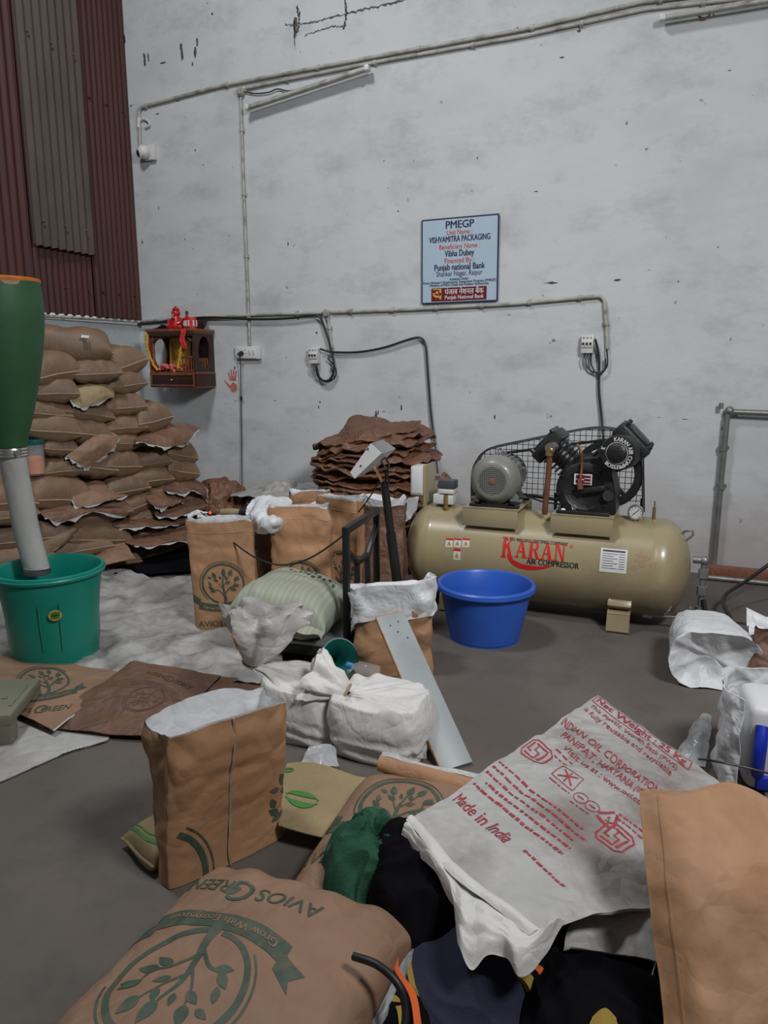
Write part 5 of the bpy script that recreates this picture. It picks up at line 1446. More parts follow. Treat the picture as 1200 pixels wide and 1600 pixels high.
# clip lamp / red light on the tall bag
p = aty(331, 803, 3.5)
t = thing('power_adapter', 'small black adapter with a glowing red light on the tall printed bag', 'adapter', tuple(p))
b = MB(); b.box((0, 0, 0), (.045, .03, .024), rot=(.2, .3, .3), bevel=.004); b.build('adapter_body', M['black'], t)
em = bpy.data.materials.new('red_indicator'); em.use_nodes = True; e_ = em.node_tree.nodes['Principled BSDF']
e_.inputs['Base Color'].default_value = (.6, .02, .01, 1); e_.inputs['Emission Color'].default_value = (1, .03, .01, 1); e_.inputs['Emission Strength'].default_value = 3
b = MB(); b.sphere((.0, -.017, .010), .008, 8); b.build('indicator_light', em, t)
b = MB(); b.tube(path3([V(-.02, 0, 0), V(-.06, .0, -.005), V(-.09, .02, .0)], 8), .004, 6); b.build('lead', M['black'], t)
p = aty(362, 802, 3.75)
t = thing('angle_grinder', 'dark hand tool lying on the bags behind the red light', 'tool', tuple(p))
b = MB(); b.tube([V(-.07, 0, 0), V(-.02, 0, .004), V(.03, 0, .006), V(.07, 0, .012)], [.022, .026, .026, .018], 12); b.build('tool_body', M['kraft_yellow'], t)
b = MB(); b.tube([V(.06, 0, .01), V(.09, 0, .012), V(.13, 0, .022)], [.02, .024, .02], 10); b.build('tool_head', M['black'], t)

# ------------------------------------------------------------------ heap of folded brown bags by the wall
HX, HY = -2.15, 5.14
random.seed(11)
zz = .0
HL = ['lowest crumpled brown bag of the heap beside the compressor, at the floor', 'topmost crumpled brown bag of the heap by the wall, with a peaked corner', 'second crumpled brown bag from the top of the heap by the wall', 'third crumpled brown bag from the top of the heap by the wall']
NL = 22
ord_ = ['lowest', 'second lowest', 'third lowest', 'fourth lowest', 'fifth lowest', 'sixth lowest', 'seventh lowest', 'eighth lowest', 'ninth lowest', 'tenth lowest', 'eleventh lowest', 'eleventh from the top', 'tenth from the top', 'ninth from the top', 'eighth from the top', 'seventh from the top', 'sixth from the top', 'fifth from the top', 'fourth from the top', 'third from the top', 'second from the top', 'topmost']
for i in range(NL):
    th = .047 + random.uniform(-.008, .012)
    hw = (.44 + .03 * math.sin(i * 1.9)) * (1.0 if i < 20 else .9); hd = .36
    cx = HX + random.uniform(-.04, .04) + .02 * math.sin(i * .8); cyy = HY + random.uniform(-.02, .02)
    sd = i * 3.3 + 2
    tiltx = random.uniform(-.05, .05) + (.10 if i > 18 else 0)
    def SH(u, v, side, cx=cx, cyy=cyy, hw=hw, hd=hd, th=th, sd=sd, zz=zz, tiltx=tiltx):
        a = 2 * PI * u; c, s = math.cos(a), math.sin(a)
        rr = math.sin(PI / 2 * v)
        x = sgnpow(c, .6) * hw * rr; y = sgnpow(s, .6) * hd * rr
        wob = .05 * noise.fractal(V(c * 1.6, s * 1.6, sd), 1., 2., 3)
        x *= 1 + wob * 2.2; y *= 1 + wob
        edge = smooth(.55, 1.0, rr)
        z = zz + th / 2 + side * th * .62 * (max(0, 1 - rr ** 4)) ** .5
        z += .030 * noise.fractal(V(x * 5, y * 5, sd), 1., 2., 4) - edge * .035 * (1 + noise.noise(V(c * 2.5, s * 2.5, sd + 4)))
        z += .024 * (1 - 2.2 * abs(noise.noise(V(x * 13 + sd, y * 7, sd)))) * edge + tiltx * x
        return V(cx + x, cyy + y, max(.003 + .004 * (side > 0), z))
    b = MB(); b.grid(lambda u, v: SH(u, v, 1), 120, 18, 0, wrap=True); b.grid(lambda u, v: SH(u, v, -1), 120, 18, 0, wrap=True, flip=True)
    o = b.build('folded_bag', M['brown_cloth'], merge=.0006)
    tag(o, 'crumpled brown empty bag, ' + ord_[i] + ' of the heap left of the compressor', 'bag', 'crumpled brown bags in the heap by the wall')
    zz += th * .93
ztop = zz
empty_bag('empty_bag', 'smooth brown bag thrown over the heap by the wall with a raised peak', 'bag', [[aty(540, 668, 5.25), aty(552, 650, 5.3), aty(590, 654, 5.3), aty(625, 660, 5.3), aty(658, 658, 5.2)], [aty(520, 690, 5.0), aty(552, 678, 4.9), aty(590, 672, 4.95), aty(620, 672, 5.0), aty(656, 668, 5.1)], [aty(505, 702, 4.95), aty(540, 696, 4.8), aty(580, 688, 4.82), aty(612, 680, 4.9), aty(640, 676, 5.0)]], M['brown_cloth'], seed=41, amp=.014, cr=.012, nu=50, nv=36)
empty_bag('white_paper', 'pale creased paper sheet tucked between the brown heap and the tank', 'paper', [[aty(640, 782, 4.85), aty(655, 778, 4.85)], [aty(618, 802, 4.65), aty(650, 800, 4.62)], [aty(622, 818, 4.6), aty(640, 812, 4.55)]], M['liner'], seed=42, amp=.012, cr=.012, nu=24, nv=24)
empty_bag('white_paper', 'pale paper piece low behind the railing beside the brown heap', 'paper', [[aty(562, 888, 4.45), aty(596, 886, 4.45)], [aty(566, 930, 4.25), aty(606, 926, 4.25)]], M['liner'], seed=43, amp=.006, cr=.01, nu=20, nv=20)
empty_bag('brown_paper', 'brown paper peak behind the pressure switch of the compressor', 'paper', [[aty(684, 752, 4.95), aty(694, 738, 4.98), aty(706, 748, 4.95)], [aty(680, 790, 4.9), aty(694, 786, 4.9), aty(708, 790, 4.9)], [V(aty(678, 790, 4.88).x, 4.88, .01), V(aty(694, 790, 4.86).x, 4.86, .01), V(aty(712, 790, 4.88).x, 4.88, .01)]], M['brown_cloth'], seed=44, amp=.008, cr=.01, nu=20, nv=20)

# ------------------------------------------------------------------ platform scale
t = thing('platform_scale', 'black framed platform scale with a leaning display head on a pole', 'scale', (-1.82, 3.40, 0), (0, 0, .10))
PW, PD, PZ = .56, .60, .13
b = MB(); b.box((0, 0, PZ - .012), (PW, PD, .02), bevel=.004); b.build('weighing_plate', M['steel_grey'], t)
b = MB()
for s in (-1, 1):
    b.box((0, s * (PD / 2 - .02), PZ - .05), (PW - .01, .035, .05), bevel=.003); b.box((s * (PW / 2 - .02), 0, PZ - .05), (.035, PD - .01, .05), bevel=.003)
b.build('base_frame', M['black_paint'], t)
for sx in (-1, 1):
    for s in (-1, 1):
        b = MB(); b.cyl((sx * (PW / 2 - .03), s * (PD / 2 - .03), 0), (sx * (PW / 2 - .03), s * (PD / 2 - .03), PZ - .07), .022, .018, n=14); b.build('foot', M['black'], t)
def loc_(p): return t.matrix_basis.inverted() @ p if False else (Matrix.Rotation(-.10, 3, 'Z') @ (p - V(-1.82, 3.40, 0)))
fa0 = loc_(aty(539, 818, 3.25)); fb0 = loc_(aty(591, 795, 3.72))
fa0.x = fb0.x = PW / 2 + .02
def post(name, y, z0, z1, w=.032):
    b = MB(); b.box((PW / 2 + .02, y, (z0 + z1) / 2), (w, w, z1 - z0), bevel=.003); return b.build(name, M['black_paint'], t)
ya_, yb_ = -.22, .30; zt_ = .70
post('rail_post', ya_, .03, zt_); post('rail_post', yb_, .03, zt_)
b = MB(); b.bar((PW / 2 + .02, ya_ - .016, zt_), (PW / 2 + .02, yb_ + .016, zt_), .034, .034, .003); b.build('top_rail', M['black_paint'], t)
post('inner_post', ya_ + .17, .03, .50, .026); post('inner_post', yb_ - .17, .03, .50, .026)
b = MB(); b.bar((PW / 2 + .02, ya_, .60), (PW / 2 + .02, ya_ + .17, .49), .026, .026, .003); b.build('brace', M['black_paint'], t)
b = MB(); b.bar((PW / 2 + .02, yb_, .62), (PW / 2 + .02, yb_ - .17, .49), .026, .026, .003); b.build('brace', M['black_paint'], t)
b = MB(); b.bar((PW / 2 + .02, ya_ + .17, .49), (PW / 2 + .02, yb_ - .17, .49), .026, .026, .003); b.build('brace', M['black_paint'], t)
ptop = loc_(aty(600, 752, 3.62)); pbot = loc_(aty(622, 918, 3.62)); pbot2 = pbot + (pbot - ptop).normalized() * (pbot.z / max(.1, (ptop - pbot).normalized().z) - .02)
b = MB(); b.cyl(ptop, pbot2, .022, n=14); b.cyl(ptop.lerp(pbot2, .32), pbot2, .027, n=14); b.build('pole', M['black_paint'], t)
b = MB(); br1 = loc_(aty(584, 728, 3.60)); b.bar(ptop + V(0, 0, -.02), br1, .035, .012, .002); b.build('bracket', M['wood_light'], t)
# display head: wedge
hp = [loc_(aty(*q)) for q in ((547, 738, 3.52), (579, 693, 3.52), (596, 708, 3.52), (554, 748, 3.52))]
hb = [loc_(aty(*q)) for q in ((560, 728, 3.66), (598, 687, 3.70), (618, 701, 3.70), (590, 730, 3.66))]
b = MB(); b.add(hp + hb, [[0, 1, 2, 3], [4, 7, 6, 5], [0, 4, 5, 1], [1, 5, 6, 2], [2, 6, 7, 3], [3, 7, 4, 0]])
hd_ = b.build('display_head', M['white'], t, smooth_deg=20)
b = MB()
cen = sum((q for q in hp + hb), V(0, 0, 0)) / 8
tp = [hp[1], hp[2], hb[2], hb[1]]; nrm_ = (tp[1] - tp[0]).cross(tp[3] - tp[0]).normalized(); nrm_ *= (1 if nrm_.dot(tp[0] - cen) > 0 else -1)
fc_ = sum(tp, V(0, 0, 0)) / 4
b.add([fc_ + (q - fc_) * .96 + nrm_ * .003 for q in tp] + [fc_ + (q - fc_) * .96 - nrm_ * .002 for q in tp], [[0, 1, 2, 3], [7, 6, 5, 4], [0, 4, 5, 1], [1, 5, 6, 2], [2, 6, 7, 3], [3, 7, 4, 0]])
b.build('display_panel', M['steel_grey'], hd_)
b = MB()
for q in (hp[0].lerp(hp[2], .35), hp[1].lerp(hp[3], .15)): b.sphere(q + (hp[0] - hb[0]).normalized() * .002, .005, 6)
b.build('screw', M['black'], hd_)
b = MB(); q0 = loc_(aty(602, 715, 3.62)); b.tube(path3([q0, loc_(aty(608, 728, 3.58)), loc_(aty(602, 740, 3.58)), loc_(aty(608, 752, 3.6)), loc_(aty(600, 765, 3.6))], 20), .005, 6); b.tube(path3([q0, loc_(aty(596, 722, 3.56)), loc_(aty(606, 736, 3.56)), loc_(aty(600, 756, 3.6))], 20), .005, 6); b.build('display_lead', M['black'], t)
cable('cable', 'thin black wire sagging across the tall bags to the railing', [aty(330, 804, 3.48), aty(345, 830, 3.45), aty(384, 862, 3.34), aty(410, 876, 3.3), aty(440, 883, 3.3), aty(475, 876, 3.3), aty(505, 860, 3.3), aty(535, 838, 3.22)], .005)
cable('cable', 'thin wire drooping from the display head behind the pole', [aty(594, 750, 3.66), aty(585, 765, 3.7), aty(572, 785, 3.74), aty(560, 800, 3.78)], .004)
# ------------------------------------------------------------------ blue tub
bc = V(-.948, 3.855, 0)
t = thing('plastic_tub', 'round bright blue plastic tub on the floor before the compressor', 'tub', tuple(bc))
b = MB()
b.lathe([(0, .006), (.19, .006), (.205, .012), (.225, .10), (.25, .22), (.264, .30), (.272, .302), (.286, .312), (.288, .322), (.278, .332), (.266, .33), (.258, .318), (.245, .22), (.220, .10), (.198, .024), (0, .018)], 72)
b.build('tub_wall', M['blue_tub'], t); t.scale = (.95, .95, .96)
b = MB(); b.lathe([(.2885, .316), (.291, .309), (.289, .300), (.278, .294), (.276, .300)], 72, closed=True); b.build('rim_roll', M['blue_tub'], t)
b = MB(); b.lathe([(.205, .0), (.207, .008), (.19, .008), (.19, 0)], 60, closed=True); b.build('base_ring', M['blue_tub'], t)
b = MB()
for dx, dy, r in ((.05, .03, .06), (-.04, .05, .05), (.02, -.06, .05)): b.sphere((dx, dy, .05), r, 8, (1, 1, .5))
o = b.build('tub_content', M['grey_box']); o.location = o.location + bc; o.location.z = .028
tag(o, 'dark lump lying at the bottom inside the blue tub', 'lump', kind='stuff')

# ------------------------------------------------------------------ teal bin, sleeve and hopper
qb = V(-2.925, 2.705, 0)
t = thing('plastic_bin', 'tall teal green plastic bin under the white sleeve', 'bin', tuple(qb))
hb_ = .50
b = MB()
b.lathe([(0, .004), (.195, .004), (.207, .012), (.212, .10), (.218, .115), (.222, .25), (.236, .38), (.241, .40), (.248, hb_ - .03), (.262, hb_ - .028), (.266, hb_ - .012), (.262, hb_), (.250, hb_), (.244, hb_ - .012), (.236, .40), (.214, .20), (.200, .02), (0, .016)], 72)
b.build('bin_wall', M['teal'], t)
bin_r = lambda z: .212 + .036 * z / .45
b = MB()
for az in (-58, -36):
    a = math.radians(az)
    b.bar((bin_r(.12) * math.cos(a) * 1.006, bin_r(.12) * math.sin(a) * 1.006, .12), (bin_r(.36) * math.cos(a) * 1.018, bin_r(.36) * math.sin(a) * 1.018, .37), .004, .004, .001)
b.build('moulded_rib', M['teal'], t)
b = MB(); b.lathe([(.2665, hb_ - .012), (.270, hb_ - .018), (.2665, hb_ - .03), (.255, hb_ - .034)], 72, closed=True); b.build('rim_roll', M['teal'], t)
a = math.radians(-41)
SB = lambda x, z: V((bin_r(z) + .0105) * math.cos(a + x / .23), (bin_r(z) + .0105) * math.sin(a + x / .23), z)
b = MB(); b.decal(SB, [disc2(0, .315, .028)], 0, .002, .02); b.decal(SB, [disc2(0, .315, .020), rect2(-.024, .327, .024, .331), rect2(-.02, .297, .02, .301)], 1, .003, .02); b.decal(SB, [rect2(-.014, .312, .014, .318)], 2, .004, .02); b.build('round_sticker', [M['ochre'], M['ink_leaf'], M['ink_black']], t)
b = MB(); a0 = math.radians(-135); p0 = V(.262 * math.cos(a0 - .12), .262 * math.sin(a0 - .12), hb_ - .035); p1 = V(.262 * math.cos(a0 + .12), .262 * math.sin(a0 + .12), hb_ - .035)
b.tube(path3([p0, p0 * 1.03 + V(0, 0, -.07), (p0 + p1) * .52 + V(0, 0, -.10), p1 * 1.03 + V(0, 0, -.07), p1], 20), .004, 6); b.build('wire_handle', M['chrome'], t)

YH = 2.70
def hp_(px, py): return aty(px, py, YH)
t = thing('filling_hopper', 'green canvas filling hopper hanging at the frame edge above the teal bin', 'hopper', tuple(hp_(18, 700)))
mpp = YH / ray(18, 650).y / FPX
b = MB(); rings = [(3, 437, 52), (4, 448, 53), (5, 480, 57), (6, 520, 57), (8, 570, 52), (10, 610, 45), (13, 650, 36), (16, 680, 27), (18, 698, 23)]
vs = []; n = 48; path_h = []
for i in range(33):
    px, py, rp = cat(rings, i / 32); c = hp_(px, py); r = rp * mpp
    for k in range(n):
        an_ = 2 * PI * k / n
        rr = r * (1 + .02 * noise.noise(V(math.cos(an_) * 2, math.sin(an_) * 2, i * .25)))
        vs.append(c + V(rr * math.cos(an_), rr * math.sin(an_), 0))
fs = [[i * n + k, i * n + (k + 1) % n, (i + 1) * n + (k + 1) % n, (i + 1) * n + k] for i in range(32) for k in range(n)]
b.add(vs, fs); b.build('canvas_cone', M['hopper'], t, world=True, recalc=True)
c = hp_(3, 438); r = 52 * mpp
b = MB(); b.lathe([(r * .9, -.012), (r * 1.0, -.014), (r * 1.03, -.004), (r * 1.02, .008), (r * .9, .008)], 48, Matrix.Translation(c), closed=True); b.build('rim_band', M['orange'], t, world=True)
b = MB(); b.lathe([(r * .98, -.03), (r * 1.015, -.03), (r * 1.01, -.012), (r * .98, -.012)], 48, Matrix.Translation(c), closed=True); b.build('rim_tape', M['thread'], t, world=True)
c = hp_(18, 706); r = 24 * mpp
b = MB(); b.lathe([(r * .9, -.022), (r, -.022), (r * 1.04, -.016), (r, -.01), (r * 1.04, .0), (r, .006), (r * 1.04, .014), (r, .022), (r * .9, .022)], 40, Matrix.Translation(c), closed=True); b.cyl(c + V(r * .9, -r * .5, 0), c + V(r * 1.15, -r * .6, 0), .010, n=10); b.build('clamp_ring', M['chrome'], t, world=True)
# the machine frame that carries the hopper stands beyond the left edge of the photo
b = MB(); px_ = hp_(3, 438)
b.bar(px_ + V(-.15, 0, -.06), px_ + V(-.75, 0, -.06), .05, .05, .004); b.bar(V(px_.x - .73, px_.y, 0), V(px_.x - .73, px_.y, px_.z + .1), .06, .06, .004); b.box((px_.x - .73, px_.y, .01), (.3, .3, .02)); b.build('support_stand', M['galv'], t, world=True)
sl = [(19, 712, 22), (24, 740, 22), (32, 780, 22), (42, 830, 22), (54, 876, 22), (57, 887, 22)]
b = MB(); vs = []; n = 32; N_ = 28
for i in range(N_ + 1):
    px, py, rp = cat(sl, i / N_); c = hp_(px, py); r = rp * mpp
    for k in range(n):
        an_ = 2 * PI * k / n; rr = r * (1 + .035 * noise.noise(V(math.cos(an_) * 2.2, math.sin(an_) * 2.2, i * .3)))
        vs.append(c + V(rr * math.cos(an_), rr * math.sin(an_) * .8, 0))
fs = [[i * n + k, i * n + (k + 1) % n, (i + 1) * n + (k + 1) % n, (i + 1) * n + k] for i in range(N_) for k in range(n)]
b.add(vs, fs); b.build('cloth_sleeve', M['tube_cloth'], t, world=True)
c = hp_(58, 889)
b = MB(); b.lathe([(.2 * r, .01), (r * .93, .0), (r * .97, -.02), (r * .8, -.025), (.2 * r, -.025)], 30, Matrix.Translation(c), closed=True); b.build('sleeve_mouth', M['grey_box'], t, world=True)

p = pp(57, 742, -.06)
jar_base = p
t = thing('plastic_jar', 'clear plastic jar of orange powder on a sack beside the hopper', 'jar', tuple(p))
jr, jh = .062, .22
b = MB(); b.lathe([(0, .0), (jr * .9, .0), (jr, .012), (jr, jh * .9), (jr * 1.06, jh), (jr * 1.02, jh), (jr * .95, jh * .9), (jr * .95, .014), (0, .006)], 32); b.build('jar_wall', M['clear'], t)
b = MB(); b.lathe([(0, .010), (jr * .90, .012), (jr * .90, jh * .55), (jr * .5, jh * .62), (0, jh * .6)], 28); b.build('orange_powder', M['orange'], t)
b = MB(); b.lathe([(jr * 1.07, jh * .96), (jr * 1.12, jh * 1.0), (jr * 1.07, jh * 1.1), (0, jh * 1.1)], 28); b.lathe([(0, jh * .97), (jr * 1.07, jh * .96)], 28); b.build('lid', M['teal_dark'], t)

# ------------------------------------------------------------------ things lying flat on the floor at the left
def floor_sheet(name, label, cat_, px_rows, m, seed, amp=.008, cr=.008, lift=.012, nu=60, nv=44, th=.004, sc=6, csc=5, group=None, logo=None, edge=None, ink='ink_brown'):
    ctrl = [[atz(x, y, lift + (z if z else 0)) for (x, y, z) in [(q + (0,))[:3] for q in row]] for row in px_rows]
    t = thing(name, label, cat_, group=group)
    S0 = crinkle(patch(ctrl), amp, sc, seed, cr, csc)
    def S(u, v):
        p = S0(u, v); p.z = max(p.z, .005 + th); return p
    t.location = S(.5, .5); t.location.z = 0
    b = MB(); b.sheet(S, nu, nv, -th); mats_ = [m]
    if logo:
        cu, cv, dux, dvy, rot, sc_ = logo     # centre, size of one metre in u and v, turn, ring radius
        F = lambda x, y: S(max(0, min(1, cu + x * dux)), max(0, min(1, cv - y * dvy)))
        ca, sa = math.cos(rot), math.sin(rot)
        tf = lambda x, y: ((x * ca - y * sa) * sc_, (x * sa + y * ca) * sc_)
        i_, p_ = tree_logo()
        b.decal(F, i_, 1, .0018, .018, tf); b.decal(F, p_, 2, .0026, .018, tf); mats_ += [M[ink], m]
    b.build('sheet_layer', mats_, t, world=True, recalc=False)
    for e in edge or []:
        def SE(u, v):
            a = {'b': (u, 1), 't': (u, 0), 'r': (1, u), 'l': (0, u)}[e]; c_ = {'b': (u, .95), 't': (u, .05), 'r': (.95, u), 'l': (.05, u)}[e]
            p, q = S(*a), S(*c_); d = (p - q).normalized(); r_ = p + d * (.016 * v - .006); r_.z = max(.004, r_.z - .003); return r_
        q = MB(); q.sheet(SE, 30, 2, .002); q.build('lining_edge', M['lining_dull'], t, world=True)
    return t
floor_sheet('tarpaulin', 'dirty white tarpaulin spread on the floor between the bin and the tall printed bag', 'tarpaulin', [[(60, 900), (165, 888), (230, 900), (300, 905), (420, 905)], [(60, 950), (150, 945), (230, 950), (300, 955), (420, 960)], [(-60, 1010), (100, 1010), (230, 1010), (330, 1015), (440, 1020)], [(-60, 1050), (100, 1060), (230, 1064), (340, 1064), (440, 1075)]], M['tarp'], 51, .016, .034, .035, 90, 70)
floor_sheet('tarpaulin', 'dirty white tarpaulin on the floor left of the teal bin', 'tarpaulin', [[(-140, 925), (-40, 930), (30, 940)], [(-140, 1015), (-40, 1010), (40, 1005)]], M['tarp'], 52, .010, .010, .02, 30, 24)
floor_sheet('tarpaulin', 'grey white woven sheet on the floor under the olive stool', 'tarpaulin', [[(-120, 1120), (-20, 1122), (60, 1126), (168, 1142)], [(-120, 1170), (-20, 1165), (60, 1160), (166, 1158)], [(-120, 1250), (-30, 1232), (40, 1204), (110, 1172)]], M['woven_dirty'], 53, .006, .006, .008)
floor_sheet('flat_bag', 'flattened kraft bag with a tree ring print lying before the teal bin', 'bag', [[(-110, 1020, .03), (0, 1027, .03), (100, 1036, .02), (190, 1052, .01)], [(-110, 1055, .04), (0, 1060, .05), (90, 1072, .05), (150, 1088, .03)], [(-110, 1095, .02), (-30, 1100, .02), (30, 1116, .02), (82, 1140, .01)]], M['kraft_pink'], 54, .006, .006, .03, logo=(.58, .45, 1.15, 1.9, .55, .13), edge=['r'], ink='ink_dull')
floor_sheet('flat_bag', 'flattened dark kraft bag with a faint upside down print left of the near bag', 'bag', [[(200, 1038, .08), (216, 1034, .09), (290, 1046, .05), (345, 1056, .02)], [(130, 1084, .05), (190, 1082, .06), (250, 1092, .04), (300, 1100, .02)], [(60, 1132, .01), (120, 1140, .01), (180, 1147, .01), (246, 1152, .01)]], M['kraft_dark'], 55, .006, .008, .02, logo=(.56, .53, 1.7, 1.7, PI - .25, .09))
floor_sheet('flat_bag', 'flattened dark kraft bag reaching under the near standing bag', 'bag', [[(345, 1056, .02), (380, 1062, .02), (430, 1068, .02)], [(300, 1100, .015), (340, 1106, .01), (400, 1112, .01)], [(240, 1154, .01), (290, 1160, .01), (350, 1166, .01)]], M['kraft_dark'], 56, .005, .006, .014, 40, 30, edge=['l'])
floor_sheet('flat_bag', 'limp dark bag flat on the floor between stack foot and tall printed bag', 'bag', [[(160, 872), (220, 862), (296, 850)], [(165, 884), (230, 880), (300, 872)], [(180, 898), (240, 896), (310, 890)]], M['black_cloth'], 57, .012, .012, .03, 40, 24)  # near-black sheet doubles as the floor shadow beside the stack
# olive stool
p = atz(26, 1172, 0)
t = thing('plastic_stool', 'low olive grey plastic platform with blocky legs at the left frame edge', 'stool', (p.x - .355, p.y + .03, 0), (0, 0, FACE + .12))
b = MB(); b.box((0, 0, .118), (.56, .36, .05), bevel=.010); b.build('top_slab', M['stool'], t)
for sx in (-1, 1):
    for s in (-1, 1):
        b = MB(); b.bar((sx * .235, s * .135, 0), (sx * .245, s * .145, .1), .07, .07, .008); b.build('leg', M['stool'], t)
b = MB(); b.box((.25, 0, .145), (.012, .20, .006), bevel=.002); b.box((.2, -.02, .146), (.02, .02, .004), bevel=.002); b.build('moulded_rib', M['stool'], t)

# ------------------------------------------------------------------ olive sack on the scale
def placed_sack(name, label, cat_, L, W, H, seed, m, loc, rot, wr=.008, seam=False, **k):
    t = make_sack(name, label, cat_, L, W, H, seed, m, wr, seam, nu=56, nv=40, **k); t.location = loc; t.rotation_euler = rot; return t
p = aty(462, 962, 3.28)
t = placed_sack('woven_sack', 'striped olive woven sack with a stitched mouth lying on the scale plate', 'sack', .56, .50, .27, 61, M['olive_sack'], (p.x, p.y, .272), (.16, .06, 1.75))
S = sack_fn(.56, .50, .27, 61, .008)
b = MB()
def SL(u, v): q = S(-.98, .9 * (2 * u - 1), 1); return q + V(-.045 * v, 0, -.02 * v + .014 * math.sin(u * 17) * v)
b.sheet(SL, 30, 5, .004); b.build('stitched_mouth', M['olive_sack'], t)
b = MB(); b.decal(lambda x, y: S(x / .28, y / .25, 1), [rect2(.03 + .016 * (i % 2), -.13 + i * .022, .05 + .016 * (i % 2), -.118 + i * .022) for i in range(6)] + [rect2(.075 + .012 * (i % 2), -.04 + i * .02, .092 + .012 * (i % 2), -.03 + i * .02) for i in range(6)], 0, .003, .02); b.build('stencil', M['ink_dull'], t)
b = MB()
for s in (-1, 1):
    q = S(.98, s * .93, 1); b.tube([q, q + V(.03, s * .015, .02), q + V(.055, s * .03, .015)], [.03, .018, .008], 10)
b.build('corner_ear', M['olive_sack'], t)

# ------------------------------------------------------------------ tied white sacks
def tied_sack(name, label, c, rx, ry, zs, neck, flare, seed, m, rz=0, flare_r=.13, group=None, band=None):
    """a full sack gathered at a neck: body profile, neck point, and the loose mouth beyond it"""
    t = thing(name, label, 'sack', c, (0, 0, rz), group)
    o = V(seed * 3.1, seed, seed * .4)
    hN = neck.z
    def SBd(u, v):
        a_ = 2 * PI * u; ca, sa = math.cos(a_), math.sin(a_)
        if v < .62:
            q = v / .62; z = zs * .82 * q; r = .80 + .20 * math.sin(PI * min(1, .12 + q * .75)); cxx = V(0, 0, z) + V(neck.x, neck.y, 0) * .10 * q
        else:
            q = (v - .62) / .38; z = lerp(zs * .82, hN, q ** 1.3); r = lerp(.879, .10, q ** .85); cxx = V(neck.x, neck.y, 0) * lerp(.10, 1, q) + V(0, 0, z)
        sq = lerp(.55, .9, smooth(.55, 1, v))
        x = sgnpow(ca, sq) * rx * r; y = sgnpow(sa, sq) * ry * r
        k = 1 + .035 * noise.fractal(V(ca * 1.5, sa * 1.5, v * 3) + o, 1., 2., 3)
        pl = smooth(.5, .9, v) * .10 * math.sin(a_ * 11 + 4 * noise.noise(V(ca * 2, sa * 2, 3) + o))
        fold = .005 * math.sin(v * 40 + 5 * noise.noise(V(ca * 1.4, sa * 1.4, 7) + o)) * (1 - smooth(.15, .35, v))
        p = cxx + V(x * k * (1 + pl), y * k * (1 + pl), .018 * noise.noise(V(ca * 3, sa * 3, v * 6) + o) * smooth(0, .2, v))
        p += V(ca, sa, 0) * fold
        return p
    b = MB(); b.grid(SBd, 110, 64, 0, wrap=True); b.add([SBd(i / 60, 0) for i in range(60)], [list(range(60))[::-1]]); b.build('sack_body', m, t)
    ax = (flare - neck); L = ax.length; ad = ax.normalized(); u0 = ad.orthogonal().normalized(); w0 = ad.cross(u0)
    def SF(u, v):
        a_ = 2 * PI * u
        r = lerp(.028, flare_r, v ** .75); fl = lerp(1, .42, v)
        pl = .22 * v * math.sin(a_ * 7 + 3 * noise.noise(V(math.cos(a_) * 2, math.sin(a_) * 2, seed)))
        k = 1 + pl + .35 * v * noise.fractal(V(math.cos(a_) * 1.5, math.sin(a_) * 1.5, v * 2) + o, 1., 2., 3)
        p = neck + ad * (L * v * (1 + .22 * v * noise.noise(V(math.cos(a_) * 1.4, math.sin(a_) * 1.4, 2) + o)))
        return p + (u0 * math.cos(a_) * r + w0 * math.sin(a_) * r * fl) * k
    b = MB(); b.grid(SF, 100, 30, 0, wrap=True); b.grid(lambda u, v: SF(u, lerp(1, .35, v)) + (neck.lerp(flare, lerp(1, .35, v)) - SF(u, lerp(1, .35, v))) * .06, 100, 16, 0, wrap=True); b.build('loose_mouth', m, t, recalc=False)
    b = MB(); b.tube([neck + (u0 * math.cos(2 * PI * i / 20) + w0 * math.sin(2 * PI * i / 20)) * .036 for i in range(21)], .006, 8); b.tube([neck + u0 * .036, neck + u0 * .06 + V(0, 0, -.02)], .004, 6); b.build('tie_cord', M['thread'], t)
    for (nm, mm, uu, v0, v1, du) in band or []:
        q = MB(); q.sheet(lambda u, v: SF(uu + du * (u - .5), lerp(v0, v1, v)) + (SF(uu, lerp(v0, v1, v)) - neck.lerp(flare, lerp(v0, v1, v))).normalized() * .004, 4, 10, .003); q.build(nm, M[mm], t)
    return t
c1 = atz(462, 1172, 0); c1 = V(c1.x - .02, c1.y + .17, .003)
def rel(c, p): return p - c
n1 = rel(c1, aty(393, 1036, c1.y - .02)); f1 = rel(c1, aty(420, 955, c1.y - .02))
tied_sack('woven_sack', 'tied white woven sack with an upright crumpled mouth bearing an orange mark', c1, .175, .16, .28, n1, f1, 71, M['woven'], flare_r=.17, band=[('orange_mark', 'orange_cloth', .58, .35, .62, .02)], group='tied white woven sacks before the scale')
c2 = atz(578, 1200, 0); c2 = V(c2.x - .01, c2.y + .17, .003)
n2 = rel(c2, aty(541, 1083, c2.y - .05)); f2 = rel(c2, aty(482, 1052, c2.y - .08))
tied_sack('woven_sack', 'plump tied white woven sack beside the leaning grey plank', c2, .205, .17, .28, n2, f2, 72, M['woven'], flare_r=.10, group='tied white woven sacks before the scale')
empty_bag('plastic_film', 'clear crumpled plastic film at the foot of the plump white sack', 'film', [[atz(620, 1158, .10), atz(650, 1160, .09), atz(668, 1176, .04)], [atz(612, 1180, .05), atz(640, 1182, .05), atz(668, 1186, .02)]], M['film'], seed=73, amp=.012, cr=.012, nu=24, nv=18, th=.002)
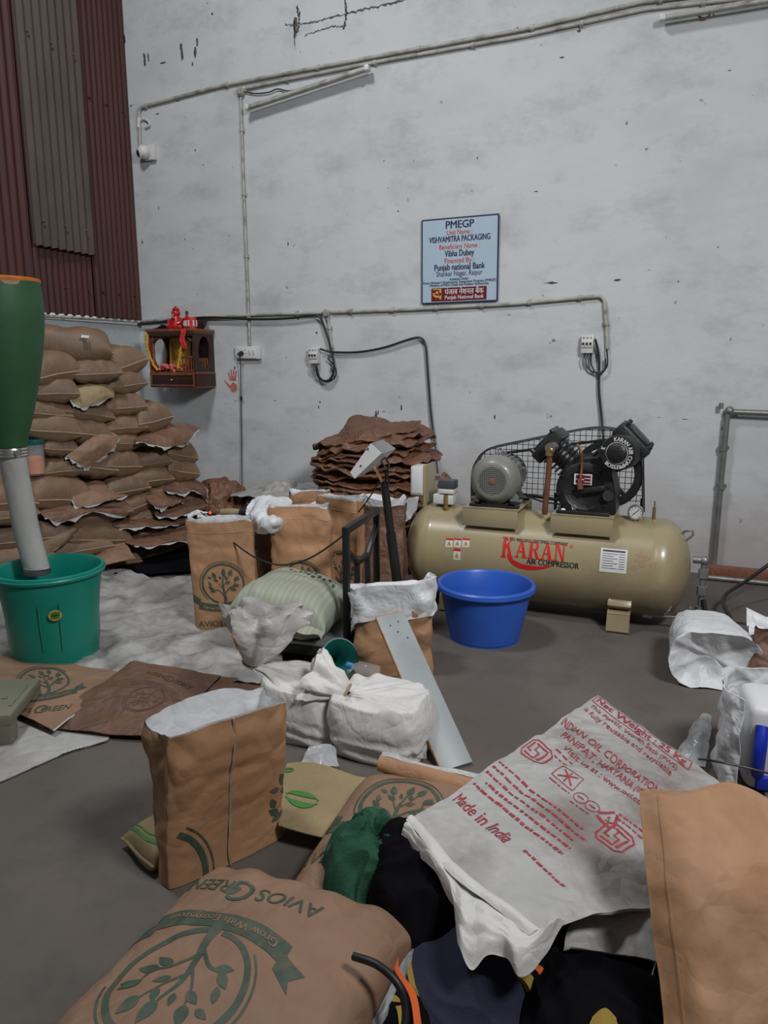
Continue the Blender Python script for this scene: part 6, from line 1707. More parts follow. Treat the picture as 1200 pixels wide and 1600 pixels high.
empty_bag('plastic_film', 'crumpled clear film on the floor between the two tied white sacks', 'film', [[atz(484, 1168, .05), atz(505, 1164, .06), atz(520, 1172, .03)], [atz(470, 1192, .02), atz(500, 1196, .03), atz(530, 1198, .02)]], M['film'], seed=74, amp=.012, cr=.012, nu=24, nv=18, th=.002)
# teal funnel and clear bottle
p = aty(524, 1030, 2.98)
t = thing('teal_funnel', 'dark teal plastic funnel tipped over between the white sacks and the scale', 'funnel', tuple(p), (math.radians(58), math.radians(28), .5))
b = MB(); b.lathe([(.012, -.08), (.016, -.08), (.022, -.02), (.082, .06), (.088, .065), (.086, .07), (.078, .066), (.018, -.015), (.012, -.08)], 40, closed=True); b.build('funnel_cone', M['teal_dark'], t)
b = MB(); b.lathe([(.086, .063), (.093, .066), (.092, .073), (.085, .073)], 40, closed=True); b.build('rim', M['teal_dark'], t)
p = aty(572, 1046, 2.70)
t = thing('water_bottle', 'clear plastic bottle with a blue cap lying on the plump white sack', 'bottle', tuple(p), (0, math.radians(-82), math.radians(8)))
b = MB(); b.lathe([(0, -.06), (.026, -.06), (.029, -.05), (.029, .03), (.012, .058), (.012, .066), (0, .066)], 24); b.build('bottle_body', M['clear'], t)
b = MB(); b.lathe([(0, .064), (.0145, .064), (.0145, .086), (.012, .089), (0, .089)], 20); b.build('cap', M['bottle_cap'], t)

# ------------------------------------------------------------------ lined kraft bag and leaning plank
lb = V(-1.27, 3.27, .004)
t = standing_bag('kraft_bag', 'kraft bag with a big white lining folded out, behind the leaning plank', 'bag', .44, .26, .36, 81, tuple(lb), FACE - .02, M['kraft'], liner=None, wr=.012, hem=False, top_d=.24)
S = bag_fn(.44, .26, .36, 81, wr=.012, top_d=.24)
def SLn(u, v):
    a_ = 2 * PI * u
    if v < .5:
        q = v / .5; p = S(u, 1.0); c = V(0, 0, p.z)
        p = c + (p - c) * lerp(.80, 1.06, q); p.z += .06 * math.sin(PI * q * .5) + .02
    else:
        q = (v - .5) / .5; p = S(u, 1.0 - .26 * q * (1 + .4 * noise.noise(V(math.cos(a_) * 2, math.sin(a_) * 2, 1)))); c = V(0, 0, p.z)
        p = c + (p - c) * (1.10 + .02 * q); p.z += .08 * (1 - q) ** 2
    d = noise.fractal(V(p.x * 9, p.y * 9, p.z * 9 + 4), 1., 2., 4)
    p += V(math.cos(a_), math.sin(a_), .6) * (.010 * d + .012 * (crumple(p * 10) - .5))
    p.z += .05 * math.cos(a_ + .5)
    return p
b = MB(); b.grid(SLn, 120, 36, 0, wrap=True); b.build('folded_lining', M['liner'], t, recalc=False)
b = MB(); b.grid(lambda u, v: V(0, 0, .30) + (S(u, .85) - V(0, 0, S(u, .85).z)) * .9 * v + V(0, 0, .02 * noise.noise(V(u * 9, v * 4, 2))), 40, 8, 0, wrap=True); b.build('white_filling', M['liner'], t, recalc=False)
pA = atz(714, 1199, .004); pB = aty(609, 961, pA.y + .42)
ax = (pB - pA); ln = ax.length; az = ax.normalized()
side = (atz(737, 1197, .004) - atz(690, 1202, .004)).normalized(); side = (side - az * side.dot(az)).normalized(); nr = az.cross(side).normalized()
Rp = Matrix((side, az, nr)).transposed()
t = thing('wooden_plank', 'long grey laminated plank leaning on the lined kraft bag', 'plank', tuple(pA))
wdt = .128
b = MB(); b.box(pA + az * ln / 2 + nr * .0, (wdt, ln, .018), Rp, bevel=.001); b.build('laminate_board', M['plank'], t, world=True)
b = MB(); b.box(pA + az * ln / 2 - side * (wdt / 2 + .002), (.004, ln, .0185), Rp); b.box(pA + az * (ln + .002), (wdt, .004, .0185), Rp); b.build('raw_edge', M['wood_light'], t, world=True)
b = MB(); sgn = 1 if nr.dot(EYE - pA) > 0 else -1
for dx, dy in ((-.02, .06), (.02, .05), (.0, .10), (.03, .14)): b.cyl(pA + az * (ln - dy) + side * dx + nr * sgn * .0085, pA + az * (ln - dy) + side * dx + nr * sgn * .0098, .004, n=8)
b.build('screw_hole', M['black'], t, world=True)

# ------------------------------------------------------------------ right-hand side
p = V(.20, 3.78, 0)
t = thing('white_bag', 'full white lined bag lying on its side with the open end to the front', 'bag', tuple(p), (0, 0, FACE * .3))
def SW_(u, v):
    a_ = 2 * PI * u; ca, sa = math.cos(a_), math.sin(a_)
    rx, rz = .192, .136
    if v < .30:
        q = v / .30; r = q; y = -.10 - .02 * (1 - q) + .05 * (1 - q ** 2) * 1.6 - .10
    elif v < .45:
        q = (v - .30) / .15; r = 1 + .08 * math.sin(PI * q); y = -.20 + .02 * q - .02 * math.sin(PI * q)
    else:
        q = (v - .45) / .55; r = lerp(1.02, .78, q ** 2); y = lerp(-.18, .24, q)
    k = 1 + .09 * min(1, v / .3) * noise.fractal(V(ca * 1.5, sa * 1.5, v * 3 + 3), 1., 2., 4)
    x = sgnpow(ca, .7) * rx * r * k; z = sgnpow(sa, .8) * rz * r * k
    pz = V(x, y + .03 * min(1, v / .3) * noise.noise(V(ca * 2, sa * 2, v * 5)) + .03 * noise.noise(V(x * 7, z * 7, 2)), z + .138)
    pz += V(0, -1, 0) * .010 * (crumple(V(x * 8, z * 8, v * .5)) - .5)
    pz.z = max(.004, pz.z)
    return pz
b = MB(); b.grid(SW_, 100, 60, 0, wrap=True); b.build('bag_body', M['liner'], t)
b = MB()
def SEar(u, v): return V(.17 + .16 * v, -.02 + .12 * u, .22 + .09 * u - .02 * v + .02 * math.sin(u * 9 + v * 4))
b.sheet(SEar, 16, 16, .004); b.build('bag_flap', M['liner'], t)
t = standing_bag('kraft_bag', 'brown kraft bag at the right frame edge beside the white lined bag', 'bag', .42, .26, .30, 91, (.58, 3.62, .004), -.25, M['kraft_dark'], liner=None, wr=.012, belly=.05, hem=False, top_d=.05)
t = standing_bag('kraft_bag', 'tall brown bag behind the white lined bag at the right frame edge', 'bag', .36, .24, .44, 92, (.66, 4.02, .004), -.2, M['kraft_dark'], liner=None, wr=.01, top_d=.1)
# white film-wrapped can with a blue handle
pc2 = V(.335, 2.80, 0)
t = thing('plastic_can', 'white plastic can with a cobalt blue handle wrapped in a white sack', 'can', tuple(pc2), (0, 0, .12))
b = MB(); b.box((.06, .02, .17), (.22, .24, .32), bevel=.035, seg=4); b.cyl((.10, .0, .33), (.10, 0, .37), .035, n=20); b.build('can_body', M['white'], t)
b = MB(); hnd = path3([V(-.01, -.10, .08), V(-.018, -.128, .12), V(-.018, -.132, .20), V(-.01, -.10, .26)], 16); b.tube(hnd, [.022] * len(hnd), 12); b.build('blue_handle', M['cobalt'], t)
b = MB(); b.box((.01, -.105, .05), (.05, .03, .05), bevel=.008); b.build('blue_tap', M['cobalt'], t)
def wrapS(u, v):
    a_ = lerp(PI * .50, PI * 1.33, u); ca, sa = math.cos(a_), math.sin(a_)
    z = .36 * v
    k = 1 + .05 * noise.fractal(V(ca * 2, sa * 2, v * 3 + 9), 1., 2., 3)
    p = V(.06 + sgnpow(ca, .6) * .19 * k, .02 + sgnpow(sa, .6) * .175 * k, z + .004 + .015 * noise.noise(V(u * 5, v * 2, 4)) * v)
    return p + V(ca, sa, 0) * .016 * (crumple(p * 9) - .5)
o = MB(); o.sheet(wrapS, 70, 40, .004); ws = o.build('white_wrap', M['liner']); ws.location = ws.location + pc2; tag(ws, 'white sack sheet folded round the back and left of the plastic can', 'wrap')
empty_bag('plastic_film', 'clear grey film crumpled on the floor left of the white plastic can', 'film', [[atz(1090, 1126, .05), atz(1100, 1116, .06), atz(1112, 1120, .06)], [atz(1074, 1150, .06), atz(1092, 1146, .09), atz(1108, 1152, .07)], [atz(1056, 1184, .01), atz(1078, 1194, .02), atz(1102, 1200, .02)]], M['film'], seed=93, amp=.006, cr=.012, nu=30, nv=26, th=.002)
cable('rope', 'thin dark rope stretched across the white wrapped can', [atz(1092, 1186, .10), aty(1115, 1189, 2.56), aty(1165, 1199, 2.56), aty(1215, 1212, 2.58)], .004, 'wood_dark')
# ------------------------------------------------------------------ near standing bag and its neighbours
fl_ = atz(254, 1402, 0); fr_ = atz(458, 1306, 0)
ang = math.atan2(fr_.y - fl_.y, fr_.x - fl_.x); wid = (fr_ - fl_).length
mid = (fl_ + fr_) / 2; back = V(-math.sin(ang), math.cos(ang), 0)
DN = .10
cN = mid + back * (DN / 2)
t = standing_bag('kraft_bag', 'nearest open kraft bag standing by itself, with a pale glued seam down its face', 'bag', wid * .985, DN, .485, 101, (cN.x, cN.y, .004), ang, M['kraft'], logo=(wid * .57, .14, .17, 'ink_green'), wr=.007, hem=False, top_d=.22, seam=-.005, depth=.6, flare=.004, nu=150, nv=80, rim=.018,
  extra=[ribbon(arc2(-wid * .62, .02, .19, -.2, .95, 24), .018), ribbon(arc2(-wid * .62, .02, .215, -.1, .9, 24), .006)])
# yellow pack lying behind its left foot
def lying_pack(name, label, L, W, H, seed, m, loc, rot, wr=.006, eu=9., pu=.35):
    t = thing(name, label, 'bag', loc, rot)
    S = sack_fn(L, W, H, seed, wr, eu=eu, pu=pu)
    b = sack_mesh(MB(), S, 60, 44)
    return t, S, b
pA = atz(205, 1283, .04)
cP = fl_ + back * (DN + .115) + V(math.cos(ang), math.sin(ang), 0) * .17
t, S, b = lying_pack('kraft_pack', 'yellowish kraft pack lying flat behind the left foot of the near standing bag', .34, .20, .09, 111, M['kraft_yellow'], (cP.x, cP.y, .045), (0, 0, ang + .12))
F = lambda x, y: S(max(-1, min(1, x / .17)), max(-1, min(1, y / .10)), 1)
b.decal(F, [ribbon(arc2(.0, .03, .12, PI * .9, PI * 1.6, 30), .014), ribbon(arc2(.0, .03, .10, PI * .9, PI * 1.6, 30), .005)], 1, .002, .02)
b.build('pack_paper', [M['kraft_yellow'], M['ink_leaf']], t, recalc=False)
q = MB(); q.tube([S(-.99, -.9 + 1.8 * i / 20, 1) for i in range(21)], .006, 8); q.build('sewn_edge', M['thread'], t)

# yellow flattened bag with the leaf stripe
t = floor_sheet('flat_bag', 'flattened yellow kraft bag with bright green leaf stripes right of the near bag', 'bag', [[(448, 1192, .05), (490, 1192, .05), (560, 1212, .06), (640, 1220, .05)], [(440, 1230, .05), (490, 1240, .06), (540, 1250, .06), (600, 1260, .05)], [(435, 1290, .05), (470, 1300, .05), (520, 1310, .05), (580, 1320, .04)]], M['kraft_yellow'], 112, .004, .004, .02)
S3 = patch([[atz(448, 1192, .07), atz(490, 1192, .07), atz(560, 1212, .08), atz(640, 1220, .07)], [atz(440, 1230, .07), atz(490, 1240, .08), atz(540, 1250, .08), atz(600, 1260, .07)], [atz(435, 1290, .07), atz(470, 1300, .07), atz(520, 1310, .07), atz(580, 1320, .06)]])
S3 = crinkle(S3, .004, 6, 112, .004, 5)
b = MB()
def lf(cu, cv, su, sv):
    F = lambda x, y: S3(max(0, min(1, cu + x)), max(0, min(1, cv - y)))
    up = [(lerp(-su, su, i / 16), sv * (1 - (2 * i / 16 - 1) ** 2) ** .7) for i in range(17)]
    dn = [(lerp(-su, su, i / 16), sv * .30) for i in range(17)]
    b = MB(); b.decal(F, [ribbon([((x0 + x1) / 2, (y0 + y1) / 2) for (x0, y0), (x1, y1) in zip(up, dn)], [abs(y0 - y1) * .9 + .004 for (x0, y0), (x1, y1) in zip(up, dn)])], 0, .003, .02)
    b.decal(F, [ribbon([(x, -(y0 + y1) / 2) for (x, y0), (x1, y1) in zip(up, dn)], [abs(y0 - y1) * .9 + .004 for (x, y0), (x1, y1) in zip(up, dn)])], 0, .003, .02)
    b.build('leaf_print', M['ink_leaf'], t, world=True, recalc=False)
lf(.24, .60, .16, .10); lf(.06, .2, .07, .05)

# pack with the tree print, lying face up
A, B_, C_, D_ = atz(568, 1192, .13), atz(745, 1212, .13), atz(800, 1400, .16), atz(424, 1392, .13)
t = thing('kraft_pack', 'full kraft pack lying face up with green tree print, before the leaning plank', 'bag')
t.location = V(-.72, 1.9, 0)
o_ = V(7, 3, 1)
def SPk(x, y):
    """x, y in -1..1 over the pack's face"""
    u, v = (x + 1) / 2, (1 - y) / 2
    p = (A.lerp(B_, u)).lerp(D_.lerp(C_, u), v)
    h = (max(0, 1 - abs(x) ** 5) ** .45) * (max(0, 1 - abs(y) ** 6) ** .45)
    p.z = .02 + .135 * h + .010 * noise.noise(V(p.x * 6, p.y * 6, 2)) * h
    return p
b = MB(); b.grid(lambda u, v: SPk(2 * u - 1, 2 * v - 1), 70, 60, 0)
b.grid(lambda u, v: V(SPk(2 * u - 1, 2 * v - 1).x, SPk(2 * u - 1, 2 * v - 1).y, .008), 20, 20, 0, flip=True)
b.grid(lambda u, v: lerp(SPk(2 * u - 1, -1), V(SPk(2 * u - 1, -1).x, SPk(2 * u - 1, -1).y, .008), v), 40, 1, 0)
uw = ((B_ - A).length + (C_ - D_).length) / 2 / 2; vh = ((D_ - A).length) / 2
rr_ = .158; ct_, st_ = math.cos(-.22), math.sin(-.22)
def tfp(x, y):
    x, y = x * ct_ - y * st_, x * st_ + y * ct_
    return ((x * rr_ - .035) / uw * .86, (y * rr_ + .075) / vh)
i_, p_ = tree_logo()
F = lambda x, y: SPk(max(-1, min(1, x)), max(-1, min(1, y)))
inside = [q for q in i_]
b.decal(F, inside, 1, .0018, .03, tfp); b.decal(F, p_, 2, .0028, .03, tfp)
b.build('pack_paper', [M['kraft_pink'], M['ink_green'], M['kraft_pink']], t, world=True, recalc=False)
# rolled bag edge beyond it
r0, r1, r2 = atz(596, 1178, .17), atz(660, 1196, .17), atz(745, 1214, .16)
def SRl(u, v):
    p = cat([r0, r1, r2, atz(800, 1224, .15)], u)
    a_ = lerp(-.3 * PI, 1.2 * PI, v)
    q = V(0, math.cos(a_) * .035, math.sin(a_) * .028)
    return p + q + V(0, 0, .006 * noise.noise(V(u * 7, v * 3, 1)) - .03 + .0)
t = thing('rolled_bag', 'kraft bag with rolled up white rimmed mouth behind the tree print pack', 'bag')
t.location = V(r1.x, r1.y, 0)
b = MB(); b.sheet(SRl, 50, 16, .004)
b.sheet(lambda u, v: lerp(SRl(u, 0), V(SRl(u, 0).x, SRl(u, 0).y + .01, .05), v), 30, 6, .004)
b.build('rolled_paper', M['kraft'], t, world=True)
b = MB(); b.sheet(lambda u, v: SRl(.02 + .96 * u, .62) + V(0, .004 + .008 * v, .004 + .012 * v + .004 * math.sin(u * 13)), 40, 2, .002); b.build('white_rim', M['liner'], t, world=True)

# ------------------------------------------------------------------ garments and cloth heaps
def heap(name, label, cat_, outline, zt, seed, m, base=None, fold=.03, fsc=7., top=.35, nu=110, nv=46, zb=.02, peak=(0, 0), group=None, post=None):
    """a rumpled cloth heap: outline points (on the ground plan), rising to zt in the middle"""
    O = [Vector((p.x, p.y, 0)) for p in outline]; n = len(O)
    c = sum(O, V(0, 0, 0)) / n + V(peak[0], peak[1], 0)
    def S(u, v):
        f = u * n; i = int(f) % n; f -= int(f)
        P = [O[(i - 1) % n], O[i], O[(i + 1) % n], O[(i + 2) % n]]
        e = cat([P[0], P[1], P[2], P[3]], (1 + f) / 3)
        r = v ** .8
        p = c.lerp(e, r)
        w = V(p.x * fsc, p.y * fsc, seed * 2.3)
        warp = V(noise.noise(w * .6), noise.noise(w * .6 + V(9, 2, 4)), 0) * 1.6
        rid = 1 - abs(noise.noise(w + warp)) * 2.2
        rid2 = 1 - abs(noise.noise(w * 2.1 + warp * 1.5 + V(3, 3, 3))) * 2
        h = (1 - r ** 3) ** .6
        z = zb + (zt - zb) * h + (fold * rid + fold * .45 * rid2) * min(1, (1 - r) * 4) - fold * .6
        return V(p.x + .02 * noise.noise(w * .9 + V(1, 7, 2)), p.y + .02 * noise.noise(w * .9 + V(5, 1, 8)), max(.004, z))
    b = MB(); b.grid(S, nu, nv, 0, wrap=True); b.add([V(S(i / 40, 1).x, S(i / 40, 1).y, .003) for i in range(40)], [list(range(40))])
    o = b.build(name, m, recalc=True, merge=.0004)
    return tag(o, label, cat_, group)
heap('green_cloth', 'bundled dark green cloth at the edge of the tree print pack', 'cloth', [atz(*q, .13) for q in ((500, 1372), (506, 1322), (545, 1296), (610, 1292), (664, 1330), (660, 1400), (600, 1430), (540, 1425))], .235, 3, M['green_cloth'], fold=.030, fsc=15., nu=150, nv=60, zb=.10)
heap('black_cloth', 'black cloth heap between the green bundle and the printed white sack', 'cloth', [atz(*q, .12) for q in ((575, 1345), (590, 1316), (650, 1308), (720, 1330), (770, 1400), (760, 1470), (690, 1500), (600, 1480), (560, 1420))], .265, 5, M['black_cloth'], fold=.030, fsc=9., zb=.06)
heap('black_cloth', 'black clothing under the printed white sack next to the near brown bag', 'cloth', [atz(*q, .10) for q in ((800, 1500), (860, 1440), (960, 1420), (1060, 1440), (1070, 1560), (1060, 1680), (900, 1690), (800, 1640))], .17, 7, M['black_cloth'], fold=.028, fsc=7., zb=.01)
heap('black_cloth', 'black cloth below the front sack corner beside the grey handle', 'cloth', [atz(*q, .06) for q in ((560, 1500), (610, 1490), (660, 1530), (690, 1610), (680, 1700), (560, 1700), (530, 1600))], .11, 9, M['black_cloth'], fold=.022, fsc=8., zb=.01)
def garment():
    ctrl = [[atz(636, 1462, 0.115), atz(672, 1450, 0.135), atz(715, 1430, 0.175), atz(755, 1430, 0.195), atz(800, 1450, 0.185)],
            [atz(630, 1480, 0.115), atz(672, 1480, 0.145), atz(722, 1478, 0.165), atz(780, 1478, 0.175), atz(850, 1490, 0.155)],
            [atz(632, 1520, 0.105), atz(690, 1530, 0.125), atz(740, 1530, 0.145), atz(800, 1530, 0.145), atz(845, 1528, 0.125)],
            [atz(645, 1570, 0.095), atz(700, 1580, 0.105), atz(750, 1580, 0.115), atz(800, 1572, 0.115), atz(838, 1552, 0.095)],
            [atz(672, 1640, 0.075), atz(720, 1640, 0.085), atz(770, 1640, 0.085), atz(812, 1620, 0.075), atz(835, 1590, 0.050)]]
    t = thing('knit_garment', 'navy knitted garment with mustard and orange trim under the printed white sack', 'clothing')
    S0 = patch(ctrl); o = V(4, 8, 2)
    def S(u, v):
        p = S0(u, v); w = V(p.x * 6, p.y * 6, 1) + o
        p.z += .020 * (1 - abs(noise.noise(w + V(noise.noise(w), noise.noise(w * 1.3), 0))) * 2) - .012
        return p
    t.location = V(S(.5, .5).x, S(.5, .5).y, .02)
    b = MB(); b.sheet(S, 70, 70, -.006); b.build('knit_body', M['navy_cloth'], t, world=True)
    for nm, u0, w, m in (('mustard_trim', .045, .05, 'yellow_cloth'), ('orange_trim', -.035, .035, 'orange_cloth'), ('mustard_trim', .965, .06, 'yellow_cloth')):
        def SE(u, v, u0=u0, w=w):
            uu = u0 + w * (u - .5)
            p = S(max(0, min(1, uu)), v)
            if uu < 0: q = S(0, v); d = (S(.03, v) - q); p = q + d * (uu / .03) + V(0, 0, -.008)
            if nm == 'mustard_trim' and u0 > .5: v = v
            return p + V(0, 0, .006)
        q = MB(); q.sheet(SE, 6, 60, -.005); q.build(nm, M[m], t, world=True)
    return t
garment()
t = thing('striped_cuff', 'striped cuff in mustard, black and orange peeking out below the printed white sack', 'clothing')
cA, cB = atz(806, 1524, .15), atz(858, 1500, .155); cC, cD = atz(834, 1558, .125), atz(868, 1524, .13)
t.location = V(cA.x, cA.y, .05)
for i, (m, a_, e_) in enumerate((('yellow_cloth', 0, .28), ('black_cloth', .28, .48), ('orange_cloth', .48, .68), ('black_cloth', .68, .85), ('yellow_cloth', .85, 1.0))):
    q = MB(); q.sheet(lambda u, v: lerp(lerp(cA, cB, lerp(a_, e_, u)), lerp(cC, cD, lerp(a_, e_, u)), v) + V(0, 0, .012 * math.sin(v * 3)), 4, 12, -.02); q.build('cuff_stripe', M[m], t, world=True)
# second trimmed cloth at the bottom edge
empty_bag('trim_cloth', 'dark cloth with a mustard edge at the bottom near the front brown bag', 'clothing', [[atz(925, 1592, .16), atz(945, 1576, .17), atz(962, 1592, .16)], [atz(900, 1660, .13), atz(935, 1660, .14), atz(970, 1660, .13)]], M['yellow_cloth'], seed=121, amp=.004, cr=.004, nu=20, nv=16)
# handle strap
hs = [atz(552, 1494, .255), atz(590, 1508, .26), atz(622, 1538, .24), atz(634, 1580, .20), atz(628, 1630, .16)]
t = thing('strap_handle', 'black rubbery strap handle arching out beside the front sack', 'strap'); t.location = V(hs[2].x, hs[2].y, .05)
b = MB(); pts = path3(hs, 30); b.tube(pts, .0085, 10); b.build('strap', M['black'], t, world=True)
empty_bag('mustard_binding', 'mustard binding strip curving under the black strap handle', 'strip', [[atz(604, 1558, .12), atz(612, 1552, .12)], [atz(620, 1580, .12), atz(630, 1574, .12)], [atz(626, 1640, .11), atz(640, 1640, .11)]], M['yellow_cloth'], seed=122, amp=.003, cr=.0, nu=8, nv=20)
empty_bag('orange_binding', 'orange binding strip between the strap handle and the knitted garment', 'strip', [[atz(618, 1478, .16), atz(626, 1476, .16)], [atz(614, 1510, .15), atz(624, 1514, .15)], [atz(640, 1560, .13), atz(650, 1556, .13)], [atz(648, 1620, .12), atz(660, 1618, .12)]], M['orange_cloth'], seed=123, amp=.003, cr=.0, nu=8, nv=24)

# ------------------------------------------------------------------ printed white woven sack
RW, RH = .755, 1.08                     # width across the lettering, length
TL, TR, BL, BR = atz(935, 1086, .13), atz(1150, 1246, .16), atz(632, 1292, .27), atz(850, 1462, .25)
ctrl = [[TL, atz(1003, 1133, .16), atz(1075, 1186, .17), atz(1150, 1242, .17)],
        [atz(857, 1137, .20), atz(940, 1199, .24), atz(1025, 1262, .24), atz(1112, 1328, .20)],
        [atz(757, 1204, .25), atz(845, 1273, .29), atz(935, 1343, .285), atz(1025, 1408, .25)],
        [atz(640, 1283, .29), atz(695, 1342, .30), atz(755, 1396, .295), atz(838, 1450, .28)]]
S0 = patch(ctrl)
oR = V(2, 9, 4)
def SR(u, v):
    p = S0(u, v)
    w = V(p.x * 5, p.y * 5, 0) + oR
    p.z += .010 * noise.fractal(w, 1., 2., 3) + .007 * (crumple(V(p.x * 7, p.y * 7, 1) + oR) - .5)
    p.z += .012 * math.sin((u * 1.2 + v * 2.2) * 9) * smooth(.55, 1, u) * smooth(.3, .9, v)
    return p
t = thing('printed_sack', 'white woven sack with red lettering spread over the cloth heaps', 'sack')
t.location = V(SR(.5, .5).x, SR(.5, .5).y, .05)
b = MB(); b.sheet(SR, 120, 150, -.006)
FR = lambda x, y: SR(max(0, min(1, x / RW)), max(0, min(1, 1 - y / RH)))
def rl(txt, x, y, w, h, bold=.0, align='LEFT'):
    q = text2d(txt, h * 1.36, bold, 'LEFT'); xs = [v[0] for v in q[0]]; lo = min(xs); ww = max(xs) - lo
    b.decal(FR, [mv(q, x, y, fn=lambda X, Y: ((X - lo) * w / ww, Y))], 1, .0016, .016)
def rs(shapes): b.decal(FR, shapes, 1, .0016, .02)
rl('Net Weight : 25 Kg', .035, RH - .052, .47, .052, .03)
rs(frame2(.015, RH - .092, .53, RH - .012, .005))
rl('This Plastic Woven Sack (PWS)', .045, RH - .125, .44, .027, .006); rl('is fully reusable and recyclable', .045, RH - .168, .43, .027, .006)
rl('INDIAN OIL CORPORATION LIMITED', .018, RH - .285, .60, .036, .012); rl('PANIPAT, HARYANA (INDIA)', .075, RH - .340, .43, .036, .012); rl('Visit us at : www.iocl.com', .12, RH - .395, .36, .030, .008)
def isi(x, y, s, rot=0):
    out = []
    out += [mv(q, x, y, s, rot) for q in [ribbon([(-.5, -.75), (.5, -.75), (.78, -.5), (.78, .5), (.5, .75), (-.5, .75), (-.78, .5), (-.78, -.5), (-.5, -.75)], .10)]]
    out += [mv(q, x, y, s, rot) for q in [ribbon([(.5, .5), (-.1, .5), (-.1, .05), (.2, .05), (.2, -.5), (-.5, -.5)], .12), ribbon([(.5, .2), (.45, -.5), (.4, -.2), (.4, -.5)], .12), ribbon([(-.5, .5), (-.5, -.2), (-.2, -.2)], .12), ribbon([(-.3, .5), (.5, .5), (.5, .25)], .12)]]
    rs(out)
isi(.07, RH - .50, .065); isi(.47, RH - .60, .072)
random.seed(19)
def small(x, y, w, h):
    """small print too blurred to read: a row of short strokes"""
    out = []; cx = x
    while cx < x + w:
        l = random.uniform(.008, .028); out.append(rect2(cx, y - h * .30, min(cx + l, x + w), y + h * random.uniform(.1, .32))); cx += l + random.uniform(.004, .008)
    rs(out)
small(.11, RH - .43, .07, .014); small(.12, RH - .455, .05, .012); small(.42, RH - .50, .12, .013); small(.42, RH - .522, .12, .013)
rs(frame2(.165, RH - .545, .245, RH - .470, .003)); rs([ribbon([(.18, RH - .53), (.23, RH - .485)], .006), ribbon([(.23, RH - .53), (.18, RH - .485)], .006), ribbon([(.205, RH - .535), (.205, RH - .48)], .004)]); small(.17, RH - .562, .075, .011)
rs([ribbon(arc2(.285, RH - .55, .026, 0, 2 * PI, 24), .003), ribbon(arc2(.335, RH - .55, .026, 0, 2 * PI, 24), .003), rect2(.272, RH - .554, .298, RH - .548), rect2(.322, RH - .554, .348, RH - .548)]); small(.27, RH - .592, .08, .011)
for a_ in (90, 210, 330):
    c_, s_ = math.cos(math.radians(a_)), math.sin(math.radians(a_)); c2_, s2_ = math.cos(math.radians(a_ + 100)), math.sin(math.radians(a_ + 100))
    rs([ribbon([(.405 + .042 * c_, RH - .55 + .042 * s_), (.405 + .042 * c2_, RH - .55 + .042 * s2_)], .011)])
rl('5', .398, RH - .552, .014, .024)
for i, (x, w) in enumerate(((.02, .36), (.02, .40), (.02, .38), (.06, .36), (.03, .40))):
    small(x, RH - .655 - .033 * i, w, .018)
rl('Made in India', .035, RH - .865, .26, .045, .012)
small(.36, RH - .86, .20, .014)
def stained():
    """the dirty woven plastic with one soft grey brown stain near the middle of the sack"""
    m = M['woven_dirty'].copy(); m.name = 'stained_woven_plastic'; nt = m.node_tree; bs = nt.nodes['Principled BSDF']
    old = bs.inputs['Base Color'].links[0].from_socket
    f = None
    for (u, v, rad) in ((.60, .64, .17), (.42, .60, .10), (.70, .38, .12)):
        c = SR(u, v) - V(t.location.x, t.location.y, t.location.z)
        tc = nn(nt, 'ShaderNodeTexCoord'); no = nn(nt, 'ShaderNodeTexNoise', Scale=14., Detail=6., Roughness=.7)
        nt.links.new(tc.outputs['Object'], no.inputs['Vector'])
        di = nn(nt, 'ShaderNodeVectorMath', operation='DISTANCE'); nt.links.new(tc.outputs['Object'], di.inputs[0]); di.inputs[1].default_value = c
        ma = nn(nt, 'ShaderNodeMath', operation='MULTIPLY_ADD'); ma.inputs[1].default_value = .28 * rad / .17; nt.links.new(no.outputs['Fac'], ma.inputs[0]); nt.links.new(di.outputs['Value'], ma.inputs[2])
        g = ramp(nt, ma.outputs[0], [(.10 + rad * .35, (.85, .85, .85)), (.10 + rad * 1.25, (0, 0, 0))])
        old = mixc(nt, g, old, (.215, .175, .150))
    nt.links.new(old, bs.inputs['Base Color'])
    return m
b.build('woven_body', [stained(), M['ink_red']], t, world=True, recalc=False)
# hem flap hanging down towards the lens
hemT = [SR(i / 12, 1.0) for i in range(13)]
hemB = [atz(*q) for q in ((627, 1304, .275), (648, 1328, .27), (672, 1358, .265), (692, 1388, .255), (708, 1418, .245), (713, 1450, .235), (718, 1485, .225), (736, 1512, .215), (760, 1498, .225), (790, 1496, .23), (812, 1527, .215), (850, 1490, .24), (885, 1440, .27))]
def SHm(u, v):
    p = cat(hemT, u).lerp(cat(hemB, u), v)
    w = V(p.x * 9, p.y * 9, v * 2)
    return p + V(0, -.01, .02) * math.sin(v * PI) + V(0, 0, .012 * noise.fractal(w, 1., 2., 3)) + V(0, 0, .006 * math.sin(u * 40) * v)
b = MB(); b.sheet(SHm, 110, 40, -.004); 
b.decal(lambda x, y: SHm(max(0, min(1, x)), max(0, min(1, y))), [ribbon([(.66, .10), (.665, .70)], .018)], 1, .004, .03)
b.build('hanging_hem', [M['woven'], M['ink_red']], t, world=True, recalc=False)
def SFold(u, v):
    p = SR(u, .985) + V(0, -.004, .004)
    d = (SR(u, .93) - SR(u, .985)).normalized()
    return p + d * (.03 * v - .022) + V(0, 0, .007 * math.sin(PI * v))
b = MB(); b.sheet(SFold, 90, 8, -.003); b.build('folded_hem', M['woven'], t, world=True)
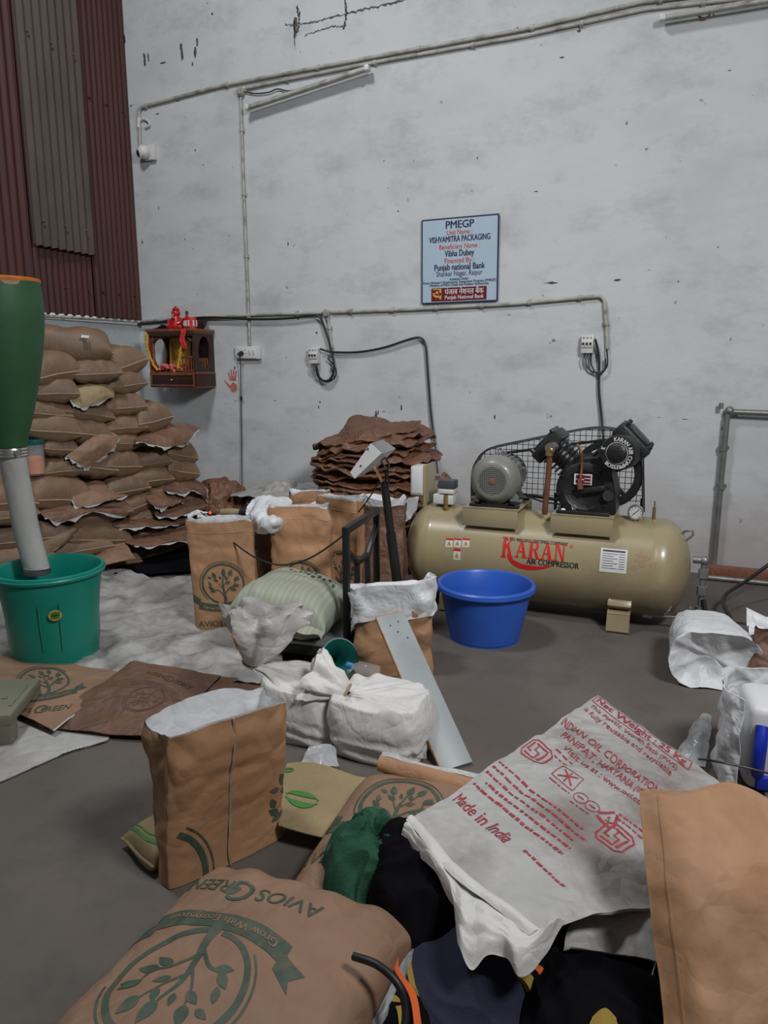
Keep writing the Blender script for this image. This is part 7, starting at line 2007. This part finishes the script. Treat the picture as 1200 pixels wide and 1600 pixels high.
empty_bag('woven_sack', 'second dirty woven sack lying under the printed sack by the brown bag', 'sack', [[atz(900, 1430, .215), atz(960, 1416, .22), atz(1030, 1400, .22)], [atz(885, 1462, .20), atz(950, 1452, .21), atz(1040, 1440, .21)], [atz(880, 1482, .18), atz(950, 1490, .185), atz(1050, 1508, .18)]], M['woven_dirty'], seed=131, amp=.012, cr=.012, nu=50, nv=40)
cable('thread', 'loose pale thread hanging from the lower woven sack', [atz(1026, 1500, .185), atz(1022, 1512, .17), atz(1018, 1530, .15)], .0016, 'woven', 12)

# ------------------------------------------------------------------ near brown bag at the right edge
ctrl = [[atz(1000, 1237, .52), atz(1060, 1247, .53), atz(1130, 1234, .53), atz(1200, 1262, .50), atz(1330, 1300, .47)],
        [atz(1006, 1320, .45), atz(1070, 1330, .47), atz(1140, 1330, .47), atz(1220, 1350, .44), atz(1350, 1390, .40)],
        [atz(1020, 1450, .33), atz(1085, 1460, .36), atz(1160, 1460, .36), atz(1240, 1480, .33), atz(1370, 1520, .28)],
        [atz(1042, 1640, .17), atz(1110, 1650, .20), atz(1190, 1660, .19), atz(1280, 1690, .16), atz(1420, 1720, .10)]]
t = thing('kraft_bag', 'big plain brown kraft bag leaning towards the lens at the right edge', 'bag')
SBg = crinkle(patch(ctrl), .010, 6, 141, .008, 6)
t.location = V(SBg(.5, .9).x, SBg(.5, .9).y, 0)
b = MB(); b.sheet(SBg, 90, 100, .002)
bk = V(.05, .16, -.03)
def SBk(u, v): return SBg(u, v) + bk * (.35 + .65 * math.sin(PI * min(1, max(0, u)))) * (.35 + .65 * v)
b.sheet(SBk, 40, 40, -.002)
b.sheet(lambda u, v: SBg(0, u).lerp(SBk(0, u), v) + V(.012 * math.sin(PI * v), 0, 0), 60, 6, .002)
b.sheet(lambda u, v: SBg(1, u).lerp(SBk(1, u), v), 60, 4, .002)
b.sheet(lambda u, v: SBg(u, 1).lerp(V(SBg(u, 1).x, SBg(u, 1).y - .05, .004), v), 50, 6, .002); b.sheet(lambda u, v: SBk(u, 1).lerp(V(SBk(u, 1).x, SBk(u, 1).y, .004), v), 40, 4, .002)
b.build('bag_paper', M['kraft'], t, world=True)
b = MB(); b.sheet(lambda u, v: SBg(.145 + .010 * (u - .5), v) + V(-.001, -.0015, .0005), 2, 60, .002); b.build('crease_strip', M['kraft'], t, world=True)

# ------------------------------------------------------------------ front sack with the large print
q0, q1 = atz(523, 1455, .235), atz(315, 1388, .235)      # the line of lettering near the far end
exn = (q0 - q1); exn.z = 0; exn.normalize(); eyn = V(exn.y, -exn.x, 0)
K1 = atz(378, 1350, .16); K2 = atz(634, 1452, .17)
wS = .60; lS = .88
far = (K1 + K2) / 2; far.z = 0
cS = far + eyn * (lS / 2 - .01) - exn * .028
rotS = math.atan2(-eyn.y, -eyn.x)           # local +x points to the far end
t = thing('filled_sack', 'full brown sack with a large upside down green tree print in the very front', 'sack', (cS.x, cS.y, .118), (0, 0, rotS))
S = sack_fn(lS, wS, .25, 151, .007, eu=9., pu=.36, flat=.34)
b = sack_mesh(MB(), S, 150, 110)
F = lambda x, y: S(sgn_inv(max(-1, min(1, x / (lS / 2)))), math.asin(max(-1, min(1, y / (wS / 2)))) * 2 / PI, 1)
def sgn_inv(q): return math.copysign(1 - (1 - abs(q)) ** (1 / 1.6), q)
ysg = 1 if V(-math.sin(rotS), math.cos(rotS), 0).dot(exn) > 0 else -1
i_, p_ = tree_logo()
rr_ = .148
# print stands upside down for the viewer: its foot points to the far end
rg = V(atz(276, 1540, .235).x, atz(276, 1540, .235).y, 0) - cS
lx_, ly_ = -rg.dot(eyn), rg.dot(exn)
print('ring centre', lx_, ly_, rotS)
tfS = lambda x, y: (lx_ - y * rr_, -ly_ * 0 + ysg * ly_ + x * rr_)
b.decal(F, i_, 1, .0014, .010, tfS); b.decal(F, p_, 2, .0022, .010, tfS)
b.build('sack_body', [M['kraft_pink'], M['ink_green'], M['kraft_pink']], t, recalc=False)
for e in (-1, 1):
    q = MB()
    def SE(u, v): p = S(e, .97 * (2 * u - 1), 1); return p + V(e * (-.004 + .012 * v), 0, .002)
    q.sheet(SE, 40, 1, .006); q.build('stitched_seam', M['thread'], t)
q = MB()
def STp(u, v):
    a_ = lerp(-.95, .95, u); p = S(lerp(.25, .95, u), -.985, 1); return p + V(0, -.004 - .02 * v * (1 + noise.noise(V(u * 7, v, 2))), .01 - .05 * v)
q.sheet(STp, 40, 8, .002); q.build('torn_film', M['film'], t)
